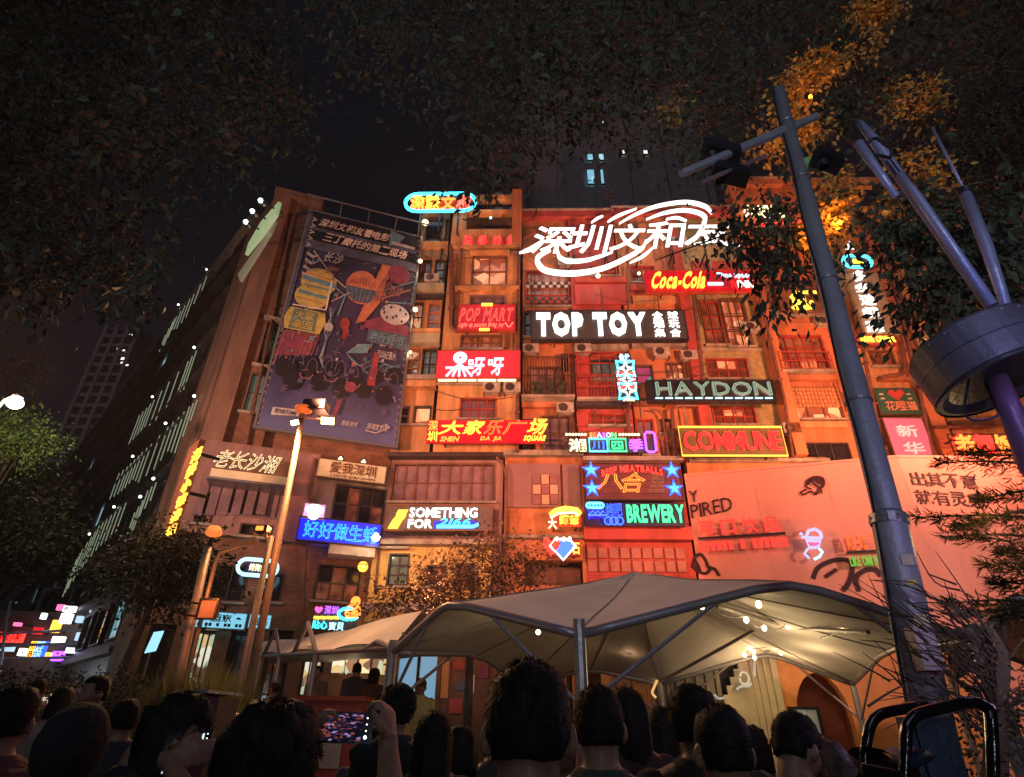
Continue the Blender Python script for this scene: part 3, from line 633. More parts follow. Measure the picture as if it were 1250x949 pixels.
# red lantern characters
for i, (u, w_) in enumerate(((571, 6.5), (589, 6.2), (607, 6.2), (625, 7.2))):
    t, r = sign(F, ['round red glowing character sign, leftmost of the four above the top shop window', 'round red glowing character sign, second from the left of the four above the top window', 'round red glowing character sign, second from the right of the four above the top window', 'round red glowing character sign, rightmost and largest of the four in the row'][i], (u-w_, 293-w_, u+w_, 293+w_), .78, None, brackets=False, group='row of four round red character signs')
    b = MB(); b.lathe(F.P((r[0]+r[2])/2, (r[1]+r[3])/2, .56), [(0, 0), ((r[2]-r[0])/2, 0), ((r[2]-r[0])/2, .15), (0, .15)], 16, axis=F.n); part('disc', b, B_red, t); text(F, '點都烤魚'[i], inset(r, .06), .76, N_red, t, bold=.035, cell=True, name='character')
# pop mart
t, r = sign(F, 'deep red sign with thin pink outlined capitals above the drain pipe bend', (560, 373, 628, 403), 1.1, M_cokr, M_redf)
text(F, 'POP MART', sub(r, .03, .12, .97, .66), 1.13, N_pk, t, bold=.022, style='tube', slant=.15); text(F, 'Light up passion Bring joy', sub(r, .02, .70, .82, .93), 1.12, N_pk, t, bold=.0, depth=.02, slant=.2)
b = MB(); a0, z0, a1, z1 = sub(r, .84, .72, .97, .9); neon(b, F, [(a0+(a1-a0)*k/8, z1-(z1-z0)*math.sin(math.pi*k/8)) for k in range(9)], 1.14, .03); part('smile_tube', b, N_pk, t)
for q in (sub(r, .40, -.05, .60, .03), sub(r, .38, .97, .56, 1.04)): b = MB(); rbox(b, F, q, 1.1, 1.2); part('neon_tube', b, N_yel, t)
# octopus-like red sign
t, r = sign(F, 'bright red lit box sign with three glowing pale blue characters under a round eye', (534, 429, 634, 461), 1.2, B_red, M_redf, thick=.3)
q = sub(r, .19, .05, .36, .5); ca, cz = (q[0]+q[2])/2, (q[1]+q[3])/2; h = (q[3]-q[1])*.5
for rad, mm, nm in ((h, N_cyw, 'ring'), (h*.45, N_cyw, 'ring')):
    b = MB(); b.tube([F.P(ca+math.cos(a*math.pi/9)*rad*.8, cz+math.sin(a*math.pi/9)*rad*.8, 1.27) for a in range(18)], .075 if rad == h else .05, 6, closed=True); part(nm, b, mm, t)
b = MB()
for k in range(5): neon(b, F, [(ca, q[1]-.02), (ca+(k-2)*.17, q[1]-.35), (ca+(k-2)*.32, q[1]-.75)], 1.27, .055)
neon(b, F, [(ca-.7, q[1]-.25), (ca+.7, q[1]-.25)], 1.27, .055); part('character', b, N_cyw, t)
text(F, '牙', sub(r, .44, .28, .58, .93), 1.25, N_cyw, t, bold=.045, slant=.12, cell=True, name='character'); text(F, '牙', sub(r, .67, .28, .81, .93), 1.25, N_cyw, t, bold=.045, slant=.12, cell=True, name='character')
for x in (.38, .62):
    b = MB(); q = sub(r, x, .36, x+.06, .55); frame(b, F, q, .07, 1.22, 1.3); part('character', b, N_cyw, t)
for k in range(4): b = MB(); rbox(b, F, sub(r, .02+.24*k, 1.03, .24+.24*k, 1.07), 1.0, 1.12); part('lower_tube', b, N_cre, t)
# top toy
t, r = sign(F, 'wide black sign with huge glowing white capitals TOP TOY and six small white characters', (649, 380, 837, 414), .95, M_board, M_steeld, thick=.3)
text(F, 'TOP TOY', sub(r, .03, .09, .745, .93), 1.05, N_wh, t, bold=.10, depth=.12)
for ch, (x, y) in zip('全球潮玩集合', [(.79, .06), (.89, .06), (.79, .37), (.89, .37), (.79, .68), (.89, .68)]): text(F, ch, sub(r, x, y, x+.07, y+.27), 1.03, N_wh, t, bold=.02, cell=True, name='character')
# cola
t, r = sign(F, 'long red drink sign with yellow script left of small white words', (788, 331, 922, 356), .9, M_cokr, M_redf)
text(F, 'Coca-Cola', sub(r, .06, .08, .55, .88), .96, N_am, t, bold=.035, slant=.3); text(F, 'Coca-Cola', sub(r, .06, .08, .55, .88), 1.04, N_yel, t, bold=.012, style='tube', slant=.3, name='neon_tube')
text(F, 'Time Space', sub(r, .66, .12, .97, .42), .95, N_cyw, t, bold=.02); text(F, 'DRINK', sub(r, .70, .52, .98, .84), .95, [B_redd, N_red2, N_wh, N_wh, N_wh], t, bold=.04)
b = MB(); rbox(b, F, sub(r, .56, .60, .70, .72), .92, .98); part('neon_tube', b, N_cyw, t)
# vertical star sign
t, r = sign(F, 'narrow upright column of cyan and red neon stars beside the red balcony', (756, 433, 773, 491), 1.2, M_steeld, None, thick=.08)
def star(F, c, ra, rb, n, d, m, t, rad=.04, rot=0):
    b = MB(); neon(b, F, [(c[0]+math.sin(math.pi*k/n+rot)*(ra if k % 2 == 0 else rb), c[1]+math.cos(math.pi*k/n+rot)*(ra if k % 2 == 0 else rb)) for k in range(2*n)], d, rad, True); part('neon_star', b, m, t)
for y, m1, m2 in ((.32, N_cy, N_wh), (.56, N_red, N_wh), (.79, N_cy, N_wh)):
    q = sub(r, 0, y-.12, 1, y+.12); c = ((q[0]+q[2])/2, (q[1]+q[3])/2); star(F, c, .62, .36, 4, 1.27, m1, t, .07, math.pi/4); star(F, c, .40, .12, 4, 1.30, m2, t, .05)
text(F, '魷', sub(r, .1, .0, .9, .17), 1.26, N_cyw, t, bold=.03, cell=True, name='character'); text(F, '魚', sub(r, .1, .90, .95, .99), 1.26, N_cre, t, bold=.03, cell=True, name='character')
# haydon
t, r = sign(F, 'long dark green-black sign with large raised metal capitals HAYDON', (791, 465, 945, 489), 1.05, M_blk, M_steeld, thick=.3)
text(F, 'HAYDON', sub(r, .06, .12, .97, .80), 1.1, M_mgrn, t, bold=.0, depth=.14); text(F, 'HAYDON', sub(r, .06, .12, .97, .80), 1.2, glow('dim_green_tube', (.35, .8, .6), .7), t, bold=.018, style='tube', name='neon_tube')
text(F, '------------', sub(r, .05, .88, .97, .93), 1.1, N_cyw, t, bold=.02, name='light_strip')
# yellow square script
t, r = sign(F, 'yellow brush character on a dark square panel on the column near the right pole', (950, 350, 1001, 381), .7, M_brn, None, thick=.1)
text(F, '兔', sub(r, .28, .16, .70, .9), .74, N_yel, t, bold=.045, slant=.1, cell=True, name='character'); text(F, '-- -', sub(r, .62, .2, .95, .3), .74, N_yel, t, bold=.01); b = MB(); neon(b, F, [F.px(970, 376, .76), F.px(980, 377, .76), F.px(993, 375, .76), F.px(990, 368, .76)], .76, .1); part('neon_tube', b, N_yel, t)
# roof lights text at right (behind the leaves)
t, r = sign(F, 'small cream and red neon high on the wall behind the hanging leaves', (905, 250, 1002, 278), .8, None, None, brackets=False)
text(F, '火鍋城', sub(r, .03, .05, .55, .6), .85, N_cre, t, bold=.02, cell=True, name='character'); text(F, '鍋', sub(r, .86, .0, 1, .6), .85, N_cre, t, bold=.02, cell=True, name='character')
b = MB(); neon(b, F, pxl(F, [(915, 272), (935, 275), (955, 273), (972, 270), (1000, 271)], .85), .85, .09); part('neon_tube', b, N_red, t)
b = MB(); b.fbox(F, r[0], r[2], r[1]-.05, r[1]+.03, .1, .8); part('ledge_bracket', b, M_steeld, t)
# vertical arcade sign
t, r = sign(F, 'tall upright white character sign with blue oval above and GAME CENTER below', (1044, 334, 1085, 408), 1.0, mat('bright_backed_board', (.30, .28, .2), rough=.5), None, thick=.2)
cells = [(1040, 329, 1060, 345), (1042, 345, 1065, 358), (1048, 358, 1070, 374), (1051, 374, 1076, 390), (1055, 390, 1080, 407)]
for ch, c in zip('多多遊戲廳', cells): text(F, ch, F.rect(c[0]+1.5, c[1]+1.2, c[2]-1.5, c[3]-1.2, 1.05), 1.06, N_wh, t, bold=.03, depth=.03, cell=True, name='character')
q = F.rect(1050, 411, 1092, 418, 1.05); text(F, 'GAME CENTER', q, 1.08, N_yel, t, bold=.04); b = MB(); rbox(b, F, inset(q, -.12), .85, 1.0); part('board', b, B_redd, t)
q = F.rect(1029, 313, 1063, 327, 1.05); oval(F, q, 1.1, N_cy, t, .09); b = MB(); rbox(b, F, inset(q, .3, .08), 1.0, 1.06); part('board', b, M_navy, t); text(F, 'GAME', inset(q, .5, .25), 1.12, N_yel, t, bold=.04)
b = MB(); a, z = F.px(1037, 300, 1.0); b.prism(F, [(a-.3, z-.25), (a+.35, z-.25), (a+.05, z+.3)], .95, 1.05); part('arrow_tip', b, N_wh, t)
# green and pink
t, r = sign(F, 'dark green rounded sign with a small pink heart and three pale characters', (1071, 475, 1119, 505), .6, M_grn, mat('bronze_rim', (.15, .12, .07), rough=.4, metal=.5), brackets=True)
text(F, '花哩猫', sub(r, .16, .52, .95, .88), .64, mat('salmon_paint', (.6, .28, .2), rough=.5), t, bold=.015, cell=True, name='character'); b = MB(); a, z = F.px(1094, 483, .6)
b.prism(F, [(a, z-.3), (a+.42, z+.12), (a+.3, z+.3), (a+.1, z+.28), (a, z+.14), (a-.1, z+.28), (a-.3, z+.3), (a-.42, z+.12)], .6, .66); part('heart', b, M_redpan, t)
for x, y in ((.1, .2), (.1, .38), (.8, .2), (.8, .38)): b = MB(); rbox(b, F, sub(r, x, y, x+.1, y+.05), .6, .64); part('dash', b, M_cl1, t)
t, r = sign(F, 'upright pink lightbox with two grey characters one above the other', (1086, 511, 1134, 560), .55, M_pink, M_brn, thick=.3)
M_wht = mat('white_lettering', (.75, .72, .75), rough=.5, var=.05, emit=(1, .85, .95), es=.22)
text(F, '新', sub(r, .24, .18, .78, .47), .58, M_wht, t, bold=.02, cell=True, name='character'); text(F, '华', sub(r, .26, .60, .80, .90), .58, M_wht, t, bold=.02, cell=True, name='character')
# red neon right edge
t, r = sign(F, 'spiky red neon characters at the right edge above the coral hoarding', (1162, 529, 1243, 556), 1.3, None, None, brackets=True)
text(F, '老餵饭', F.rect(1166, 531, 1240, 555, 1.3), 1.34, [N_or, N_red, N_or], t, bold=.05, cell=True, name='character'); text(F, '老餵饭', F.rect(1163, 530, 1243, 556, 1.3), 1.28, N_red, t, bold=.03, style='tube', cell=True, name='neon_tube')
b = MB(); frame(b, F, r, .04, 1.2, 1.24); part('support_frame', b, M_steeld, t)
# large market sign
t, r = sign(F, 'long red sign with slanting yellow outlined characters over small italic capitals', (521, 513, 664, 541), 1.35, M_cokr, None, thick=.12)
for ch, (u0, v0, u1, v1), mm in (('深', (523, 514, 535, 526), N_or), ('圳', (522, 527, 534, 539), N_am), ('大', (538, 514, 567, 531), N_yel), ('家', (568, 513, 592, 531), N_yel), ('乐', (594, 513, 615, 531), N_or), ('广', (617, 513, 643, 531), N_or), ('场', (646, 511, 669, 531), N_yel)):
    q = F.rect(u0, v0, u1, v1, 1.4); text(F, ch, q, 1.42, mm, t, bold=.028 if u0 < 536 else .02, slant=.35 if u0 > 536 else 0, cell=True, name='character', style='fill' if u0 < 536 else 'tube')
    if u0 > 536: text(F, ch, inset(q, .06), 1.38, N_am if mm is N_yel else N_red2, t, bold=.0, slant=.35, cell=True, name='character')
for s_, q in (('SHEN', (538, 533, 560, 539)), ('DA JIA', (587, 533, 613, 539)), ('SQUARE', (640, 532, 666, 539))): text(F, s_, F.rect(*q, 1.4), 1.4, N_or if s_ != 'SQUARE' else N_yel, t, bold=.03, slant=.3)
# season
t, r = sign(F, 'multicoloured neon sign of small squares topped by a dotted line and SEASON', (692, 528, 801, 552), 1.1, None, None)
b = MB(); rbox(b, F, sub(r, .02, .3, .98, .98), .95, 1.02); part('board', b, M_board, t)
for ch, x0, x1, mm, fr in (('湘', .02, .22, N_cre, 0), ('川', .25, .45, N_blu, 1), ('四', .47, .66, N_gr, 1), ('季', .69, .86, N_pur, 0)):
    q = sub(r, x0, .34, x1, .97); text(F, ch, inset(q, .12 if fr else .0), 1.1, mm, t, bold=.045, cell=True, name='character')
    if fr: b = MB(); a0, z0, a1, z1 = q; neon(b, F, [(a0, z0), (a1, z0), (a1, z1), (a0, z1)], 1.12, .05, True); part('neon_tube', b, N_cy if mm is N_blu else N_gr, t)
q = sub(r, .88, .0, .99, 1.0); b = MB(); a0, z0, a1, z1 = q; neon(b, F, [(a0+.1, z0), (a1-.1, z0), (a1, z0+.1), (a1, z1-.1), (a1-.1, z1), (a0+.1, z1), (a0, z1-.1), (a0, z0+.1)], 1.12, .06, True); part('neon_tube', b, N_pur, t)
for x0, n in ((.0, 7), (.60, 7)):
    b = MB()
    for k in range(n): q = sub(r, x0+.035*k, .12, x0+.035*k, .12); b.ball(F.P(q[0], q[1], 1.12), .07, 4)
    part('dot_lights', b, N_cre, t)
text(F, 'SEASON', sub(r, .26, .02, .56, .26), 1.12, [N_or, N_pk, N_cyw, N_pur, N_cyw, N_gr], t, bold=.03)
# commune
t, r = sign(F, 'red double outlined COMMUNE lettering inside a thin yellow neon rectangle', (830, 522, 957, 557), 1.0, mat('olive_sign_board', (.12, .09, .04), rough=.5), None)
b = MB(); a0, z0, a1, z1 = r; neon(b, F, [(a0, z0), (a1, z0), (a1, z1), (a0, z1)], 1.06, .045, True); part('neon_tube', b, N_am, t)
text(F, 'COMMUNE', sub(r, .03, .18, .97, .82), 1.04, N_red2, t, bold=.02, depth=.04, gap=.06); text(F, 'COMMUNE', sub(r, .03, .16, .97, .84), 1.12, N_red, t, bold=.03, style='tube', gap=.06, name='neon_tube')
# meatballs
t, r = sign(F, 'dark maroon board with arched red BEEF MEATBALLS and blue corner flowers', (714, 567, 831, 610), 1.15, mat('maroon_slatted_board', (.13, .04, .05), rough=.5, tile=(8, .3, .02, 0)), M_steeld)
q = sub(r, .18, .04, .82, .22); g = text(F, 'BEEF MEATBALLS', q, 1.2, N_red, t, bold=.03, gap=.12); 
for o in g:
    x = ((o.location+wpos(t)-F.o).dot(F.e)-(q[0]+q[2])/2)/((q[2]-q[0])/2); o.location.z += -.22*x*x
text(F, '八', sub(r, .14, .30, .42, .74), 1.22, N_or, t, bold=.03, style='tube', slant=.2, cell=True, name='neon_tube'); text(F, '合', sub(r, .38, .24, .64, .82), 1.22, N_or, t, bold=.03, style='tube', slant=.3, cell=True, name='neon_tube'); text(F, '里', sub(r, .68, .28, .84, .78), 1.17, mat('unlit_grey_tube', (.35, .3, .28)), t, bold=.02, slant=.2, cell=True, style='tube', name='unlit_tube')
for x, y in ((.07, .18), (.07, .70), (.92, .18), (.92, .70)): q = sub(r, x-.05, y-.12, x+.05, y+.12); star(F, ((q[0]+q[2])/2, (q[1]+q[3])/2), .38, .12, 5, 1.2, N_blu, t, .06); star(F, ((q[0]+q[2])/2, (q[1]+q[3])/2), .2, .05, 5, 1.22, N_cy, t, .03)
# brewery
t, r = sign(F, 'blue neon pictures beside chunky green pixel letters BREWERY on a dark navy board', (714, 614, 835, 642), 1.3, M_navy, None, thick=.2)
text(F, 'BREWERY', sub(r, .42, .10, 1.0, .88), 1.36, N_gr, t, bold=.05, gap=.05); text(F, '啤酒', sub(r, .03, .05, .38, .9), 1.33, B_blu, t, bold=.06, cell=True, name='character')
for k in range(3):
    b = MB(); q = sub(r, .21+.055*k, .72, .25+.055*k, .92); ca, cz = (q[0]+q[2])/2, (q[1]+q[3])/2; neon(b, F, [(ca+.17*math.cos(a*.7), cz+.17*math.sin(a*.7)) for a in range(9)], 1.4, .035, True); part('neon_tube', b, N_blu, t)
q = sub(r, .02, .05, .19, .25); oval(F, q, 1.4, N_cy, t, .05); b = MB()
for x in (.2, .4, .6, .8): neon(b, F, [(q[0]+(q[2]-q[0])*x, q[1]), (q[0]+(q[2]-q[0])*x, q[3])], 1.4, .035)
part('neon_tube', b, N_cy, t); b = MB(); q = sub(r, .03, .40, .19, .58)
for k in range(3): a = q[0]+(q[2]-q[0])*k/3; neon(b, F, [(a, q[1]), (a+.2, q[3]), (a+.4, q[1]), (a, q[1])], 1.4, .035)
part('neon_tube', b, N_blu, t); text(F, '烤吧', sub(r, .21, .06, .38, .62), 1.4, N_blu, t, bold=.03, style='tube', cell=True, name='neon_tube')
# small burger-like sign, gem sign
t, r = sign(F, 'small yellow neon swoosh over two characters, left of the blue neon pictures', (670, 621, 710, 645), 1.2, None, None)
b = MB(); neon(b, F, pxl(F, [(672, 629), (678, 624), (690, 621), (704, 623), (708, 628)], 1.25), 1.25, .12); part('neon_tube', b, N_yel, t); b = MB(); neon(b, F, pxl(F, [(672, 632), (682, 627), (700, 626), (708, 629)], 1.25), 1.25, .05); part('neon_tube', b, N_cre, t)
text(F, '師爺', F.rect(683, 629, 707, 641, 1.22), 1.24, N_am, t, bold=.05, cell=True, name='character'); text(F, '大', F.rect(669, 633, 680, 646, 1.22), 1.24, N_cre, t, bold=.04, cell=True, name='character'); b = MB(); rbox(b, F, sub(r, .1, .3, 1, .9), 1.0, 1.08); part('board', b, M_redf, t)
t, r = sign(F, 'small neon sign with red heart, white outlined blue gem and yellow character', (667, 659, 708, 679), 1.2, mat('dark_red_board', (.2, .01, .02), rough=.5), None)
for k, (u, m_) in enumerate(((673, N_red),)):
    a, z = F.px(u, 668, 1.2); b = MB(); b.prism(F, [(a, z-.45), (a+.38, z+.1), (a+.32, z+.38), (a+.12, z+.38), (a, z+.2), (a-.12, z+.38), (a-.32, z+.38), (a-.38, z+.1)], 1.2, 1.27); part('heart', b, m_, t)
a, z = F.px(687, 670, 1.2); G = [(a, z-.5), (a+.55, z+.1), (a+.32, z+.38), (a-.32, z+.38), (a-.55, z+.1)]; b = MB(); b.prism(F, G, 1.2, 1.25); part('gem', b, N_blu, t); b = MB(); neon(b, F, G, 1.3, .05, True); part('neon_tube', b, N_wh, t)
text(F, '石', F.rect(697, 663, 708, 677, 1.2), 1.24, N_am, t, bold=.05, cell=True, name='character')
b = MB()
for u in (681, 688, 694): neon(b, F, pxl(F, [(u, 661), (u+(u-687)*.3, 656)], 1.24), 1.24, .07)
part('neon_tube', b, N_cre, t)
# something for
t, r = sign(F, 'white block letters SOMETHING FOR with blue number and orange slanted bars', (472, 618, 600, 647), 1.1, mat('grey_sign_board', (.12, .09, .085), rough=.6), M_brn, thick=.25)
q = F.rect(500, 620, 583, 632, 1.15); text(F, 'SOMETHING', q, 1.16, N_wh, t, bold=.045, gap=.05); q = F.rect(498, 634, 528, 645, 1.15); text(F, 'FOR', q, 1.16, N_wh, t, bold=.05, gap=.05)
q = F.rect(537, 633, 575, 642, 1.15); text(F, '2166', q, 1.18, N_cy, t, bold=.03, style='tube', slant=.4, name='digit'); b = MB(); neon(b, F, pxl(F, [(533, 643), (578, 643), (584, 640)], 1.18), 1.18, .07); part('neon_tube', b, N_cy, t)
b = MB(); rbox(b, F, F.rect(530, 636, 583, 645, 1.15), 1.1, 1.13); part('blue_panel', b, B_blu, t)
for k, (dx, v) in enumerate(((0, 641), (3.5, 635), (7.5, 630), (10, 624))):
    a, z = F.px(474+dx, v, 1.15); b = MB(); b.prism(F, [(a, z-.16), (a+.42, z-.16), (a+.52, z+.05), (a+.1, z+.05)], 1.12, 1.2); part('orange_bar', b, N_am, t)
# ------------------------------------------------------------------ signs on the angled front
F = FB
t, r = sign(F, 'cream board with four brown characters lit by two small lamps, below the banner', (387, 565, 471, 586), .5, M_cream, M_brn, brackets=False)
M_brt = mat('brown_lettering', (.16, .05, .02), rough=.5); text(F, '愛我深圳', sub(r, .18, .08, .86, .72), .52, M_brt, t, bold=.02, cell=True, name='character'); text(F, 'I LOVE SHENZHEN', sub(r, .2, .80, .85, .93), .52, M_brt, t, bold=.01, depth=.02)
for x in (.3, .64):
    a = r[0]+(r[2]-r[0])*x; b = MB(); b.fbox(F, a-.04, a+.04, r[3]+.05, r[3]+.12, .3, .8); b.fbox(F, a-.12, a+.12, r[3]+.0, r[3]+.12, .72, .9); part('sign_lamp', b, M_steeld, t); b = MB(); b.fbox(F, a-.1, a+.1, r[3]-.03, r[3]-.002, .74, .88); part('bulb', b, N_cre, t)
    lamp('sign_lamp_light', 'SPOT', F.P(a, r[3]+.05, .95), 16, (1, .8, .4), F.P(a, r[3]-.6, .45), .05, 120)
t, r = sign(F, 'vivid blue lit sign with five light blue neon characters', (364, 636, 464, 663), 1.0, B_blu, M_steeld, thick=.25)
text(F, '好好做生蚝', sub(r, .06, .14, .97, .88), 1.05, N_cy, t, bold=.012, style='tube', cell=True, name='neon_tube')
t, r = sign(F, 'small square glowing pink and white sign with a paw, standing on the blue sign', (371, 616, 396, 633), 1.0, glow('pink_lit_board', (.9, .35, .85), 1.6), M_cl1, brackets=False)
b = MB(); a0, z0, a1, z1 = r; ca = (a0+a1)/2
for x, y, q in ((.5, .3, .26), (.2, .62, .13), (.4, .78, .14), (.62, .78, .14), (.82, .62, .13)): b.lathe(F.P(a0+(a1-a0)*x, z0+(z1-z0)*y, 1.0), [(0, .04), (q, .04), (q, 0)], 12, axis=F.n)
part('paw_print', b, N_wh, t)
# cursive sign on a lit ledge
t, r = sign(F, 'flowing yellow-white brush neon characters standing on a lit metal ledge at the building corner', (262, 556, 345, 578), 1.2, None, None, brackets=False)
text(F, '老长沙湘', sub(r, .0, -.1, .95, .9), 1.3, N_cre, t, bold=.016, style='tube', slant=.3, cell=True, name='character')
b = MB(); rbox(b, F, sub(r, -.02, 1.0, 1.12, 1.5), .5, 1.3); part('ledge_box', b, M_cream, t); b = MB(); rbox(b, F, sub(r, -.05, 1.5, 1.15, 1.62), .4, 1.45); part('ledge_rim', b, M_steel, t)
b = MB(); rbox(b, F, sub(r, -.02, -.2, 1.1, 1.0), .45, .6); part('board', b, M_brn, t)
# oval neon
t, r = sign(F, 'blue-white neon capsule outline holding three pale characters, behind the lamp posts', (290, 684, 339, 703), 1.0, None, None)
oval(F, r, 1.05, N_cyw, t, .08); text(F, '烤海鮮', inset(r, .42, .16), 1.05, N_cre, t, bold=.04, cell=True, name='character'); b = MB(); rbox(b, F, inset(r, .3, .1), .85, .92); part('board', b, M_navy, t)
# blue shop fascia
B_sky = glow('pale_blue_fascia', (.25, .70, .95), .9)
t, r = sign(F, 'glowing pale blue shop fascia with dark blue characters behind the lamp posts', (238, 748, 300, 767), 1.2, B_sky, M_steel, thick=.4, name='shop_fascia', brackets=False)
text(F, '蓝京', sub(r, .30, .1, .72, .6), 1.22, M_navy, t, bold=.02, cell=True, name='character'); text(F, '- -- - -- --', sub(r, .06, .70, .94, .9), 1.22, M_navy, t, bold=.02)
t, r = sign(F, 'short glowing pale blue shop fascia, second and narrower piece right of the long one', (304, 751, 330, 767), 1.2, B_sky, M_steel, thick=.4, name='shop_fascia', brackets=False)
text(F, '蓝亮', sub(r, .1, .2, .9, .8), 1.22, M_navy, t, bold=.02, cell=True, name='character')
# love shenzhen cluster
t, r = sign(F, 'cluster of pink, yellow and cyan neon with a swimming cartoon blob in a cyan ring', (382, 740, 438, 768), 1.3, None, None)
text(F, '深圳', F.rect(396, 740, 413, 750, 1.3), 1.32, N_pur, t, bold=.04, cell=True, name='character'); text(F, '♥', F.rect(384, 741, 394, 749, 1.3), 1.32, glow('hot_pink_neon', (1, .08, .35), 2.5), t, bold=.03, cell=True, name='heart')
for k in range(4): b = MB(); rbox(b, F, F.rect(383+8*k, 752.5, 390+8*k, 756, 1.3), 1.28, 1.34); part('yellow_bar', b, N_yel, t)
text(F, '貼心', F.rect(381, 758, 400, 768, 1.3), 1.34, N_cy, t, bold=.03, cell=True, name='character'); text(F, '寶貝', F.rect(401, 760, 420, 770, 1.3), 1.34, N_cyw, t, bold=.03, cell=True, name='character')
q = F.rect(413, 743, 438, 757, 1.3); b = MB(); ca, cz = (q[0]+q[2])/2, (q[1]+q[3])/2; neon(b, F, [(ca+(q[2]-q[0])/2*math.cos(k*.45), cz+(q[3]-q[1])/2*math.sin(k*.45)) for k in range(14)], 1.34, .06, True); part('neon_tube', b, N_cy, t); b = MB(); b.ball(F.P(ca+.15, cz+.1, 1.3), .33, 7, (1, .3, 1)); b.ball(F.P(ca+.2, cz+.5, 1.3), .2, 6, (1, .4, 1)); part('orange_blob', b, N_or, t)
b = MB(); rbox(b, F, r, 1.0, 1.06); part('board', b, M_board, t)
# bulbs and small lamps on the angled front
def wall_lamp(F, label, u, v, d, m, e, col, rad=.09, group=None):
    a, z = F.px(u, v, d); t = thing('wall_lamp', label, 'lamp', F.P(a, z, 0), group); b = MB(); b.tube([F.P(a, z+.05, .0), F.P(a, z+.15, d*.6), F.P(a, z+.1, d)], .025, 6); b.lathe(F.P(a, z+.02, d), [(rad*.5, .12), (rad*1.3, .02), (rad*1.35, 0)], 12); part('lamp_arm', b, M_steeld, t)
    b = MB(); b.ball(F.P(a, z, d), rad, 6); part('bulb', b, m, t)
    if e: lamp('wall_lamp_light', 'POINT', F.P(a, z-.05, d+.25), e, col, size=.1)
wall_lamp(FB, 'blinding white floodlight bulb at the right end of the blue sign', 459, 656, 1.6, glow('white_bulb', (1, .95, .8), 14), 60, (1, .85, .5), .17)
wall_lamp(FB, 'small orange glowing lantern lamp in the dark doorway left of the yellow wall', 443, 692, 1.0, N_am, 25, (1, .5, .1), .22)
for i, (u, v, lb) in enumerate(((596, 243, 'yellow-white roof lamp right of the cyan neon oval'), (599, 266, 'pale green lamp inside the open loggia under the roof'), (519, 272, 'square white flood lamp above the banner top right corner'), (513, 319, 'twin white spot lamp beside the banner right edge, upper'), (507, 378, 'twin yellow-white spot lamp beside the banner right edge, lower'), (730, 337, 'warm white lamp hanging under the big white swooshes'), (780, 334, 'small white lamp between the swooshes and the red drink sign'), (501, 430, 'tiny white lamp in the small balcony left of the red box sign'))):
    wall_lamp(FM, lb, u, v, [.9, .9, 1.0, 1.1, 1.1, .8, .6, .6][i], N_cre if i not in (1,) else N_cyw, [10, 4, 14, 14, 14, 10, 5, 6][i], (1, .85, .5), [.14, .09, .2, .13, .14, .14, .1, .09][i])
for i, (u, v) in enumerate(((887, 441), (886, 443.5), (902, 503), (912, 503))):
    pass
# ------------------------------------------------------------------ the big banner
F = FB
cor = [F.px(381, 259, .6), F.px(513, 291, .6), F.px(483, 541, .6), F.px(310, 524, .6)]      # its four real corners on that wall
cx0, cx1 = (cor[0][0]+cor[3][0])/2, (cor[1][0]+cor[2][0])/2
cz1, cz0 = (cor[0][1]+cor[1][1])/2, (cor[2][1]+cor[3][1])/2
BR = (cx0, cz0, cx1, cz1)
M_ban = None
t = thing('advertising_banner', 'giant purple illustrated banner of a street market crowd hung on the angled corner wall', 'banner', F.P(cx0, cz0, .6))
def rowmat():
    m = bpy.data.materials.new('printed_banner_ground'); m.use_nodes = True; n = m.node_tree; L = n.links; b = n.nodes['Principled BSDF']; b.inputs['Roughness'].default_value = .6
    tc = n.nodes.new('ShaderNodeTexCoord'); sx = n.nodes.new('ShaderNodeSeparateXYZ'); L.new(tc.outputs['Object'], sx.inputs[0]); mr = n.nodes.new('ShaderNodeMapRange'); mr.inputs[2].default_value = cz1-cz0; L.new(sx.outputs[2], mr.inputs[0])
    ns = n.nodes.new('ShaderNodeTexNoise'); ns.inputs['Scale'].default_value = .7; ns.inputs['Detail'].default_value = 6; L.new(tc.outputs['Object'], ns.inputs['Vector']); ma = n.nodes.new('ShaderNodeMath'); ma.operation = 'MULTIPLY_ADD'; ma.inputs[1].default_value = .3; ma.inputs[2].default_value = -.15; L.new(ns.outputs[0], ma.inputs[0]); ad = n.nodes.new('ShaderNodeMath'); L.new(mr.outputs[0], ad.inputs[0]); L.new(ma.outputs[0], ad.inputs[1])
    rp = n.nodes.new('ShaderNodeValToRGB'); e = rp.color_ramp.elements; e[0].color = (.09, .11, .27, 1); e[1].color = (.02, .022, .045, 1)
    for p, c in ((.15, (.045, .045, .12)), (.35, (.035, .03, .075)), (.6, (.055, .04, .10)), (.75, (.03, .03, .07)), (.86, (.05, .06, .12))): x = e.new(p); x.color = (*c, 1)
    L.new(ad.outputs[0], rp.inputs[0]); L.new(rp.outputs[0], b.inputs['Base Color']); return m
b = MB(); nx, nz = 14, 20
for j in range(nz+1):
    for i in range(nx+1):
        a = cx0+(cx1-cx0)*i/nx; z = cz0+(cz1-cz0)*j/nz; b.v.append(tuple(F.P(a, z, .6+.05*math.sin(i*1.3+j*.5)*math.sin(j*.7))))
for j in range(nz):
    for i in range(nx): o = j*(nx+1)+i; b.f.append((o, o+1, o+nx+2, o+nx+1)); b.m.append(0)
part('banner_sheet', b, rowmat(), t, smooth=True)
b = MB(); frame(b, F, inset(BR, -.12), .09, .45, .68); part('banner_frame', b, M_steel, t)
b = MB()
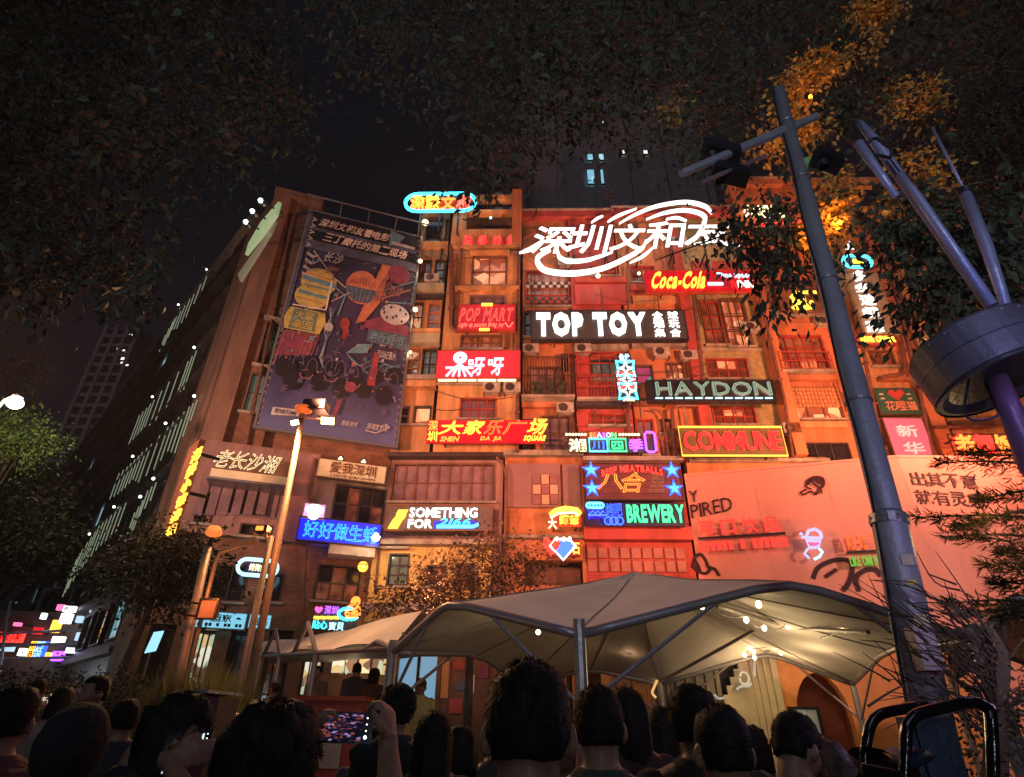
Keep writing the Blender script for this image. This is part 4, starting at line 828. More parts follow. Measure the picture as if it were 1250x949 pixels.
for k in range(34):      # lacing along both edges
    z = cz0+(cz1-cz0)*k/34
    b.tube([F.P(cx0-.08, z, .66), F.P(cx0+.12, z+.12, .68), F.P(cx0-.08, z+.24, .66)], .012, 4); b.tube([F.P(cx1+.08, z, .66), F.P(cx1-.12, z+.12, .68), F.P(cx1+.08, z+.24, .66)], .012, 4)
part('lacing', b, M_cl1, t)
def pr(name, col, **k):
    g_ = sum(col)/3; col = tuple(.55*(c*.8+g_*.2) for c in col); return mat('print_'+name, col, rough=.6, var=.25, scale=3, bump=0, **k)
P_cr = pr('cream', (1.3, 1.1, .95)); P_ye = pr('yellow', (.95, .78, .10)); P_or = pr('orange', (1.0, .30, .12)); P_ma = pr('magenta', (.42, .06, .16)); P_te = pr('teal', (.16, .50, .70)); P_bl = pr('slate_blue', (.14, .17, .30)); P_wh = pr('white', (.75, .74, .80)); P_dk = pr('ink', (.025, .02, .04)); P_re = pr('red', (.55, .05, .06)); P_pu = pr('lilac', (.28, .20, .42)); P_gn = pr('sage', (.25, .42, .33)); P_pk = pr('pink', (.55, .22, .25))
PD = .672
def BX(x, y): return (cx0+(cx1-cx0)*x, cz1-(cz1-cz0)*y)
layer = [0]
def ppoly(name, pts, m, lay=0):
    b = MB(); layer[0] += 1; d = PD+lay*.012+layer[0]*.0002; p = [BX(*q) for q in pts]; b.prism(F, p, d-.004, d); return part(name, b, m, t)
def pell(name, x, y, rx, ry, m, lay=0, n=18): return ppoly(name, [(x+rx*math.cos(2*math.pi*k/n), y+ry*math.sin(2*math.pi*k/n)) for k in range(n)], m, lay)
def pline(name, pts, m, w_=.05, lay=2):
    b = MB(); layer[0] += 1; d = PD+lay*.012+layer[0]*.0002; q = [BX(*p) for p in pts]
    for i in range(len(q)-1):
        dx, dz = q[i+1][0]-q[i][0], q[i+1][1]-q[i][1]; L = math.hypot(dx, dz) or 1; nx_, nz_ = -dz/L*w_/2, dx/L*w_/2; b.prism(F, [(q[i][0]+nx_, q[i][1]+nz_), (q[i+1][0]+nx_, q[i+1][1]+nz_), (q[i+1][0]-nx_, q[i+1][1]-nz_), (q[i][0]-nx_, q[i][1]-nz_)], d-.004, d)
    return part(name, b, m, t)
ppoly('printed_header', [(0, 0), (1, 0), (1, .155), (0, .155)], P_dk); ppoly('printed_beam', [(0, .155), (1, .155), (1, .20), (0, .20)], P_bl, 1); ppoly('printed_beam', [(.02, .085), (.98, .085), (.98, .10), (.02, .10)], P_bl, 1)
ppoly('printed_shape', [(.72, .0), (.86, .02), (.80, .07), (.72, .09)], P_te, 1); ppoly('printed_shape', [(.74, .06), (.96, .065), (.96, .08), (.74, .08)], P_wh, 1)
def ptext(s_, x0, y0, x1, y1, m, bold=.02, slant=.25, lay=3, cell=True, name='printed_character'): return text(F, s_, (*BX(x0, y1), *BX(x1, y0)), PD+.012*lay+.02, m, t, bold=bold, depth=.01, slant=slant, cell=cell, name=name)
ptext('深圳文和友看电影', .10, .030, .72, .075, P_cr, .045); ptext('三丁廊托的第二现场', .16, .102, .90, .148, P_cr, .045)
for k in range(5): ppoly('printed_chevron', [(.03, .03+.035*k), (.075, .045+.035*k), (.03, .06+.035*k), (.03, .05+.035*k), (.05, .045+.035*k), (.03, .04+.035*k)], P_wh, 2)
ppoly('printed_post', [(.0, .0), (.02, .0), (.02, .62), (.0, .62)], P_bl, 1)
for k in range(4): ppoly('printed_chevron', [(.05, .22+.035*k), (.11, .235+.035*k), (.16, .225+.035*k), (.11, .25+.035*k), (.05, .235+.035*k)], P_wh, 2)
ptext('长沙', .20, .20, .36, .255, P_wh, .04); ptext('夜', .24, .27, .34, .31, P_pk, .05); pline('printed_line', [(.10, .21), (.30, .32), (.42, .36)], P_wh, .08)
pell('printed_lantern', .20, .36, .145, .068, P_ye, 1); pline('printed_line', [(.07, .35), (.34, .365)], P_te, .3); pline('printed_line', [(.09, .385), (.33, .39)], P_te, .10); pline('printed_line', [(.08, .325), (.32, .34)], P_or, .08)
pell('printed_lantern', .17, .435, .135, .06, P_ye, 1); pline('printed_line', [(.06, .42), (.29, .43)], P_te, .2); pline('printed_line', [(.05, .45), (.29, .46)], P_or, .06)
pell('printed_lantern', .55, .34, .135, .085, P_or, 1); ppoly('printed_stripe', [(.42, .345), (.68, .345), (.67, .38), (.62, .415), (.50, .415), (.43, .38)], P_bl, 2)
for k in range(7): pline('printed_line', [(.43+.04*k, .35), (.46+.03*k, .41)], P_te, .04, 3)
for k in range(9): pline('printed_line', [(.44+.028*k, .285+.008*abs(4-k)), (.47+.022*k, .33)], P_re, .03, 3)
pline('printed_line', [(.31, .36), (.43, .40), (.40, .50)], P_te, .09); pline('printed_line', [(.33, .44), (.46, .38)], P_wh, .06)
ppoly('printed_post', [(.69, .20), (.77, .20), (.72, .40), (.62, .50), (.55, .52)], P_or, 1); ptext('灯火', .70, .25, .79, .40, P_pk, .02)
pell('printed_flower', .85, .235, .10, .05, P_ma, 1); pline('printed_line', [(.75, .33), (1, .25), (.99, .37), (.76, .39)], P_te, .08); pline('printed_line', [(.72, .38), (.97, .30)], P_pk, .12); ptext('酒楼', .78, .30, .90, .35, P_pk, .01)
pell('printed_cloud', .86, .44, .125, .05, P_wh, 2)
for k in range(8): pell('printed_spot', .77+.026*k, .44+.03*math.sin(k*2.3), .009, .007, P_dk, 3, 8)
ppoly('printed_roof', [(.62, .50), (.74, .465), (1, .485), (1, .53), (.62, .53)], P_ma, 1)
ppoly('printed_panel', [(.66, .53), (1, .53), (1, .60), (.66, .59)], P_bl, 1); ptext('老街蚝市', .68, .535, .97, .59, P_te, .03, .15); ptext('深圳纪录片', .76, .62, .92, .655, P_wh, .03, .0)
ppoly('printed_panel', [(.03, .50), (.30, .50), (.32, .545), (.29, .60), (.02, .60), (.0, .55)], P_ye, 1); ppoly('printed_panel', [(.06, .505), (.25, .505), (.25, .595), (.05, .595)], P_gn, 2); ptext('大家', .08, .51, .23, .55, P_ye, .03, 0); ptext('楽园', .07, .555, .23, .59, P_ye, .02, 0)
pline('printed_line', [(.04, .49), (.30, .485), (.30, .34)], P_cr, .08)
ppoly('printed_panel', [(.02, .61), (.28, .61), (.25, .70), (.0, .72)], P_ma, 1)
for k in range(4): pline('printed_line', [(.20+.03*k, .61), (.17+.03*k, .71)], P_pk, .04)
pline('printed_line', [(-.0+.01, .76), (.04, .61), (.29, .605)], P_pk, .05)
pell('printed_blossom', .35, .56, .035, .02, P_wh, 2)
for k in range(3): pline('printed_line', [(.33+.02*k, .47), (.35, .52), (.32+.03*k, .57), (.35, .62), (.33+.01*k, .70), (.37, .74), (.40, .72)], P_te if k else P_wh, .035)
pell('printed_head', .47, .53, .04, .028, P_re, 2); ppoly('printed_shape', [(.46, .55), (.51, .55), (.50, .60), (.47, .60)], P_re, 2)
ppoly('printed_wing', [(.52, .66), (.60, .61), (.72, .60), (.67, .645)], P_te, 2)
for k in range(4): pline('printed_line', [(.52, .66), (.62+.04*k, .71+.01*k), (.75+.04*k, .66+.01*k), (.96, .70-.01*k)], P_te, .03)
for x, y, rr_ in ((.10, .76, .075), (.26, .74, .07), (.44, .735, .065), (.62, .74, .06), (.78, .73, .06), (.93, .72, .06), (.17, .81, .065), (.36, .80, .06), (.53, .81, .065), (.70, .80, .06), (.86, .81, .065)):
    pell('printed_spectator', x, y, rr_, rr_*.62, P_dk, 2)
for x, y in ((.26, .775), (.44, .77), (.62, .78)): pline('printed_line', [(x-.05, y), (x-.03, y+.02), (x+.03, y+.02), (x+.05, y)], P_pk, .05, 4)
pline('printed_line', [(.44+.055*math.cos(k*.5), .735+.035*math.sin(k*.5)) for k in range(12)], P_pu, .03, 4); pell('printed_cap', .60, .80, .045, .022, P_ma, 4); ppoly('printed_scarf', [(.74, .63), (.78, .64), (.78, .78), (.72, .78)], P_re, 4)
for x, y, c in ((.13, .85, '开'), (.31, .83, '它'), (.50, .84, '卫'), (.69, .88, '个'), (.88, .88, '从'), (.95, .82, '、')): ptext(c, x-.022, y-.014, x+.022, y+.014, P_pu, .0, .2, 4)
ppoly('printed_label', [(.08, .925), (.27, .92), (.27, .945), (.08, .955)], P_wh, 2); ppoly('printed_shape', [(.52, .86), (.56, .85), (.53, .92), (.50, .92)], P_ma, 2)
ptext('即将开映', .10, .929, .25, .946, P_dk, .0, .1); ptext('超级夜市', .58, .935, .70, .955, P_wh, .03, .2); ptext('深圳文和友', .77, .93, .93, .955, P_wh, .05, .3); pline('printed_line', [(.76, .96), (.84, .965), (.94, .935), (.90, .925)], P_wh, .06)
rb_ = random.Random(4)
for k in range(110):
    x, y = rb_.uniform(.04, .95), rb_.choice([rb_.uniform(.22, .70), rb_.uniform(.60, .80)]); c_ = rb_.choice([P_te, P_pk, P_pu, P_wh, P_bl, P_bl, P_ma, P_or]); L_ = rb_.uniform(.015, .06)
    if rb_.random() < .5: a_ = rb_.choice([0, .25, -.3, 1.4, 1.6]); pline('printed_line', [(x, y), (min(.98, x+L_*math.cos(a_)), y-L_*.7*math.sin(a_))], c_, .035, 4)
    else: ppoly('printed_patch', [(x, y), (min(.99, x+L_*.6), y-.003), (min(.99, x+L_*.6), y+L_*.3), (x, y+L_*.32)], c_, 1)
for k in range(9):
    x = .08+.105*k; y = .715+.012*(k % 3); pline('printed_line', [(x-.04, y+.02), (x-.03, y-.015), (x, y-.03), (x+.03, y-.015), (x+.04, y+.02)], P_pu, .03, 4)
# banner lamps above
b = MB(); b.tube([F.P(cx0-.3, cz1+.35, 1.5), F.P(cx1+.3, cz1+.35, 1.5)], .05, 6)
for k in range(5): a = cx0+(cx1-cx0)*k/4; b.tube([F.P(a, cz1+.35, 1.5), F.P(a, cz1+.2, .5)], .03, 5)
part('lamp_rail', b, M_steel, t)
# ------------------------------------------------------------------ side street office block
M_tow = mat('grey_tower_render', (.38, .34, .35), var=.25); M_side = mat('side_street_cladding', (.09, .075, .07), rough=.5, var=.3, tile=(1.5, .9, .02, 0))
N_fin = glow('lamplit_fin_glow', (.58, .68, .46), .34, False); N_bul = glow('cool_white_lamp', (.8, 1, .85), 5)  # fins glow themselves in place of the lamplight washing them
SB = thing('side_street_block', 'long dark block on the side street with rows of pale green lit vertical fins', 'building', FS.P(45, 0, 0))
zs = ztop+.7
b = MB(); b.fbox(FS, 0, FS.L-.02, 0, zs, -9, -.2); part('wall', b, M_side, SB)
b = MB(); b.fbox(FS, FS.L-3.2, FS.L-.1, 0, ztop-.5, -.2, .15); part('corner_bay', b, M_corn, SB)
b = MB(); b.fbox(FS, 0, FS.L-3.3, zs, zs+.35, -.6, .3); part('cornice', b, M_con, SB)
for lvl in range(9):
    z = 4+lvl*(zs-4)/9
    b = MB(); b.fbox(FS, 2, FS.L-3.3, z-.12, z+.12, -.19, .25); part('floor_band', b, M_side, SB)
    for k in range(12):
        s1 = FS.L-4.2-k*3.1
        if s1 < 4: break
        b = MB(); frame(b, FS, (s1-1.9, z+.5, s1, z+(zs-4)/9-.5), .08, -.18, .0); W = part('window', b, M_dark, SB)
        pane(FS, s1-1.8, s1-.1, z+.6, z+(zs-4)/9-.6, -.17, M_litb if (lvl*7+k*5) % 23 == 0 else M_glassd, W)
fins = [((251, 331), (244, 352)), ((234, 358), (224, 386)), ((225, 366), (214, 398)), ((217, 374), (205, 404)), ((208, 392), (199, 418)), ((199, 408), (190, 430)), ((236, 427), (224, 470)), ((226, 440), (214, 478)), ((203, 465), (190, 508)), ((185, 487), (172, 524)), ((176, 497), (163, 534)), ((167, 506), (157, 538)),
    ((236, 487), (228, 512)), ((227, 495), (208, 552)), ((214, 508), (202, 548)), ((201, 520), (190, 566)), ((181, 541), (160, 592)), ((170, 551), (150, 592)), ((161, 560), (143, 600)), ((152, 569), (137, 605)), ((142, 577), (131, 608)), ((186, 588), (174, 614)), ((176, 598), (162, 632)), ((150, 612), (136, 650)), ((138, 622), (124, 660)), ((128, 630), (112, 672)), ((118, 640), (104, 684)), ((108, 655), (92, 700)), ((98, 668), (82, 716)), ((90, 682), (76, 726)), ((170, 610), (160, 650)), ((160, 625), (148, 660))]
mids = []
for p, q in zip(fins, fins[1:]):
    if abs(p[0][0]-q[0][0]) < 24 and 0 < q[0][1]-p[0][1] < 50: mids.append(tuple(tuple((p[k][z]+q[k][z])/2 for z in (0, 1)) for k in (0, 1)))
fins += mids
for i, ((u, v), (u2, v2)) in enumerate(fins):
    s_, z1 = FS.px(u, v, .4); s2, z0 = FS.px(u2, v2, .4); b = MB(); b.fbox(FS, s_-.02, s_+.02, z0, z1, .2, .25); f = part('lamplit_fin', b, N_fin, SB)
    if i % 3 == 0 and i < 32: b = MB(); b.ball(FS.P(s_, z1+.15, .4), .075, 5); part('bulb', b, N_bul, f)
# lit slanted screen and lamps at the roof corner
t = thing('roof_screen', 'pale green lit slanted screen panel at the roof corner beside three white lamps', 'screen', FS.P(FS.L-2, ztop-4, .6))
def poly3(name, pts, th, m, parent, **k):
    P_ = [Vector(p) for p in pts]; n_ = (P_[1]-P_[0]).cross(P_[2]-P_[0]).normalized()*th; b = MB(); n = len(P_); b.add(P_+[p+n_ for p in P_], [tuple(range(n))[::-1], tuple(range(n, 2*n))]+[(i, (i+1) % n, n+(i+1) % n, n+i) for i in range(n)]); return part(name, b, m, parent, **k)
def fsp(u, v, d): a, z = FS.px(u, v, d); return FS.P(a, z, d)
poly3('panel', [fsp(340, 246, 1.2), fsp(336, 262, 1.2), fsp(318, 288, 1.2), fsp(299, 311, 1.2), fsp(303, 297, 1.2), fsp(318, 271, 1.2)], .15, glow('pale_green_screen', (.55, .75, .40), .42), t)
poly3('lower_panel', [fsp(336, 270, 1.2), fsp(330, 285, 1.2), fsp(293, 344, 1.2), fsp(290, 335, 1.2)], .1, glow('dim_green_screen', (.35, .38, .25), .22), t)
b = MB(); b.tube([fsp(326, 268, .2), fsp(326, 268, 1.1)], .06, 6); b.tube([fsp(308, 300, .2), fsp(308, 300, 1.1)], .06, 6); part('bracket', b, M_steeld, t)
for i, (u, v) in enumerate(((318, 245), (308, 258), (300, 271))):
    p = fsp(u, v, 1.8); q = thing('roof_lamp', 'cool white roof lamp, %s of the three beside the green screen' % ['topmost', 'middle', 'lowest'][i], 'lamp', p, 'three roof lamps at the corner'); b = MB(); b.tube([p, p+Vector((.9, .5, -.3))], .04, 6); b.lathe(p+Vector((.1, .05, 0)), [(.05, 0), (.2, -.1), (.22, -.12)], 10); part('lamp_arm', b, M_steeld, q); b = MB(); b.ball(p, .11, 6); part('bulb', b, N_bul, q)
# upright yellow neon on the corner
t = thing('neon_sign', 'long upright yellow neon characters running down the dark street corner', 'sign', FS.P(FS.L-1.5, 8, 1.0)); F = FS
for i, ch in enumerate('海鲜小馆排档'):
    p0 = (242-i*6.2, 556+i*18.5); r = F.rect(p0[0]-7, p0[1]-8.5, p0[0]+7, p0[1]+8, 1.2); ca = (r[0]+r[2])/2; text(F, ch, (ca-.5, r[1]+.1, ca+.5, r[3]-.1), 1.25, N_am, t, bold=.04, cell=True, name='character')
a, z1 = F.px(238, 545, 1); a2, z0 = F.px(205, 665, 1); b = MB(); b.fbox(F, (a+a2)/2-.62, (a+a2)/2+.62, z0, z1, .9, 1.1); part('board', b, M_brn, t)
for q in (.1, .5, .9): z = z0+(z1-z0)*q; b = MB(); b.fbox(F, (a+a2)/2-.05, (a+a2)/2+.05, z, z+.1, .1, .9); part('bracket', b, M_steeld, t)

# ------------------------------------------------------------------ towers behind
def tower(name, label, ua, ub, v_top, Y, lits, col=None, vbase=None, fl=3.1, dep=18, ribs=5, lm=None):
    pa, pb = at(ua, 400, Y), at(ub, 400, Y); zt_ = at((ua+ub)/2, v_top, Y).z; G = Face((pa.x, Y), (pb.x, Y)); B = thing(name, label, 'building', ((pa.x+pb.x)/2, Y, 0)); L = G.L
    b = MB(); b.fbox(G, 0, L, 0, zt_, -dep, 0); part('wall', b, col or M_tow, B)
    for k in range(ribs+1): b = MB(); a = L*k/ribs; b.fbox(G, a-.5, a+.5, 0, zt_+.5, -.2, .7); part('rib', b, col or M_tow, B)
    n = int(zt_/fl)
    for j in range(max(0, n-22), n): b = MB(); b.fbox(G, .5, L-.5, j*fl-.18, j*fl+.75, .01, .5); part('balcony_band', b, col or M_tow, B)
    cw = L/ribs
    for j in range(max(0, n-22), n):
        for k in range(ribs):
            b = MB(); a = cw*k+cw*.2; w_ = cw*.6; frame(b, G, (a, j*fl+.8, a+w_, (j+1)*fl-.3), .08, .0, .12); W = part('window', b, M_dark, B); pane(G, a+.08, a+w_-.08, j*fl+.88, (j+1)*fl-.38, .02, M_glassd, W)
    for u, v, w_, h, m in lits:
        r = G.rect(u-w_/2, v-h/2, u+w_/2, v+h/2, .5); b = MB(); frame(b, G, (r[0]-.1, r[1]-.1, r[2]+.1, r[3]+.1), .1, .3, .56); W = part('lit_window', b, M_dark, B); nn = 2
        for q in range(nn): pane(G, r[0]+(r[2]-r[0])*q/nn+.04, r[0]+(r[2]-r[0])*(q+1)/nn-.04, r[1], r[3], .5, m, W)
    return B
M_litc = lit('cyan_lit_pane', [(.35, .75, .95), (.25, .6, .8), (.5, .85, 1)], .9, .8); M_sp = glow('far_window_light', (1, .95, .8), 1.6, False)
tower('residential_tower', 'dim grey residential tower behind the roof with two cyan lit windows', 640, 905, -120, 62, [(727, 192, 20, 7, M_litc), (727, 216, 20, 17, M_litc), (719, 131, 3, 3, M_sp), (760, 186, 5, 4, M_sp), (788, 186, 5, 4, M_sp), (737, 150, 3, 3, M_sp), (876, 150, 6, 5, M_sp)], ribs=5)
tower('residential_tower', 'narrow mauve brown tower shaft behind the roof, left of the grey tower', 592, 637, 172, 58, [], col=mat('brown_tower_render', (.34, .20, .20)), ribs=2)
tower('office_tower', 'far dark tower at the left with a cluster of tiny lit windows near its top', 132, 172, 400, 130, [(160, 409, 5, 2, M_sp), (144, 426, 3, 2, M_sp), (151, 428, 3, 2, M_sp), (158, 429, 3, 2, M_sp), (140, 439, 4, 2, M_sp), (151, 438, 7, 3, M_sp), (149, 443, 4, 2, M_sp), (155, 446, 4, 2, M_sp), (146, 483, 2, 3, M_sp), (143, 536, 2, 2, M_sp)], ribs=3)
tower('apartment_block', 'dark apartment block far down the side street behind the trees', 20, 118, 560, 95, [(107, 577, 3, 3, M_sp), (106, 584, 3, 3, M_sp), (104, 590, 3, 3, M_sp), (60, 640, 3, 3, M_sp)], ribs=4)

# ------------------------------------------------------------------ coral hoarding
HB = thing('hoarding', 'tall coral fabric hoarding printed with dark line drawings, half covering the front', 'hoarding', (TH.x, TH.y, 0))
def coral():
    m = mat('coral_fabric', (.78, .33, .25), rough=.7, var=.16, scale=.5, bump=.25, streak=1); return m
M_cor = coral(); M_ink = mat('dark_print', (.045, .010, .014), rough=.6, var=.1)
HZ = 8.6
for G, n in ((FH1, 3), (FH2, 4)):
    for k in range(n):
        a0, a1 = G.L*k/n, G.L*(k+1)/n; b = MB(); nx = 8
        for j in range(9):
            for i in range(nx+1): q = i/nx; b.v.append(tuple(G.P(a0+(a1-a0)*q, HZ*j/8, .015*math.sin(q*math.pi)*math.sin(j*1.3+k)+.006*math.sin(j*2.1+i))))
        for j in range(8):
            for i in range(nx): o = j*(nx+1)+i; b.f.append((o, o+1, o+nx+2, o+nx+1)); b.m.append(0)
        part('fabric_panel', b, M_cor, HB, smooth=True)
    for k in range(n+1): b = MB(); a = min(max(G.L*k/n, .05), G.L-.05); b.fbox(G, a-.04, a+.04, 0, HZ, -.15, -.06); part('scaffold_post', b, M_steel, HB)
    b = MB(); b.fbox(G, 0, G.L, HZ-.05, HZ+.03, -.12, .02); part('top_rail', b, M_cor, HB)
b = MB(); rr0 = Vector((FH1.o.x, FH1.o.y, 0))
def hline(G, pts, w_=.07, closed=False, m=None, name='printed_line'):
    q = smoothline(pxl(G, pts, .03), 5); b = MB()
    for i in range(len(q)-1):
        dx, dz = q[i+1][0]-q[i][0], q[i+1][1]-q[i][1]; L = math.hypot(dx, dz) or 1; n_ = (-dz/L*w_/2, dx/L*w_/2); e_ = (dx/L*w_*.4, dz/L*w_*.4)
        b.prism(G, [(q[i][0]+n_[0]-e_[0], q[i][1]+n_[1]-e_[1]), (q[i+1][0]+n_[0]+e_[0], q[i+1][1]+n_[1]+e_[1]), (q[i+1][0]-n_[0]+e_[0], q[i+1][1]-n_[1]+e_[1]), (q[i][0]-n_[0]-e_[0], q[i][1]-n_[1]-e_[1])], .026+.0003*i, .030+.0003*i)
    return part(name, b, m or M_ink, HB)
text(FH1, 'Y', FH1.rect(841, 599, 852, 613, .03), .03, M_ink, HB, bold=.0, depth=.01); text(FH1, 'PIRED', FH1.rect(843, 615, 895, 632, .03), .03, M_ink, HB, bold=.0, depth=.01, rise=.18)
hline(FH1, [(984, 598), (978, 601), (981, 604), (990, 600), (996, 604), (1001, 596), (1003, 602)], .05); hline(FH1, [(988, 590), (984, 594), (990, 597)], .05); hline(FH1, [(990, 588), (985, 590), (988, 585), (996, 582), (1004, 584), (1006, 590), (1003, 595), (996, 593), (990, 588)], .06)
P_ = pxl(FH1, [(989, 587), (993, 582), (1001, 581), (1006, 586), (1006, 591), (1000, 590), (995, 586)], .1); b = MB(); b.prism(FH1, P_, .024, .031); part('printed_shape', b, M_ink, HB)
hline(FH1, [(845, 692), (848, 681), (855, 677), (861, 684), (865, 693), (872, 695), (877, 702)], .09); hline(FH1, [(845, 692), (852, 698), (862, 700), (868, 693)], .09); P_ = pxl(FH1, [(847, 697), (849, 681), (854, 690), (858, 700)], .1); b = MB(); b.prism(FH1, P_, .024, .031); part('printed_shape', b, M_ink, HB)
hline(FH1, [(993, 705), (998, 694), (1012, 686), (1028, 683), (1038, 687), (1040, 698), (1036, 712), (1030, 720)], .12); hline(FH1, [(1008, 704), (1020, 696)], .1); hline(FH1, [(1048, 720), (1045, 706), (1055, 697), (1068, 696), (1074, 702)], .12)
text(FH2, '出其不意', FH2.rect(1112, 576, 1192, 593, .03), .03, M_ink, HB, bold=.02, depth=.01, cell=True, name='character', rise=-.1); text(FH2, '就有灵感', FH2.rect(1118, 598, 1202, 616, .03), .03, M_ink, HB, bold=.02, depth=.01, cell=True, name='character', rise=-.1)
for lb, tx, G, q, m_, kw in (('dim red reflection of four neon characters low on the coral hoarding', '可口饮品', FH1, (850, 634, 957, 652), glow('red_neon_reflection', (1, .06, .04), .9), dict(bold=.06)), ('small red-orange reflection of neon characters low on the hoarding beside the pole', '辣妹子', FH1, (1031, 654, 1075, 671), glow('orange_neon_reflection', (1, .16, .03), .9), dict(bold=.05))):  # reflections of neon signs, built as glowing characters in front of the fabric
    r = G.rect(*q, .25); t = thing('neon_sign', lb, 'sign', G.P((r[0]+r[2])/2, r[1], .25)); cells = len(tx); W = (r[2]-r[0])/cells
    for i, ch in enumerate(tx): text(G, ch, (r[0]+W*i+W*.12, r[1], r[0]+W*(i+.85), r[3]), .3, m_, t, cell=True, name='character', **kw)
    text(G, '------ - ------' if cells == 4 else 'LIKE OMI HOT', (r[0], r[1]-.45, r[2], r[1]-.18), .28, m_ if cells == 4 else glow('green_neon_reflection', (.3, .9, .1), .45), t, bold=.02)
    b = MB(); b.fbox(G, r[0], r[2], r[1]-.08, r[1]-.03, .11, .27); part('added_rail', b, M_steeld, t)
t = thing('figure_reflection', 'small pale violet and white reflection of a neon figure in a hat low on the hoarding', 'sign', FH1.P(*FH1.px(993, 680, .3), .3)); G = FH1; N_vi = glow('violet_neon_reflection', (.62, .62, 1), 1.0)  # another reflection, drawn as glowing tubes
def hreflection(pts, m, r_=.04, cl=False): b = MB(); neon(b, G, pxl(G, pts, .3), .3, r_, cl); part('neon_tube', b, m, t)
hreflection([(984, 655), (987, 648), (995, 646), (1001, 650), (1003, 656)], N_vi, .05); hreflection([(978, 656), (1004, 657)], N_vi); hreflection([(984, 660), (1002, 661), (999, 668), (988, 669)], N_vi, .05, True); hreflection([(988, 663), (994, 666), (999, 663)], glow('pink_neon_reflection', (1, .1, .4), 1)); hreflection([(1000, 670), (1004, 674), (1000, 680), (994, 683)], N_cyw); hreflection([(986, 670), (982, 676), (988, 682)], N_vi); hreflection([(976, 651), (980, 653)], N_vi)

# ------------------------------------------------------------------ tents
M_can = mat('off_white_canvas', (.80, .70, .69), rough=.7, var=.1, scale=1.5, bump=.05); M_seam = mat('canvas_seam', (.38, .32, .30), rough=.8); M_tube = mat('tent_frame_steel', (.30, .26, .30), rough=.35, metal=.35, var=.1)
def tent(label, corners, apex, peak, ztop_=None, rise=.32, posts=True, pr=.055, group='white canvas tents in the square', nsub=6):
    t = thing('canvas_tent', label, 'tent', (peak[0], peak[1], 0), group); P_ = [Vector(c) for c in corners]; n = len(P_); pk = Vector(peak); edge = []
    for i in range(n):
        a, c = P_[i], P_[(i+1) % n]; m_ = Vector(apex[i]) if apex[i] is not None else (a+c)/2+Vector((0, 0, rise))
        seg = []
        for k in range(nsub*2):
            s = k/(nsub*2); q = a+(m_-a)*(s*2) if s < .5 else m_+(c-m_)*((s-.5)*2); 
            if .42 < s < .58: w_ = 1-abs(s-.5)/.08; q = q-Vector((0, 0, .05*w_*w_))
            seg.append(q)
        edge.append(seg)
    ring = [q for s in edge for q in s]; N = len(ring); b = MB(); R_ = 6
    for j in range(R_+1):
        f = j/R_
        for q in ring: p = q+(pk-q)*f; p.z -= .05*math.sin(math.pi*f)+.012*math.sin(9*f+q.x*5); b.v.append(tuple(p))
    for j in range(R_):
        for k in range(N): b.f.append((j*N+k, j*N+(k+1) % N, (j+1)*N+(k+1) % N, (j+1)*N+k)); b.m.append(0)
    part('canopy', b, M_can, t, smooth=True)
    for k in range(0, N, nsub):
        for sgn in (1, -1): q = MB(); q.tube([Vector(b.v[j*N+k])+Vector((0, 0, .008*sgn)) for j in range(R_)], .010, 4); part('seam', q, M_seam, t)
    for s, q in zip(edge, [P_[(i+1) % n] for i in range(n)]): b = MB(); b.tube([p-Vector((0, 0, .04)) for p in s]+[q-Vector((0, 0, .04))], pr*.9, 8); part('edge_tube', b, M_tube, t, smooth=True)
    for i, p in enumerate(P_):
        if not posts or (isinstance(posts, (list, tuple)) and i not in posts): continue
        b = MB(); b.tube([(p.x, p.y, 0), (p.x, p.y, p.z+.12)], pr*1.15, 10); b.lathe((p.x, p.y, 0), [(.0, .03), (.2, .03), (.2, 0)], 10); part('post', b, M_tube, t, smooth=False)
        b = MB()
        for s in (edge[i][4], edge[i-1][-4]): b.tube([(p.x, p.y, p.z-.75), s-Vector((0, 0, .04))], pr*.42, 6)
        part('brace', b, M_tube, t)
    return t
Z = 2.45
c = dict(P1=atz(480, 793, Z), P2=atz(707, 770, Z), P3=atz(1188, 777, Z), B1=atz(805, 833, Z), B2=atz(1040, 833, Z), B0=atz(640, 832, Z))
A1 = at(548, 731, (c['P1'].y+c['P2'].y)/2-.0); A2 = at(962, 705, (c['P2'].y+c['P3'].y)/2); A4 = at(935, 795, (c['B1'].y+c['B2'].y)/2)
pk = at(775, 699, 11.0)
TT = tent('largest white canvas tent with a central peak and string lights under its right half', [c['P1'], c['P2'], c['P3'], c['B2'], c['B1'], c['B0']], [A1, A2, None, A4, None, None], pk, pr=.06)
# inner tubes under the right bay
b = MB(); 
for p, q in ((at(875, 740, 9.5), at(962, 766, 12)), (at(962, 766, 12), at(1060, 772, 9)), (at(935, 795, 15), at(1015, 762, 11)), (c['B1'], at(920, 770, 12.5))): b.tube([p, q], .035, 6)
part('inner_tube', b, M_tube, TT)
t = thing('canvas_tent', 'long low row of pale canvas roofs with gable tubes running off to the left', 'tent', (-5, 13, 0), 'white canvas tents in the square')
E0, E1, R0, R1 = at(309, 802, 18), at(478, 791, 9.6), at(316, 785, 19.5), at(515, 746, 11.6); B0_, B1_ = at(330, 812, 22), at(600, 800, 14.5)
b = MB(); n = 24
for j, (p, q) in enumerate(((E0, E1), (R0, R1), (B0_, B1_))):
    for i in range(n+1): s = i/n; x = p.lerp(q, s); x.z += (.10 if j == 0 else .05)*abs(math.sin(s*math.pi*3.0))-(.12*math.sin(s*math.pi) if j == 1 else 0); b.v.append(tuple(x))
for j in range(2):
    for i in range(n): o = j*(n+1)+i; b.f.append((o, o+1, o+n+2, o+n+1)); b.m.append(0)
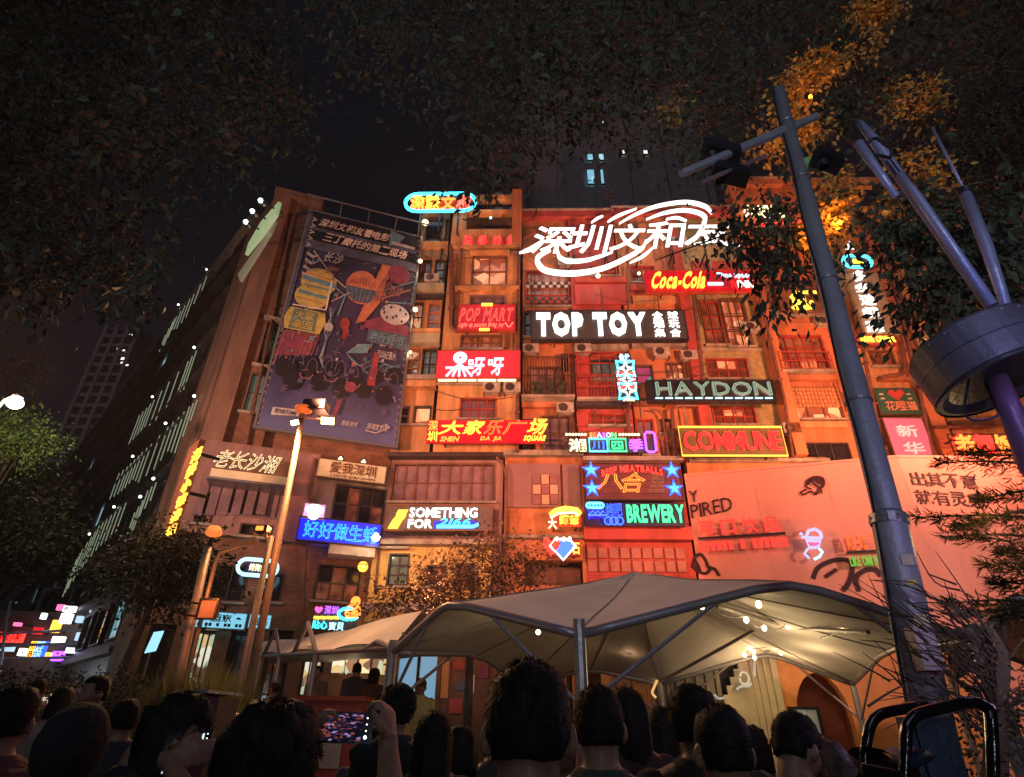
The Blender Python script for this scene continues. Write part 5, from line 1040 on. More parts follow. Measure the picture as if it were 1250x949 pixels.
part('canopy', b, M_can, t, smooth=True); b = MB(); b.tube([E0.lerp(E1, i/12) for i in range(13)], .045, 8); part('edge_tube', b, M_tube, t)
for s in (.0, .22, .52, .98):
    p = E0.lerp(E1, s); r_ = R0.lerp(R1, min(1, s+.02)); hw = .75; l_, g_ = E0.lerp(E1, max(0, s-.09)), E0.lerp(E1, min(1, s+.09)); ap = l_.lerp(g_, .45)+Vector((0, 0, .62 if s < .9 else .1)); b = MB(); b.tube([l_, ap, g_], .05, 8); part('gable_tube', b, M_tube, t)
    b = MB(); b.tube([(g_.x, g_.y, 0), (g_.x, g_.y, g_.z+.05)], .06, 8); part('post', b, M_tube, t); b = MB(); b.tube([(g_.x, g_.y, g_.z-.9), g_.lerp(r_, .35)], .03, 6); part('brace', b, M_tube, t)
q1, q2, q3, q4 = atz(1195, 778, 2.5), atz(1330, 772, 2.5), atz(1300, 825, 2.5), atz(1160, 828, 2.5)
tent('white canvas tent at the right edge behind the bare sapling', [q1, q2, q3, q4], [None]*4, at(1215, 742, (q1.y+q3.y)/2), rise=.5, pr=.06)
# string lights
SL = thing('string_lights', 'string of small warm white bulbs sagging under the largest tent', 'string lights', (4, 11, 2.9)); bl = [(857, 740, 9), (911, 757, 10), (933, 767, 11), (962, 765, 11.5), (989, 781, 12.5), (994, 780, 12.5), (1031, 769, 10), (946, 790, 14), (955, 789, 14), (953, 797, 14.4), (916, 792, 14.8), (920, 796, 14.8), (909, 800, 14.5), (921, 803, 14.5), (926, 738, 8.5)]
b = MB(); pts = [at(*q) for q in [bl[0], bl[1], bl[2], bl[3], bl[4], bl[6]]]; W = []
for i in range(len(pts)-1):
    for k in range(5): s = k/5; p = pts[i].lerp(pts[i+1], s); p.z += .06-.10*math.sin(math.pi*s); W.append(p)
b.tube(W, .008, 4); b.tube([at(*bl[4]), at(*bl[7]), at(*bl[10]), at(*bl[12])], .008, 4); part('cord', b, M_blk, SL)
N_sb = glow('string_bulb', (1, .78, .35), 12, False)
for i, q in enumerate(bl): b = MB(); b.ball(at(*q), .042, 5, (1, 1, 1.2)); part('bulb', b, N_sb, SL)
for q, e in ((bl[1], 22), (bl[3], 26), (bl[4], 22), (bl[8], 30), (bl[11], 30)): p = at(*q); lamp('string_light', 'POINT', p-Vector((0, 0, .5)), e*.7, (1, .72, .34), size=.3)
t = thing('tent_bulb', 'single warm bulb under the left bay of the largest tent', 'lamp', at(657, 772, 9)); b = MB(); b.ball(at(657, 772, 9), .035, 5); part('bulb', b, N_sb, t); b = MB(); b.tube([at(657, 772, 9), at(657, 768, 9)], .012, 5); part('socket', b, M_blk, t); lamp('tent_bulb_light', 'POINT', at(657, 775, 9), 8, (1, .72, .35), size=.05)

# ------------------------------------------------------------------ shops at ground level behind the tents
GL_ = Face((-30, 21), (40, 21)); GR = Face((-30, 15.85), (40, 15.85)); GS = GR
t = thing('arched_stall', 'orange walled stall with a dark red arch and a curving cream panel, under the tent', 'stall', GS.P(*[GS.px(1000, 900)[0], 0], 0))
M_orw = mat('orange_painted_wall', (.62, .24, .07), rough=.6, var=.15); M_crw = mat('cream_curved_panel', (.50, .40, .28), rough=.6, var=.15); M_drk = mat('dark_hanging', (.045, .035, .04), rough=.7)
a0, a1 = GS.px(950, 880)[0], GS.px(1200, 880)[0]; h0, h1 = GS.px(972, 880)[0], GS.px(1040, 880)[0]; zz_ = 3.4
arch = [(h0, 0)]+[(h0+(h1-h0)*(.5-.5*math.cos(math.pi*k/12)), 1.6+1.1*math.sin(math.pi*k/12)) for k in range(13)]+[(h1, 0)]
b = MB(); b.prism(GS, [(a0, 0)]+[(a0, zz_), (a1, zz_), (a1, 0)]+arch[::-1], -.1, .1); part('orange_wall', b, M_orw, t); b = MB(); b.fbox(GS, h0-.2, h1+.2, 0, 3, -.9, -.8); part('arch_back', b, mat('dark_red_wall', (.20, .05, .03)), t)
b = MB(); c0 = GS.px(885, 880)[0]; 
for k in range(10): s = k/9; x0 = c0+(a0-c0)*s; b.fbox(GS, x0, x0+(a0-c0)/9+.01, 0, 2.2+1.2*math.sin(s*1.5), .1-.3*math.sin(s*3.1), .2-.3*math.sin(s*3.1))
part('cream_panel', b, M_crw, t)
b = MB(); b.fbox(GS, GS.px(806, 880)[0], c0+.8, 0, 3.3, -.6, -.4); part('dark_backdrop', b, M_drk, t)
N_dw = glow('dim_white_tube', (.9, .85, .75), .3, False)
for pts in ([(903, 826), (905, 821), (911, 822), (914, 829), (912, 835), (905, 834), (903, 828)], [(899, 842), (905, 838), (913, 838), (917, 834)], [(872, 848), (877, 853), (884, 852)], [(921, 806), (921, 826)]): b = MB(); neon(b, GS, smoothline(pxl(GS, pts, .3), 3), .3, .03); part('white_tube', b, N_dw, t)
t = thing('wall_screen', 'framed dark grey screen hanging on the orange stall wall', 'screen', GS.P(*GS.px(985, 900, .3), .3)); r = GS.rect(968, 863, 1003, 899, .3); b = MB(); frame(b, GS, r, .06, .12, .32); part('frame', b, M_blk, t); b = MB(); rbox(b, GS, inset(r, .05), .2, .27); part('screen', b, lit('grey_screen', [(.35, .33, .25), (.2, .2, .16), (.28, .26, .2)], .35, 3), t)
GS = GL_
t = thing('stall', 'warm lit stall with shelves of goods under the left tents', 'stall', GS.P(GS.px(440, 880)[0], 0, 0)); r = GS.rect(405, 798, 470, 822, 0)
for k in range(4): pane(GS, r[0]+(r[2]-r[0])*k/4+.05, r[0]+(r[2]-r[0])*(k+1)/4-.05, r[1], r[3], 0, M_shop, t, name='lit_shelf_panel', th=.1)
b = MB(); b.fbox(GS, r[0]-.3, r[2]+.3, 0, r[1]-.05, -.3, .2); part('counter', b, M_brn, t); b = MB(); b.fbox(GS, r[0]-.3, r[2]+.3, r[3]+.05, r[3]+.3, -.3, .4); part('canopy', b, M_con, t)
t = thing('shop_doorway', 'tall doorway glowing pale blue behind the man in the yellow shirt', 'doorway', GS.P(GS.px(510, 880)[0], 0, -.2)); r = GS.rect(486, 797, 533, 860, -.2); b = MB(); rbox(b, GS, (r[0], .1, r[2], r[3]), -.3, -.2); part('lit_opening', b, glow('pale_blue_doorway', (.25, .55, .80), .55), t); b = MB(); frame(b, GS, (r[0]-.15, 0, r[2]+.15, r[3]+.15), .15, -.35, -.05); part('door_frame', b, M_brn, t)
t = thing('poster_stall', 'dark stall front stuck with posters and small lit panels beside the blue doorway', 'stall', GS.P(GS.px(570, 880)[0], 0, 0)); b = MB(); r = GS.rect(536, 800, 620, 860, 0); b.fbox(GS, r[0], r[2], 0, r[3], -.3, -.1); part('wall', b, M_brn, t)
for k, (u, v, w_, h, m_) in enumerate(((543, 830, 9, 45, M_ter2), (560, 812, 14, 12, M_redf), (562, 838, 12, 10, P_bl), (575, 835, 8, 22, P_cr), (590, 820, 12, 16, P_ma), (556, 862, 16, 18, M_redpan), (604, 850, 12, 20, P_gn))): pr_ = GS.rect(u-w_/2, v-h/2, u+w_/2, v+h/2, 0); b = MB(); rbox(b, GS, pr_, -.09, -.04+.003*k); part('poster', b, m_, t)
t = thing('kiosk', 'small red kiosk with a white panel standing under the left tents', 'kiosk', at(395, 930, 11)); p = at(393, 850, 11.0); G2 = Face((p.x-.45, 11), (p.x+.55, 11)); b = MB(); b.fbox(G2, 0, 1.15, 0, 1.85, -.6, 0); part('body', b, M_redpan, t); b = MB(); b.fbox(G2, .1, .9, .9, 1.45, 0, .03); part('white_panel', b, M_cl1, t); b = MB(); b.fbox(G2, -.05, 1.2, 1.85, 1.92, -.65, .08); part('top', b, M_redf, t)
GS = GR
t = thing('curtain_stall', 'amber lit timber partition and grey curtains behind the tent posts', 'partition', GS.P(GS.px(760, 880)[0], 0, 0)); r = GS.rect(735, 800, 790, 880, 0)
for k in range(3): b = MB(); b.fbox(GS, r[0]+(r[2]-r[0])*k/3+.02, r[0]+(r[2]-r[0])*(k+1)/3-.02, 0, r[3], -.3+.1*k, -.2+.1*k); part('plank_panel', b, M_orw, t)
b = MB()
for k in range(14): a = r[2]+.1+k*.12; b.fbox(GS, a, a+.1, 0, r[3], -.1+.05*(k % 2), 0+.05*(k % 2))
part('curtain', b, M_con, t); b = MB(); neon(b, GS, smoothline(pxl(GS, [(797, 820), (803, 826), (799, 838), (796, 846), (801, 852)], .3), 3), .3, .03); part('light_tube', b, glow('dim_amber_tube', (1, .6, .2), .8, False), t)
for p, e, cl in ((GS.P(GS.px(1000, 850)[0], 3.2, 1.5), 34, (1, .6, .25)), (GS.P(GS.px(760, 850)[0], 3.0, 1.5), 14, (1, .6, .3)), (GL_.P(GL_.px(440, 850)[0], 2.9, 1.5), 24, (1, .75, .4)), (GL_.P(GL_.px(560, 850)[0], 2.9, 1.8), 18, (1, .6, .4))): lamp('shop_light', 'POINT', p, e, cl, size=.15)
# ------------------------------------------------------------------ people
M_skin = mat('skin', (.24, .13, .09), rough=.5, var=.1, scale=6, bump=.05); M_hair = mat('black_hair', (.012, .009, .009), rough=.6, var=.5, scale=14, spec=.15); M_hairb = mat('brown_hair', (.09, .045, .03), rough=.45, var=.4, scale=9)
def cloth(n, c): return mat('cloth_'+n, c, rough=.85, var=.2, scale=5, bump=.3)
def evalmesh(mb, voxel, name, smooth=3, disp=0, seed=0):
    me = bpy.data.meshes.new(name); me.from_pydata(mb.v, [], mb.f); me.update(); o = bpy.data.objects.new('tmp', me); WS.collection.objects.link(o)
    m = o.modifiers.new('r', 'REMESH'); m.mode = 'VOXEL'; m.voxel_size = voxel; m.use_smooth_shade = True
    s = o.modifiers.new('s', 'SMOOTH'); s.iterations = smooth; s.factor = .5
    dg = bench(); r = bpy.data.meshes.new_from_object(o.evaluated_get(dg)); bpy.data.objects.remove(o); bpy.data.meshes.remove(me); r.name = name
    if disp:
        for v in r.vertices:
            n = noise.noise(v.co*9+Vector((seed, 0, 0)))*.6+noise.noise(v.co*22+Vector((0, seed, 0)))*.4; v.co += v.normal*disp*n
    for p in r.polygons: p.use_smooth = True
    return r
def ell(mb, c, rx, ry, rz, rot=None, n=10):
    c = Vector(c); vs = []; fs = []
    for i in range(n+1):
        t = math.pi*i/n
        for k in range(2*n):
            a = math.pi*k/n; p = Vector((rx*math.sin(t)*math.cos(a), ry*math.sin(t)*math.sin(a), rz*math.cos(t)))
            vs.append(c+(rot @ p if rot else p))
    for i in range(n):
        for k in range(2*n): k2 = (k+1) % (2*n); fs.append((i*2*n+k, (i+1)*2*n+k, (i+1)*2*n+k2, i*2*n+k2))
    mb.add(vs, fs)
def loft(mb, rings, n=20):
    """rings: (z, rx, ry, yc)"""
    vs = [(rx*math.copysign(abs(math.cos(2*math.pi*k/n))**.8, math.cos(2*math.pi*k/n)), yc+ry*math.sin(2*math.pi*k/n), z) for z, rx, ry, yc in rings for k in range(n)]
    fs = [(i*n+k, i*n+(k+1) % n, (i+1)*n+(k+1) % n, (i+1)*n+k) for i in range(len(rings)-1) for k in range(n)]+[tuple(range(n))[::-1], tuple(range((len(rings)-1)*n, len(rings)*n))]
    mb.add(vs, fs)
def ik(s, t, l1, l2, pole):
    s, t = Vector(s), Vector(t); d = t-s; L = min(d.length, (l1+l2)*.995); d.normalize(); a = (l1*l1-l2*l2+L*L)/(2*L); h = math.sqrt(max(l1*l1-a*a, 0)); p = Vector(pole); p = (p-d*p.dot(d)).normalized()
    return s+d*a+p*h, s+d*L
def hand(mb, w, fw, up, side, curl, th=1):
    """palm from wrist w along fw, palm normal up, side towards the thumb"""
    fw = fw.normalized(); side = (side-fw*side.dot(fw)).normalized(); up = side.cross(fw).normalized()*(1 if side.cross(fw).dot(up) > 0 else -1)
    rot = Matrix((side, fw, up)).transposed(); ell(mb, w+fw*.045, .040, .055, .016, rot, 8); mb.tube([w-fw*.03, w+fw*.03], [.026, .028], 8)
    for k, (off, L) in enumerate(((.028, .068), (.009, .078), (-.010, .072), (-.028, .056))):
        p = w+fw*.085+side*off; q = [p-fw*.03, p]; a = 0
        for j in range(3): a += curl*(1.0 if j else .8); p = p+(fw*math.cos(a)+up*math.sin(a))*L*(.45, .32, .26)[j]; q.append(p)
        mb.tube(q, [.0095, .0095, .009, .008, .0065], 7); mb.ball(q[-1], .0068, 4)
    p = w+fw*.025+side*.034; t = [p-side*.02, p+side*.012+fw*.02, p+side*.022+fw*.045+up*.012*th, p+side*.012+fw*.066+up*.028*th]; mb.tube(t, [.014, .012, .0105, .008], 7); mb.ball(t[-1], .0085, 4)
def person(label, u, v, Y, yaw=0, nod=0, turn=0, hair='short', hm=None, top=None, bottom=None, sc_=1.0, arms=None, vox=.014, female=False, extra=None, seed=0, group='crowd of onlookers with their backs to the viewer', width=1.0, hood=False, legs=True, hands=True):
    """a standing figure whose head top is at pixel (u, v) at distance Y; yaw 0 faces away from the viewer"""
    rr = random.Random(seed); topp = at(u, v, Y); H = topp.z-.015; hm = hm or M_hair; top = top or cloth('black', (.02, .02, .025)); bottom = bottom or cloth('dark_denim', (.03, .035, .06))
    k = H/1.72*1.0; hk = .96+.04*k; zs_ = H-.275*hk
    t = thing('person', label, 'person', (topp.x, topp.y, 0), group); Rz = Matrix.Rotation(yaw, 3, 'Z'); org = Vector((topp.x, topp.y, 0))
    W_ = width*(.92 if female else 1)
    hc = Vector((0, .02, H-.125*hk)); hr = Matrix.Rotation(turn, 3, 'Z') @ Matrix.Rotation(-nod, 3, 'X'); neck = Vector((0, 0, H-.245*hk))
    hcen = neck+hr @ (hc-neck); 
    def hp(x, y, z): return hcen+hr @ Vector((x*hk, y*hk, z*hk))
    b = MB()
    rw = 1
    loft(b, [(.50*H, .15*W_, .105, 0), (.54*H, .165*W_, .115, 0), (.60*H, .145*W_, .10, 0), (.68*H, .16*W_, .11, 0), (.76*H, .185*W_, .12, 0), (zs_-.06, .185*W_, .105, -.005), (zs_-.01, .15*W_, .085, -.005), (zs_+.03, .075, .065, 0)])
    b.tube([Vector((0, -.01, zs_-.02)), neck+Vector((0, 0, .02)), hp(0, -.018, -.03)], [.068, .060, .062], 12)
    ell(b, hp(0, -.008, .018), .076*hk, .098*hk, .102*hk, hr); ell(b, hp(0, .030, -.045), .056*hk, .062*hk, .068*hk, hr); ell(b, hp(0, .062, -.082), .030*hk, .026*hk, .022*hk, hr, 8)
    b.tube([hp(0, .088, .012), hp(0, .105, -.022), hp(0, .086, -.030)], [.009, .014, .012], 7)                       # nose
    for s in (-1, 1):
        s_e = .014; ell(b, hp(s*.084, -.008, -.018), s_e*hk, .022*hk, .034*hk, hr @ Matrix.Rotation(s*.35, 3, 'Z'), 7); ell(b, hp(s*.030, .076, .022), .026*hk, .014*hk, .010*hk, hr, 6)      # ears, brow
        ell(b, hp(s*.040, .062, -.030), .022*hk, .020*hk, .020*hk, hr, 6)
    ell(b, hp(0, .088, -.052), .022*hk, .010*hk, .005*hk, hr, 6); ell(b, hp(0, .087, -.062), .018*hk, .010*hk, .006*hk, hr, 6)     # lips
    for s in (-1, 1):
        if legs: b.tube([(s*.085, 0, .52*H), (s*.09, .01, .27*H), (s*.095, -.01, .05*H)], [.085, .055, .038], 10); ell(b, (s*.10, .055, .035), .042, .12, .035, None, 8)
    sl = MB(); loft(sl, [(.47*H, .165*W_, .13, 0), (.54*H, .178*W_, .132, 0), (.62*H, .165*W_, .125, 0), (.72*H, .185*W_, .133, 0), (zs_-.10, .198*W_, .128, -.005), (zs_-.04, .180*W_, .108, -.005), (zs_+.0, .125*W_, .09, -.005), (zs_+.035, .085, .078, -.003)])
    for s in (-1, 1):
        sh = Vector((s*.180*W_, -.005, zs_-.065)); tgt = (arms or {}).get(s)
        if tgt is None: el, wr = ik(sh, (s*.26*W_, .04, .47*H), .29*k, .26*k, (s*.3, -.6, 0)); fw = Vector((0, .15, -1)); hand_up = Vector((-s, 0, 0)); sd = Vector((0, 1, 0)); cu = .35
        else:
            wl = Rz.transposed() @ (Vector(tgt['w'])-org); el, wr = ik(sh, wl, .29*k, .26*k, tgt.get('pole', (s*.5, -.2, -1))); fw = Rz.transposed() @ Vector(tgt['fw']); sd = Rz.transposed() @ Vector(tgt['side']); hand_up = Rz.transposed() @ Vector(tgt['up']); cu = tgt.get('curl', .6)
        b.tube([sh, sh.lerp(el, .5), el], [.052, .046, .040], 10); b.tube([el, el.lerp(wr, .35), wr], [.041, .038, .027], 10); ell(b, sh, .062, .06, .06, None, 8)
        if hands: hand(b, wr, fw, hand_up, sd, cu)
        sl.tube([sh+Vector((-s*.04, 0, .02)), sh.lerp(el, .5), el.lerp(sh, .05)] if female or (arms and tgt) or seed % 2 else [sh, sh.lerp(el, .6), el, el.lerp(wr, .9)], [.068, .062, .056] if female or (arms and tgt) or seed % 2 else [.068, .060, .052, .040], 12); ell(sl, sh, .072, .07, .066, None, 8)
    if hood: ell(sl, hp(0, -.03, .0), .105, .125, .135, hr, 12)
    def fin(name, me, m, kind=None): me.transform(Rz.to_4x4()); me.materials.append(m); o = bpy.data.objects.new(name, me); C.objects.link(o); o.parent = t; return o
    fin('body', evalmesh(b, vox, 'body', 2), M_skin); fin('shirt', evalmesh(sl, max(vox, .014), 'shirt', 3, .012, seed), top)
    if legs:
        tr = MB(); loft(tr, [(.44*H, .168*W_, .125, 0), (.50*H, .172*W_, .125, 0), (.56*H, .160*W_, .118, 0)])
        for s in (-1, 1): tr.tube([(s*.085, 0, .50*H), (s*.09, .01, .27*H), (s*.095, -.01, .05*H)], [.098, .075, .065], 12)
        fin('trousers', evalmesh(tr, .02, 'trousers', 2, .01, seed+3), bottom)
    hb = MB(); 
    if not hood:
        th = {'buzz': .006, 'short': .009, 'curly': .028, 'long': .016, 'bob': .018, 'bun': .014}[hair]
        n = 16; vs = []; fs = []
        for i in range(n+1):
            tt = math.pi*i/n
            for kx in range(2*n):
                a = math.pi*kx/n; d = Vector((math.sin(tt)*math.cos(a), math.sin(tt)*math.sin(a), math.cos(tt))); lim = -.10 if d.y > .35 else (-.20 if d.y > -.2 else -.62)
                if d.y > .45: lim = .42
                zq = math.copysign(abs(d.z)**.85, d.z); xy = (1-abs(zq)**2.4)**(1/2.4) if abs(zq) < 1 else 0; hn = math.hypot(d.x, d.y) or 1; q = Vector((d.x/hn*xy*(.076+th), d.y/hn*xy*(.097+th)-.008, zq*(.100+th)+.016))
                if d.z < lim: q = Vector((d.x*.070, d.y*.088-.008, d.z*.095+.018))
                w_ = noise.noise(d*(9 if hair == 'curly' else 5)+Vector((seed, 0, 0)))*(th*.5+.006)+noise.noise(d*19+Vector((seed, 0, 0)))*.005; q += d*w_; vs.append(hp(*q))
        for i in range(n):
            for kx in range(2*n): k2 = (kx+1) % (2*n); fs.append((i*2*n+kx, (i+1)*2*n+kx, (i+1)*2*n+k2, i*2*n+k2))
        hb.add(vs, fs)
        if hair in ('long', 'bob'):
            Lh = .34 if hair == 'long' else .13
            for i in range(34):
                a = math.pi+ (i/33)*math.pi; a0 = a+rr.uniform(-.05, .05); p = hp(.088*math.cos(a0), .100*math.sin(a0)-.01, .0); q = [p+Vector((0, 0, .03)), p, p+Vector((.004*math.cos(a0), -.012, -Lh*.5)), p+Vector((rr.uniform(-.02, .02), -.03+rr.uniform(-.01, .01), -Lh*rr.uniform(.85, 1.05)))]
                hb.tube(q, [.018, .020, .018, .006], 5)
        cnt = {'buzz': 900, 'short': 1600, 'curly': 5200, 'long': 700, 'bob': 700, 'bun': 500}[hair]
        for i in range(cnt if Y < 4 else cnt//4):
            d = Vector((rr.gauss(0, 1), rr.gauss(-.25, 1), rr.gauss(.35, 1))).normalized()
            if d.z < ((-.6 if hair in ('long', 'bob') else -.38) if d.y < 0 else .15): continue
            p = hp(d.x*(.078+th), d.y*(.099+th)-.008, d.z*(.103+th)+.018); dw = hr @ d; tg = Vector((rr.gauss(0, .5), rr.gauss(-.2, .5), -.9 if hair != 'curly' else rr.gauss(0, .7))); L_ = {'buzz': .010, 'short': .026, 'curly': .022, 'long': .05, 'bob': .04, 'bun': .03}[hair]*rr.uniform(.5, 1.2)
            tg = (tg-dw*tg.dot(dw)).normalized()*(1 if hair != 'curly' else 1.2); e = p+dw*L_*(.8 if hair == 'buzz' else .22 if hair == 'curly' else .28)+tg*L_*.8; sd_ = dw.cross(tg).normalized()*.0022; hb.add([p-sd_-dw*.004, p+sd_-dw*.004, e], [(0, 1, 2)])
        if hair == 'bun': ell(hb, hp(0, -.11, .07), .045, .04, .045)
        hme = bpy.data.meshes.new('hair'); hme.from_pydata([tuple(x) for x in hb.v], [], hb.f); hme.update()
        for p in hme.polygons: p.use_smooth = True
        fin('hair', hme, hm)
    if extra: extra(t, hp, Rz, org, H, zs_, W_, fin)
    return t
CK = lambda n, c: cloth(n, c)
def glasses(t, hp, Rz, org, H, zs_, W_, fin):
    g = MB()
    for s in (-1, 1): g.tube([hp(s*.082, -.01, .01), hp(s*.080, .08, .012)], .0022, 5)
    me = bpy.data.meshes.new('glasses'); me.from_pydata([tuple(x) for x in g.v], [], g.f); fin('glasses', me, M_steel)
def mask(t, hp, Rz, org, H, zs_, W_, fin):
    g = MB(); vs = []; 
    for i in range(5):
        for k in range(9): a = math.pi*(.12+.76*k/8); vs.append(hp(.072*math.cos(a), .015+.088*math.sin(a)+(.006 if i in (1, 2) else 0), -.005-.022*i))
    g.add(vs, [(i*9+k, i*9+k+1, (i+1)*9+k+1, (i+1)*9+k) for i in range(4) for k in range(8)]); me = bpy.data.meshes.new('face_mask'); me.from_pydata([tuple(x) for x in g.v], [], g.f); fin('face_mask', me, mat('pale_mask', (.45, .5, .55), var=.1))
def backpack(t, hp, Rz, org, H, zs_, W_, fin):
    g = MB()
    for s in (-1, 1): g.tube([(s*.11*W_, -.135, zs_-.42), (s*.11*W_, -.125, zs_-.12), (s*.10*W_, -.05, zs_+.045), (s*.11*W_, .06, zs_+.0), (s*.12*W_, .12, zs_-.14)], .018, 6)
    me = bpy.data.meshes.new('backpack_strap'); me.from_pydata([tuple(x) for x in g.v], [], g.f); fin('backpack_strap', me, cloth('mauve_strap', (.30, .16, .16)))
def cap(t, hp, Rz, org, H, zs_, W_, fin):
    g = MB(); ell(g, hp(0, -.004, .045), .092, .112, .085); g.box8([hp(-.07, .09, .045), hp(.07, .09, .045), hp(.06, .17, .03), hp(-.06, .17, .03), hp(-.07, .09, .052), hp(.07, .09, .052), hp(.06, .17, .037), hp(-.06, .17, .037)])
    me = bpy.data.meshes.new('cap'); me.from_pydata([tuple(x) for x in g.v], [], g.f); me.update(); fin('cap', me, cloth('dark_red_cap', (.12, .02, .02)))
person('nearest onlooker with short cropped black hair seen from behind, largest head in the middle', 645, 797, 1.34, hair='short', top=CK('black_tee', (.02, .018, .022)), vox=.009, seed=1, nod=.05)
person('onlooker with wide curly black hair at left holding up a phone to film the signs', 338, 858, 1.42, hair='curly', top=CK('black_knit', (.018, .018, .022)), vox=.007, seed=2, width=1.0,
    arms={1: dict(w=at(474, 915, 1.80), fw=(-.12, .1, 1), side=(-.2, -.8, .1), up=(-1, .1, -.1), curl=.85, pole=(.6, -.5, -1)), -1: dict(w=at(372, 925, 1.80), fw=(.15, .1, 1), side=(.2, -.8, .1), up=(1, .1, -.1), curl=.85)}, nod=.0, yaw=-.05)
person('onlooker with short hair and a dark collared jacket right of the nearest head', 728, 832, 2.3, hair='short', top=CK('dark_green_jacket', (.03, .05, .045)), vox=.011, seed=3, extra=glasses, yaw=-.1)
person('onlooker with a rounded buzz cut in a black shirt, in front of the cream panel', 876, 853, 2.1, hair='buzz', top=CK('black_shirt', (.02, .015, .02)), vox=.011, seed=4, yaw=.08)
person('onlooker with tousled curly hair behind the buzz cut man, left of him', 842, 838, 2.8, hair='curly', top=CK('dark_brown_coat', (.03, .018, .02)), vox=.014, seed=5, yaw=-.15, width=1.1)
person('long haired onlooker farther off, left of the curly haired one', 805, 861, 4.6, hair='long', female=True, top=CK('grey_top', (.07, .06, .06)), seed=6)
person('onlooker with a dark bob beside the nearest pair, in front of the timber partition', 764, 838, 3.4, hair='long', female=True, top=CK('brown_top', (.06, .03, .025)), seed=7, yaw=.2)
person('young man turned to the right with neat hair, pale collar and mauve backpack straps', 952, 860, 2.75, hair='short', yaw=-1.0, nod=.35, top=CK('cream_collar_shirt', (.06, .05, .05)), seed=8, extra=backpack)
person('shorter onlooker with brown hair at the foot of the orange stall', 1004, 899, 2.9, hair='bob', hm=M_hairb, top=CK('dark_tee', (.03, .025, .03)), seed=9, yaw=.3)
person('woman in profile with long hair and a pale face mask reading her phone', 199, 830, 2.3, hair='long', female=True, yaw=-1.25, nod=.55, top=CK('black_dress', (.015, .015, .02)), vox=.009, seed=10, extra=mask,
    arms={1: dict(w=at(206, 926, 2.2), fw=(1, .1, .15), side=(0, -.2, 1), up=(0, 1, .2), curl=.5), -1: dict(w=at(200, 930, 2.35), fw=(1, -.1, .2), side=(0, .2, 1), up=(0, -1, 0), curl=.5)})
person('hooded onlooker in a black hoodie at left, head bowed', 100, 853, 2.3, hood=True, nod=.3, top=CK('black_hoodie', (.015, .015, .022)), seed=11, width=1.12)
person('onlooker in a dull red top at the left edge of the crowd', 28, 832, 2.6, hair='short', top=CK('dull_red_top', (.12, .03, .035)), seed=12, width=1.1, yaw=.2)
person('small figure in a pale top between the hooded onlooker and the shop lights', 82, 838, 6.0, hair='bob', female=True, top=CK('pale_top', (.30, .24, .20)), seed=13, yaw=.5)
person('small dark haired figure farther off, right of the pale topped one', 125, 822, 5.0, hair='short', top=CK('grey_tee', (.08, .07, .08)), seed=14, yaw=2.7, extra=glasses)
person('onlooker with a broad dark head of hair left of the man in yellow', 488, 836, 3.9, hair='curly', top=CK('black_coat', (.015, .015, .018)), seed=15)
person('long haired onlooker in front of the man in yellow, small earring glint', 531, 867, 3.6, hair='long', female=True, top=CK('black_cardigan', (.02, .02, .024)), seed=16)
person('onlooker with shoulder length hair just right of the earring girl', 563, 884, 4.0, hair='bob', female=True, top=CK('navy_top', (.02, .025, .05)), seed=17)
person('man in a yellow shirt and dark cap standing in the glowing blue doorway', 515, 827, 10.5, hair='short', yaw=3.0, top=CK('yellow_shirt', (.50, .38, .15)), seed=18, extra=cap, group=None)
for i, (u, v, Y, lb, hs_, c_, yw) in enumerate(((437, 808, 12.5, 'dark figure at the lit stall counter, left one of two', 'short', (.05, .05, .06), .2), (458, 815, 12.0, 'dark figure at the lit stall counter, right one of two', 'bob', (.08, .04, .03), -.3), (390, 812, 13.0, 'faint figure behind the red kiosk', 'short', (.12, .10, .09), 2.9), (337, 830, 11.0, 'figure in a pale shirt walking by the lamp posts', 'short', (.30, .25, .22), 1.4), (52, 826, 8.0, 'tiny far figure at the left edge under the shop signs', 'short', (.1, .06, .06), .4))):
    person(lb, u, v, Y, yaw=yw, hair=hs_, top=CK('far_%d' % i, c_), seed=20+i, vox=.022, hands=False)
for i, (u, v, Y, lb, hs_, c_, yw) in enumerate(((604, 880, 5.2, 'distant onlooker just left of the nearest head', 'short', (.05, .04, .04), .3), (915, 884, 4.4, 'onlooker between the buzz cut man and the young man with straps', 'bob', (.05, .03, .03), -.4), (455, 884, 5.5, 'distant onlooker seen under the raised phone hand', 'short', (.04, .04, .06), .1), (246, 878, 4.6, 'onlooker behind the red cabinet, partly hidden', 'short', (.06, .05, .05), .5), (1040, 925, 4.0, 'child sized onlooker beside the cart seat', 'bob', (.05, .03, .04), 0), (160, 850, 4.4, 'onlooker between the hooded one and the masked woman', 'short', (.04, .04, .05), .6))):
    person(lb, u, v, Y, yaw=yw, hair=hs_, top=CK('mid_%d' % i, c_), seed=30+i, vox=.02, hands=False)
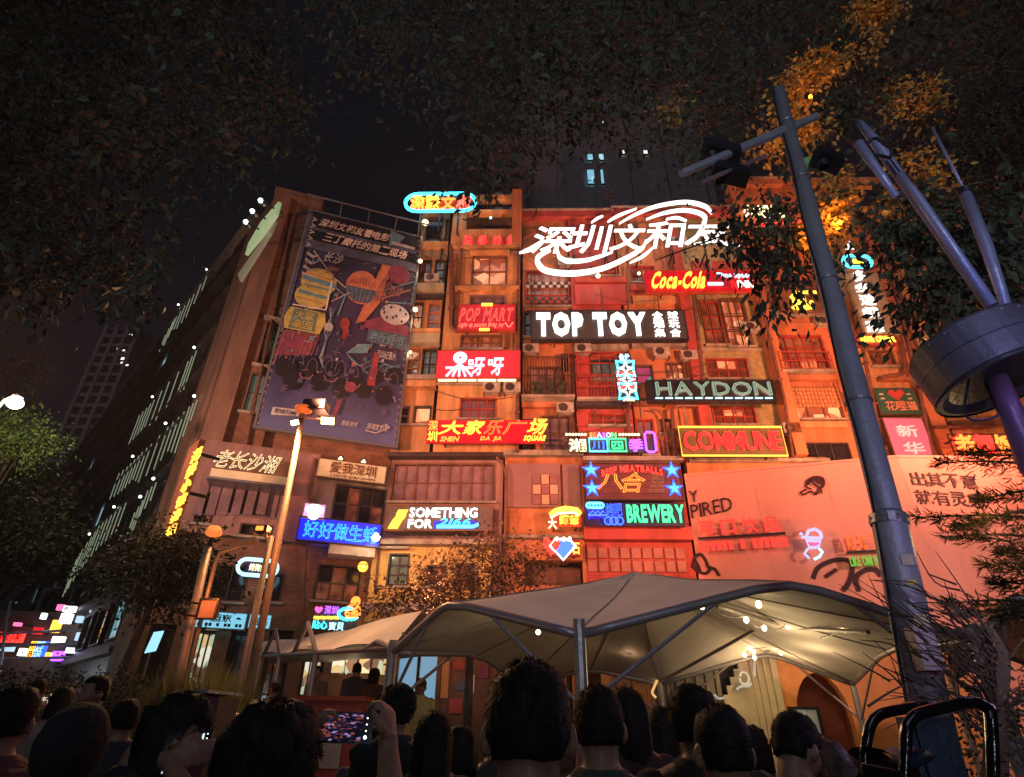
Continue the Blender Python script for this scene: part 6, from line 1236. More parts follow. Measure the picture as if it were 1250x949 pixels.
# phones
def phone(label, c, right, up, sm):
    t = thing('phone', label, 'phone', c); right = Vector(right).normalized(); up = Vector(up).normalized(); n = right.cross(up); c = Vector(c)
    def bx(w_, h, d0, d1, dx=0, dy=0): return [c+right*(dx+a*w_/2)+up*(dy+q*h/2)+n*d for d in (d0, d1) for a, q in ((-1, -1), (1, -1), (1, 1), (-1, 1))]
    b = MB(); b.box8(bx(.152, .074, -.008, 0)); part('body', b, M_blk, t); b = MB(); b.box8(bx(.120, .066, .0006, .0012, -.012)); part('screen', b, sm, t)
    b = MB(); b.box8(bx(.018, .064, .0006, .0012, .060)); part('control_strip', b, M_blk, t)
    for k in range(4): b = MB(); b.lathe(c+right*.060+up*(-.022+.015*k)+n*.0014, [(0, .0004), (.0045 if k == 0 else .002, .0004), (.0045 if k == 0 else .002, 0)], 10, axis=n); part('button', b, N_whs, t)
    return t
def scrn():
    m = bpy.data.materials.new('phone_camera_view'); m.use_nodes = True; n = m.node_tree; L = n.links; b = n.nodes['Principled BSDF']; tc = n.nodes.new('ShaderNodeTexCoord'); br = n.nodes.new('ShaderNodeTexVoronoi'); br.inputs['Scale'].default_value = 210; mp = n.nodes.new('ShaderNodeMapping'); mp.inputs['Scale'].default_value = (.5, 1, 1.4); L.new(tc.outputs['Object'], mp.inputs[0]); L.new(mp.outputs[0], br.inputs[0])
    rp = n.nodes.new('ShaderNodeValToRGB'); rp.color_ramp.interpolation = 'CONSTANT'; e = rp.color_ramp.elements; e[0].color = (.004, .004, .01, 1); e[1].color = (.7, .75, 1, 1); e[1].position = .95
    for p, c in ((.5, (.03, .015, .04)), (.68, (.22, .05, .04)), (.80, (.30, .2, .5)), (.88, (.02, .02, .05))): x = e.new(p); x.color = (*c, 1)
    L.new(br.outputs['Color'], rp.inputs[0]); L.new(rp.outputs[0], b.inputs['Emission Color']); b.inputs['Emission Strength'].default_value = 1.0; b.inputs['Base Color'].default_value = (0, 0, 0, 1); b.inputs['Roughness'].default_value = .1; return m
phone('phone held level by the curly haired onlooker, its screen showing the signs', at(420, 888, 1.80), (1, .05, -.02), (.0, .12, 1), scrn())
phone('phone in the masked woman\'s hands seen edge on, a thin bright line', at(229, 917, 2.25), (.75, .1, .42), (-.2, .45, .8), glow('phone_glow', (.7, .85, 1), 1.2, False))
# ------------------------------------------------------------------ floodlights washing the front
def floodlight(label, p, aim, e, col, spot=100, size=.35, group=None):
    p = Vector(p); t = thing('floodlight', label, 'floodlight', (p.x, p.y, 0), group); d = (Vector(aim)-p).normalized()
    b = MB(); b.tube([(p.x, p.y, 0), (p.x, p.y, p.z-.25)], .05, 8); part('pole', b, M_steeld, t)
    b = MB(); b.lathe(p-d*.25, [(0, 0), (.16, .02), (.2, .2), (.22, .22), (.2, .22), (.0, .19)], 12, axis=d); part('housing', b, M_steeld, t)
    lamp('floodlight_beam', 'SPOT', p+d*.05, e, col, aim, size, spot, 1.0)
floodlight('black floodlight on a post behind the coral hoarding, right of the middle', (13, 20.5, 8.2), (13, 26, 21), 2600, (1, .34, .12), 140)
floodlight('black floodlight on a post behind the tents, in front of the yellow wall', (-3, 18, 4.2), (-3, 26, 17), 1700, (1, .38, .20), 130)
floodlight('black floodlight on a post behind the tents, nearest the maroon doors', (4.5, 18, 4.4), (5, 26, 17), 2500, (1, .33, .16), 130)
floodlight('black floodlight on a post at the far right behind the hoarding', (21, 20.5, 8.2), (22, 26, 20), 1800, (1, .34, .12), 135)
# unseen floodlights added to brighten the front, hoarding and tree crowns
floodlight('added warm floodlight on a tall post at the far left side of the square', (-19, 9, 8), (-9, 25, 16), 9000, (1, .58, .42), 95, .4)
floodlight('added tall floodlight with a reddish beam at the left side of the square', (-19, 11, 9), (4, 26, 17), 14000, (1, .33, .17), 80, .4)
floodlight('added tall floodlight with an orange red beam at the right side of the square', (16, 9.5, 10), (8, 26, 18), 24000, (1, .33, .17), 105, .4)
floodlight('added low floodlight at the right side of the square turned to the coral hoarding', (13.5, 8.5, 6), (9, 17, 6), 2300, (1, .54, .43), 110, .4)
floodlight('added dim grey uplight behind the viewer, turned up into the tree crowns', (1, -9, 2.6), (1, 8, 13), 2300, (.78, .9, .95), 88, .5)

lamp('front_fill_beam', 'SPOT', at(385, 500, 11.6)+Vector((0, .25, .25)), 9500, (1, .33, .16), (5, 26, 15), .4, 125, 1.0)  # fill beam added to lift the recesses of the front
# thin night haze over the whole place
hz = MB(); hz.box(-230, 230, -70, 410, -1.4, 110); o = part('haze', hz, [], kind='stuff'); m = bpy.data.materials.new('night_haze'); m.use_nodes = True; n = m.node_tree; n.nodes.clear()
vo = n.nodes.new('ShaderNodeVolumePrincipled'); vo.inputs['Color'].default_value = (.85, .85, .9, 1); vo.inputs['Density'].default_value = .0007; vo.inputs['Anisotropy'].default_value = .3; out = n.nodes.new('ShaderNodeOutputMaterial'); n.links.new(vo.outputs[0], out.inputs['Volume']); o.data.materials.append(m)
# ------------------------------------------------------------------ leaning lamp posts at the left
M_orl = mat('orange_lit_post', (.45, .33, .26), rough=.45, metal=.2, var=.15, scale=3)
def post(label, base, top, r0, r1, cat='lamp post', name='lamp_post', m=None, group='street posts at the left'):
    t = thing(name, label, cat, (base.x, base.y, 0), group); b = MB(); b.tube([(base.x, base.y, 0), base.lerp(top, .5), top], [r0, (r0+r1)/2, r1], 12); part('pole', b, m or M_orl, t, smooth=True); b = MB(); b.lathe((base.x, base.y, 0), [(r0*2.2, 0), (r0*2.2, .04), (r0*1.3, .3), (r0, .32)], 12); part('base_flange', b, M_steeld, t); return t
def pos(u0, v0, u1, v1, Y): a, b_ = at(u0, v0, Y), at(u1, v1, Y); d = (b_-a)/(b_.z-a.z); return a-d*a.z, b_
a, b_ = pos(300, 865, 370, 505, 12); t = post('tallest orange lit floodlight post with two bright heads in front of the banner', a, b_, .085, .06)
b = MB(); b.lathe(b_-Vector((0, 0, .02)), [(.06, 0), (.20, .10), (.22, .16), (.16, .16)], 16); part('ring_head', b, mat('orange_ring', (.6, .2, .08), rough=.4, emit=(1, .2, .04), es=.35), t)
for (u, v), w_, e in (((360, 516), .12, 150), ((400, 514), .17, 240)):
    p = at(u, v, 11.9); b = MB(); n_ = Vector((.1 if u > 370 else -.25, -.75, -.65)).normalized(); x = n_.cross(Vector((0, 0, 1))).normalized(); y = x.cross(n_)
    def bx8(c, a_, h, d0, d1): return [c+x*sx*a_+y*sy*h+n_*d for d in (d0, d1) for sx, sy in ((-1, -1), (1, -1), (1, 1), (-1, 1))]
    b.box8(bx8(p, w_, w_*.6, -.12, 0)); H_ = part('flood_head', b, M_steeld, t); b = MB(); b.box8(bx8(p, w_*.85, w_*.48, .002, .012)); part('lens', b, glow('flood_lens', (1, .72, .28), 13), H_)
    b = MB(); b.tube([b_-Vector((0, 0, .1)), p-n_*.1], .025, 6); part('arm', b, M_orl, t); lamp('post_flood', 'SPOT', p+n_*.08, e*2.2, (1, .55, .22), p+n_*4+Vector((0, 1.6, -.5)), .1, 150)
p = at(385, 497, 12); b = MB(); b.box(p.x-.26, p.x+.26, p.y-.15, p.y+.25, p.z-.1, p.z+.14); part('dark_housing', b, M_steeld, t)
lamp('post_glow', 'POINT', b_+Vector((.25, -.5, -.7)), 26, (1, .22, .04), size=.1)
lamp('post_glow', 'POINT', a.lerp(b_, .62)+Vector((.25, -.9, 0)), 48, (1, .25, .05), size=.1)
a, b_ = pos(286, 872, 331, 655, 11); t = post('thinner post ending in a hooded lamp, just left of the tallest post', a, b_, .07, .055)
p = at(324, 647, 11); b = MB(); b.box(p.x-.17, p.x+.07, p.y-.1, p.y+.1, p.z-.06, p.z+.06); part('lamp_hood', b, M_steeld, t); b = MB(); b.box(p.x-.14, p.x+.0, p.y-.12, p.y-.101, p.z-.04, p.z+.04); part('lens', b, N_or, t)
p2 = at(300, 664, 11); b = MB(); b.tube([b_+Vector((0, 0, -.2)), p+Vector((0, 0, -.05))], .03, 6); part('arm', b, M_orl, t)
a, b_ = pos(222, 812, 254, 668, 10.5); t = post('stout orange lit post carrying a small sign box and an orange lamp head', a, b_, .085, .07)
p = at(261, 650, 10.5); b = MB(); b.lathe(p, [(.0, .10), (.12, .08), (.15, -.02), (.0, -.05)], 10, axis=(.3, -.6, .7)); part('lamp_head', b, mat('orange_lamp_shell', (.6, .22, .08), emit=(1, .25, .05), es=.8), t); b = MB(); b.tube([b_, p], .04, 6); part('neck', b, M_steeld, t)
a2, b2 = pos(232, 812, 262, 690, 10.3); b = MB(); q = [(a2.x, a2.y, 0), b2, at(268, 675, 10.3), at(290, 668, 10.3), at(303, 663, 10.3)]; b.tube(q, [.04, .035, .03, .03, .03], 8); part('side_pole', b, M_orl, t, smooth=True)
b = MB(); p = at(303, 663, 10.3); b.box8([p+Vector(v) for v in ((-.12, -.1, -.03), (.14, -.1, .03), (.14, .1, .03), (-.12, .1, -.03), (-.12, -.1, .03), (.14, -.1, .09), (.14, .1, .09), (-.12, .1, .03))]); part('side_lamp', b, M_orl, t)
t = thing('sign_box', 'small square framed sign box strapped to the stout post', 'sign box', at(255, 757, 10.2)); p = at(254, 745, 10.2); b = MB(); b.box(p.x-.13, p.x+.16, p.y-.05, p.y+.05, p.z-.14, p.z+.16); part('box', b, mat('salmon_box', (.45, .22, .15), var=.2), t); b = MB()
G3 = Face((p.x-.15, p.y-.05), (p.x+.18, p.y-.05)); frame(b, G3, (0, p.z-.16, .33, p.z+.18), .03, -.02, .03); part('frame', b, M_steeld, t); b = MB(); b.tube([p+Vector((-.12, 0, .1)), p+Vector((-.38, 0, .12))], .02, 6); b.tube([p+Vector((-.12, 0, -.1)), p+Vector((-.38, 0, -.08))], .02, 6); part('strap_arm', b, M_steeld, t)
lamp('post_glow', 'POINT', at(246, 720, 9.7), 26, (1, .28, .07), size=.1)

# ------------------------------------------------------------------ camera pole at the right
M_vio = mat('violet_grey_pole', (.28, .27, .33), rough=.42, metal=.3, var=.12, scale=3)
Yp = 4.0; b0 = at(1133, 862, Yp); b1 = at(1083, 625, Yp); b2 = at(950, 112, Yp); d = (b1-b0)/(b1.z-b0.z); g0 = b0-d*b0.z
t = thing('camera_pole', 'thick violet grey pole with a horizontal camera arm crossing the right side', 'pole', g0); b = MB(); b.tube([g0, b1-d*.06, b1, b2], [.125, .112, .092, .070], 18); part('shaft', b, M_vio, t, smooth=True)
b = MB(); b.lathe(b1-d*.10, [(.115, 0), (.122, .01), (.122, .07), (.09, .10)], 18, axis=d); part('collar', b, M_steel, t); b = MB(); b.lathe(g0, [(.26, 0), (.26, .04), (.14, .06)], 16); part('base_flange', b, M_steeld, t)
A0 = at(1055, 160, 4.6); A1_ = at(960, 158, Yp); A2_ = at(832, 212, 3.6); b = MB(); b.tube([A1_+(A1_-A2_)*.35, A1_, A2_], [.045, .05, .035], 8); part('arm', b, M_vio, t)
b = MB(); b.tube([at(858, 222, 3.6), at(935, 190, 3.9)], .018, 6); part('lower_arm', b, M_steel, t)
for (u, v), sz, lb in (((880, 186), (.16, .09, .055), 'camera_box'), ((890, 212), (.16, .09, .05), 'camera_box'), ((1010, 196), (.10, .09, .05), 'camera_box')):
    p = at(u, v, 3.8); b = MB(); b.box8([p+Vector((x*sz[0], y*sz[1], z*sz[2]-x*.06)) for z in (-1, 1) for x, y in ((-1, -1), (1, -1), (1, 1), (-1, 1))]); bo = part(lb, b, mat('black_camera', (.008, .008, .012), rough=.4), t); b = MB(); b.lathe(p+Vector((-sz[0]*.6, 0, -sz[2]-.05)), [(.05, 0), (.06, .06)], 12); part('lens_dome', b, M_blk, bo)
b = MB(); b.lathe(at(985, 205, 4.0)-Vector((0, 0, .05)), [(0, 0), (.07, .03), (.09, .1), (.06, .14)], 12); part('dome_camera', b, mat('greenish_cover', (.2, .35, .15), rough=.4), t)
lamp('pole_violet_fill', 'POINT', at(1330, 760, 3.0), 13, (.72, .50, .80), size=.3); lamp('pole_side_fill', 'POINT', (1.6, 1.2, 5.2), 11, (.55, .5, 1), size=.3)  # unseen lamps added to tint the pole violet

tp = t; ax_ = (b2-b1).normalized()
for k, s in enumerate((.18, .43, .70, .88)):
    c_ = b1.lerp(b2, s); b = MB(); b.lathe(c_, [(.100-.022*s, 0), (.104-.022*s, .004), (.104-.022*s, .022), (.100-.022*s, .026)], 18, axis=ax_); part('steel_band', b, M_steel, tp)
for k in range(8):
    a = k*math.pi/4; x = ax_.cross(Vector((0, 1, 0))).normalized(); y = ax_.cross(x); c_ = b1-d*.055+(x*math.cos(a)+y*math.sin(a))*.123; b = MB(); b.ball(c_, .010, 3); part('bolt', b, M_steel, tp)
b = MB(); W = [b1.lerp(b2, s)+Vector((-.105+.03*s+.012*math.sin(s*19), -.03, 0)) for s in [i/24 for i in range(25)]]; b.tube([b0+Vector((-.135, -.02, 0))]+W, .010, 5); part('cable', b, M_blk, tp)
for (s, w_, h_, m__) in ((-.30, .05, .07, M_cl1), (-.42, .04, .03, P_ye), (-.62, .06, .09, M_cream), (-.85, .045, .04, P_re)):
    c_ = b1+(b1-b0)*s; x = Vector((1, 0, 0)); b = MB(); rr_ = .119; vs = []
    for j in range(2):
        for i in range(5): a = -.35+i*w_/rr_/4*1.6; vs.append(c_+Vector((math.sin(a)*rr_*1.02, -math.cos(a)*rr_*1.02, 0))+ax_*h_*(j-.5))
    b.add(vs, [(i, i+1, i+6, i+5) for i in range(4)]); part('sticker', b, m__, tp)
b = MB(); c_ = b0.lerp(b1, .25); b.box(c_.x-.10, c_.x+.02, c_.y-.20, c_.y-.10, c_.z-.12, c_.z+.12); part('junction_box', b, M_steel, tp)
# ------------------------------------------------------------------ drum fixture with steel pipes
M_pip = mat('lavender_steel_pipe', (.30, .30, .52), rough=.35, metal=.3, var=.12, scale=4); M_drum = mat('dark_drum', (.075, .065, .08), rough=.5, metal=.3, var=.15, scale=2)
Yd = 3.4; dc = at(1200, 440, Yd); ax = Vector((-.18, .10, 1)).normalized(); t = thing('drum_fixture', 'big dark drum on a purple strut with lavender steel pipes rising from it', 'fixture', (dc.x+.5, dc.y, 0))
rd = .40; b = MB(); b.lathe(dc-ax*.20, [(rd*.72, .05), (rd*.9, .0), (rd, .01), (rd, .34), (rd*.97, .36), (rd*.5, .44), (.12, .50), (.0, .50)], 40, axis=ax); part('drum', b, M_drum, t, smooth=False); b = MB(); b.lathe(dc-ax*.16, [(0, 0), (rd*.8, 0)], 32, axis=ax); part('drum_floor', b, M_steeld, t)
b = MB(); b.lathe(dc-ax*.205, [(rd*1.0, 0), (rd*1.02, .015), (rd*1.0, .03)], 40, axis=ax); part('lower_rim', b, M_steeld, t)
b = MB(); foot = Vector((dc.x+1.05, Yd, 0)); b.tube([dc-ax*.1, at(1235, 505, Yd), at(1262, 570, Yd), foot], [.07, .07, .08, .1], 12); part('strut', b, mat('purple_strut', (.12, .06, .13), rough=.4, metal=.2, var=.1), t, smooth=True)
top0 = at(1222, 388, Yd)
xa = ax.cross(Vector((0, 1, 0))).normalized(); ya = ax.cross(xa)
for k in range(22): a = k*2*math.pi/22; b = MB(); b.ball(dc+ax*.12+(xa*math.cos(a)+ya*math.sin(a))*rd*1.0, .009, 3); part('rivet', b, M_steel, t)
b = MB(); b.lathe(dc-ax*.02, [(rd*1.0, 0), (rd*1.006, .002), (rd*1.006, .010), (rd*1.0, .012)], 40, axis=ax); part('weld_seam', b, M_steeld, t)
b = MB(); b.tube(smoothline([tuple(dc-ax*.1+Vector((-.2, -.1, 0))), tuple(at(1178, 505, Yd)), tuple(at(1206, 512, Yd)), tuple(at(1228, 500, Yd))], 5), .009, 5); part('hanging_cable', b, M_blk, t)
b = MB(); b.tube([at(1224, 388, Yd-.06), at(1150, 282, Yd-.02), at(1085, 192, Yd+.02)], .008, 5); part('hanging_cable', b, M_blk, t)
for nm, q, r in (('pipe', [at(1222, 392, Yd), at(1070, 175, Yd+.1), at(1050, 150, Yd+.15)], [.038, .046, .030]), ('pipe', [at(1212, 372, Yd-.1), at(1120, 240, Yd-.1), at(1098, 212, Yd-.1)], [.030, .032, .028]), ('pipe', [at(1232, 385, Yd+.1), at(1204, 300, Yd+.1), at(1178, 236, Yd+.1)], [.034, .045, .045]), ('short_pipe', [at(1094, 240, Yd-.15), at(1048, 175, Yd-.15)], [.026, .040]), ('thin_rod', [at(1176, 230, Yd+.1), at(1138, 156, Yd+.15)], [.012, .012])):
    b = MB(); b.tube(q, r, 14); part(nm, b, M_pip, t, smooth=True)
for c_, r in ((at(1178, 234, Yd+.1), .055), (at(1226, 384, Yd), .055)): b = MB(); b.lathe(c_-Vector((0, 0, .04)), [(r*.8, 0), (r, .01), (r, .06), (r*.7, .08), (0, .08)], 14); part('pipe_cap', b, M_blk, t)
cc = at(1074, 182, Yd-.15); b = MB(); b.tube([cc+Vector((math.cos(k*.4)*.10, .02*math.sin(k), math.sin(k*.4)*.115)) for k in range(16)], .014, 8, closed=True); part('cable_loop', b, M_blk, t)
lamp('drum_violet_fill', 'POINT', at(1300, 420, 3.0), 3, (.6, .36, 1), size=.15); lamp('pipe_blue_fill', 'POINT', at(1290, 330, 2.4), 16, (.35, .4, 1), size=.15)  # unseen lamps added to colour the drum and its pipes

# ------------------------------------------------------------------ tubular seat of a sightseeing cart
t = thing('cart_seat', 'black padded seat with a chromed tubular frame and blue grey backrest, bottom right', 'cart', at(1140, 949, 2.3)); Ys = 2.3; M_chr = mat('black_chromed_tube', (.05, .045, .055), rough=.15, metal=.85, var=.1)
for q in ([(1048, 1010), (1056, 920), (1062, 888), (1072, 874), (1090, 868), (1128, 862), (1150, 862)], [(1103, 1010), (1106, 900), (1112, 880), (1124, 871), (1160, 862), (1185, 857), (1202, 863), (1210, 880), (1214, 1000)]):
    b = MB(); b.tube([at(u, v, Ys+(.25 if q[0][0] < 1100 else 0)) for u, v in smoothline(q, 4)], .019, 10); part('frame_tube', b, M_chr, t, smooth=True)
M_sea = mat('blue_grey_vinyl', (.035, .05, .10), rough=.45, var=.2, scale=4); G4 = Face((at(1120, 900, Ys).x, Ys+.04), (at(1180, 900, Ys).x, Ys+.04)); r = G4.rect(1122, 876, 1180, 1000, 0); b = MB(); n = 6
loft_pts = []
for j in range(2):
    pass
b.fbox(G4, r[0], r[2], r[1], r[3], -.06, 0); b.fbox(G4, r[0]+.02, r[2]-.02, r[1]+.02, r[3]-.02, 0, .015); part('backrest', b, M_sea, t)
p = at(1085, 930, Ys+.15); b = MB(); b.v = []; 
for i in range(9):
    s = i/8; q = at(1060+48*s, 921+8*math.sin(s*3.14), Ys+.2-.15*s)
    for k in range(8): b.v.append(tuple(q+Vector((0, .16*math.cos(k*math.pi/4), .025*math.sin(k*math.pi/4)))))
for i in range(8):
    for k in range(8): b.f.append((i*8+k, i*8+(k+1) % 8, (i+1)*8+(k+1) % 8, (i+1)*8+k)); b.m.append(0)
part('seat_cushion', b, M_sea, t, smooth=True); b = MB(); b.tube([at(1050, 938, Ys), at(1110, 950, Ys)], .018, 8); part('cross_tube', b, M_chr, t)
b = MB(); q0 = at(1056, 1000, Ys+.3); q1 = at(1205, 1000, Ys)
for p_ in (at(1052, 1010, Ys+.25), at(1104, 1010, Ys), at(1213, 1000, Ys)): b = MB(); b.tube([p_, (p_.x, p_.y, 0)], .02, 8); part('frame_leg', b, M_chr, t)

# ------------------------------------------------------------------ foliage
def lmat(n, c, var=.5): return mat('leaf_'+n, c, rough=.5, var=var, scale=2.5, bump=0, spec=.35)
L_grn = lmat('dark_green', (.085, .095, .065), .3); L_brn = lmat('brown_green', (.050, .046, .034), .3); L_con = lmat('conifer', (.07, .06, .02)); L_blk = lmat('shadow_green', (.030, .036, .022), .3); L_lit = lmat('bright_green', (.10, .17, .04)); L_ora = lmat('amber_lit', (.50, .30, .08)); M_bark = mat('bark', (.10, .075, .055), rough=.85, var=.4, scale=6, bump=.6)  # L_ora has the amber lamplight mixed into its leaf colour
def leaves(blobs, n, size, m, parent, seed, asp=.45, droop=.5, name='foliage', clump=9):
    rr = random.Random(seed); b = MB(); tot = sum(q[1]**2 for q in blobs)
    for c_, rad in blobs:
        k = int(n*rad*rad/tot/clump)+1
        for i in range(k):
            d = Vector((rr.gauss(0, 1), rr.gauss(0, 1), rr.gauss(0, 1))).normalized()*(rr.random()**.45)*rad; d.z *= .8; p0 = c_+d; dirn = (d.normalized()+Vector((rr.gauss(0, .5), rr.gauss(0, .5), -droop*rr.random()))).normalized()
            for j in range(clump):
                p = p0+dirn*size*1.1*j*rr.uniform(.3, .8)+Vector((rr.gauss(0, 1), rr.gauss(0, 1), rr.gauss(0, 1)))*size*.7; L = size*rr.uniform(.7, 1.3); a = (dirn+Vector((rr.gauss(0, .7), rr.gauss(0, .7), rr.gauss(0, .7)-droop))).normalized(); s = a.cross(Vector((rr.gauss(0, 1), rr.gauss(0, 1), rr.gauss(0, 1)))).normalized()*L*asp*.5; u_ = s.cross(a).normalized()*L*.10
                b.add([p, p+a*L*.45+s-u_, p+a*L, p+a*L*.45-s-u_], [(0, 1, 2, 3)])
    return part(name, b, m, parent, kind='stuff')
def branches(paths, parent, m=None, name='branch', r=.03):
    for q in paths:
        P_ = [Vector(x) for x in smoothline([tuple(v) for v in q], 4)]; rs = [r*(1-.75*i/(len(P_)-1)) for i in range(len(P_))]; b = MB(); b.tube(P_, rs, 6); part(name, b, m or M_bark, parent)
def blobs(lst, Y, jit=.0, seed=0, yv=.8):
    rr = random.Random(seed); out = []
    for u, v, rp in lst:
        y = Y+rr.uniform(-yv, yv); p = at(u, v, y); out.append((p, rp*(p-O).length/FPX*(.9)*1.0))
    return out
def dens(poly, step, r, seed):
    """fill an outline with overlapping clumps, leaving ragged gaps"""
    rr = random.Random(seed); us = [p[0] for p in poly]; vs = [p[1] for p in poly]; out = []
    v = min(vs)
    while v <= max(vs):
        u = min(us)
        while u <= max(us):
            x, y = u+rr.uniform(-.4, .4)*step, v+rr.uniform(-.4, .4)*step; ins = False; j = len(poly)-1
            for i in range(len(poly)):
                if (poly[i][1] > y) != (poly[j][1] > y) and x < (poly[j][0]-poly[i][0])*(y-poly[i][1])/(poly[j][1]-poly[i][1]+1e-9)+poly[i][0]: ins = not ins
                j = i
            if ins and rr.random() < .9: out.append((x, y, r*rr.uniform(.7, 1.25)))
            u += step
        v += step
    return out
# top left tree
t = thing('street_tree', 'large dark broadleaf tree whose crown fills the top left corner', 'tree', (-10.5, 4, 0), 'street trees around the square')
poly = [(-60, -60), (318, -60), (340, 30), (372, 105), (368, 145), (338, 160), (325, 200), (290, 222), (250, 212), (200, 192), (150, 205), (165, 250), (190, 310), (178, 350), (120, 368), (60, 345), (20, 350), (-60, 360)]
bl_ = blobs(dens(poly, 30, 24, 2), 7.2, seed=3, yv=1.2); leaves(bl_, 22000, .13, L_brn, t, 11); leaves(bl_[::2], 5200, .23, L_grn, t, 111, asp=.55, clump=6, name='large_leaf_clumps')
b = MB(); b.tube([(-10.5, 4, 0), (-10.5, 4.2, 4), (-10, 4.8, 7.5), (-8.6, 5.5, 10.5)], [.28, .22, .15, .05], 10); part('trunk', b, M_bark, t)
branches([[at(-10, 5, 6.6), at(35, 60, 6.6), at(70, 98, 6.8), at(112, 140, 7)], [at(140, -20, 7), at(160, 50, 7), at(180, 110, 7)], [at(60, 20, 7), at(180, 60, 7.4), at(330, 120, 7.4)], [at(-60, 170, 7), at(60, 150, 7), at(200, 180, 7.2), at(300, 200, 7)], [at(0, 330, 7), at(90, 300, 7), at(170, 330, 7)], [at(70, 98, 6.8), at(130, 70, 7), at(200, 40, 7)]], t, r=.035)
# top centre tree
t = thing('street_tree', 'wide dark tree crown overhanging the top centre and right of the view', 'tree', (8.5, 6.5, 0), 'street trees around the square')
poly = [(440, -60), (420, 30), (510, 95), (548, 120), (560, 190), (585, 215), (620, 165), (660, 150), (700, 175), (740, 155), (770, 195), (800, 170), (850, 165), (905, 175), (960, 150), (1010, 120), (1060, 130), (1120, 110), (1180, 150), (1230, 100), (1300, 60), (1300, -60)]
bl_ = blobs(dens(poly, 38, 33, 5), 8.0, seed=6, yv=1.5)+blobs([(425, 76, 10), (445, 82, 14), (468, 88, 16), (492, 94, 17), (515, 100, 18), (540, 110, 18), (565, 228, 10), (570, 200, 14)], 8, seed=9); leaves(bl_, 26000, .14, L_grn, t, 12); leaves(bl_[::2], 7000, .24, L_grn, t, 112, asp=.55, clump=6, name='large_leaf_clumps')
b = MB(); b.tube([(8.5, 6.5, 0), (8.4, 6.6, 3.5), (7.6, 7.2, 7), (6.2, 8, 10)], [.30, .25, .18, .06], 10); part('trunk', b, M_bark, t)
branches([[(8, 6.9, 5.5), at(1050, 180, 7.6), at(930, 120, 8), at(760, 90, 8)], [(7.8, 7, 6), at(900, 60, 8), at(700, 30, 8), at(520, 60, 8)], [at(930, 120, 8), at(800, 140, 8), at(640, 130, 8)]], t, r=.05)
# hanging clusters in front of the signs
t = thing('street_tree', 'smaller tree at right with drooping leafy sprays hanging in front of the signs', 'tree', (7.6, 4.9, 0), 'street trees around the square')
L1 = [(925, 262, 16), (945, 250, 14), (965, 270, 14), (905, 275, 15), (885, 283, 10), (866, 292, 7), (845, 298, 6), (905, 295, 12), (925, 300, 18), (940, 320, 12), (955, 300, 14), (965, 325, 14), (958, 345, 12), (950, 365, 11), (945, 382, 8), (930, 345, 8), (980, 300, 12), (990, 285, 14), (985, 330, 9)]
L2 = [(1070, 255, 22), (1090, 280, 26), (1115, 300, 28), (1140, 270, 24), (1155, 310, 26), (1085, 320, 24), (1110, 345, 24), (1140, 355, 24), (1165, 345, 18), (1062, 310, 16), (1055, 340, 12), (1170, 375, 16), (1140, 385, 14), (1115, 372, 12), (1095, 355, 12), (1080, 395, 10), (1100, 402, 10), (1120, 398, 12), (1230, 350, 24), (1210, 330, 20), (1240, 300, 24), (1075, 375, 7), (1245, 380, 18), (1190, 280, 16)]
L3 = [(1225, 110, 26), (1240, 150, 28), (1215, 180, 24), (1235, 220, 28), (1210, 240, 20), (1245, 260, 24), (1190, 130, 20), (1160, 180, 16), (1140, 130, 18), (1120, 160, 16)]
leaves(blobs(L1, 6.0, seed=2, yv=.4), 1150, .145, L_grn, t, 13, droop=1.1, clump=5); leaves(blobs([(u+22, v, r*.8) for u, v, r in L2 if not (u < 1105 and v > 300)], 5.4, seed=4, yv=.5), 3600, .145, L_grn, t, 14, droop=.9); leaves(blobs(L3, 5.6, seed=5, yv=.5), 6000, .10, L_brn, t, 15)
b = MB(); b.tube([(7.6, 4.9, 0), (7.5, 5, 3), (7.0, 5.4, 5.5), (5.9, 5.8, 7.6)], [.16, .14, .10, .04], 9); part('trunk', b, M_bark, t)
branches([[(7.2, 5.2, 4.6), at(1160, 300, 5.4), at(1100, 310, 5.4), at(1062, 330, 5.4)], [(6.6, 5.5, 6.4), at(1060, 200, 5.8), at(970, 255, 6), at(890, 285, 6), at(800, 318, 6)], [at(960, 260, 6), at(962, 320, 6), at(945, 380, 6)], [(7.1, 5.3, 5), at(1230, 200, 5.6), at(1200, 120, 5.6)]], t, r=.03)
# sprays lit by amber spots, the orange light also put into the leaf colour
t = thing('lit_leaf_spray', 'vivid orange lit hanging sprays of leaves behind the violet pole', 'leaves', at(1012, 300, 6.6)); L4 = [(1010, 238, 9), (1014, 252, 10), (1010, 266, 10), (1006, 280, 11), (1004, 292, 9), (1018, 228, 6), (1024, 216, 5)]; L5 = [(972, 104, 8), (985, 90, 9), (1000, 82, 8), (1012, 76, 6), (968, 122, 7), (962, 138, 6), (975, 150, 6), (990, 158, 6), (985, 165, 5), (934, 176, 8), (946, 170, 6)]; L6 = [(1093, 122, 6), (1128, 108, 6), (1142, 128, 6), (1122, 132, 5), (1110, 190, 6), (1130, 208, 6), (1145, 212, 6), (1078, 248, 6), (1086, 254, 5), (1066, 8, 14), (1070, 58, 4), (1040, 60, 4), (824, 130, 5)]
Bs = blobs(L4, 5.5, yv=.05)+blobs(L5, 5.5, yv=.05)+blobs(L6, 5.5, yv=.05); leaves([(p_, r_*.8) for p_, r_ in Bs], 4600, .085, L_ora, t, 16, asp=.6, clump=6)
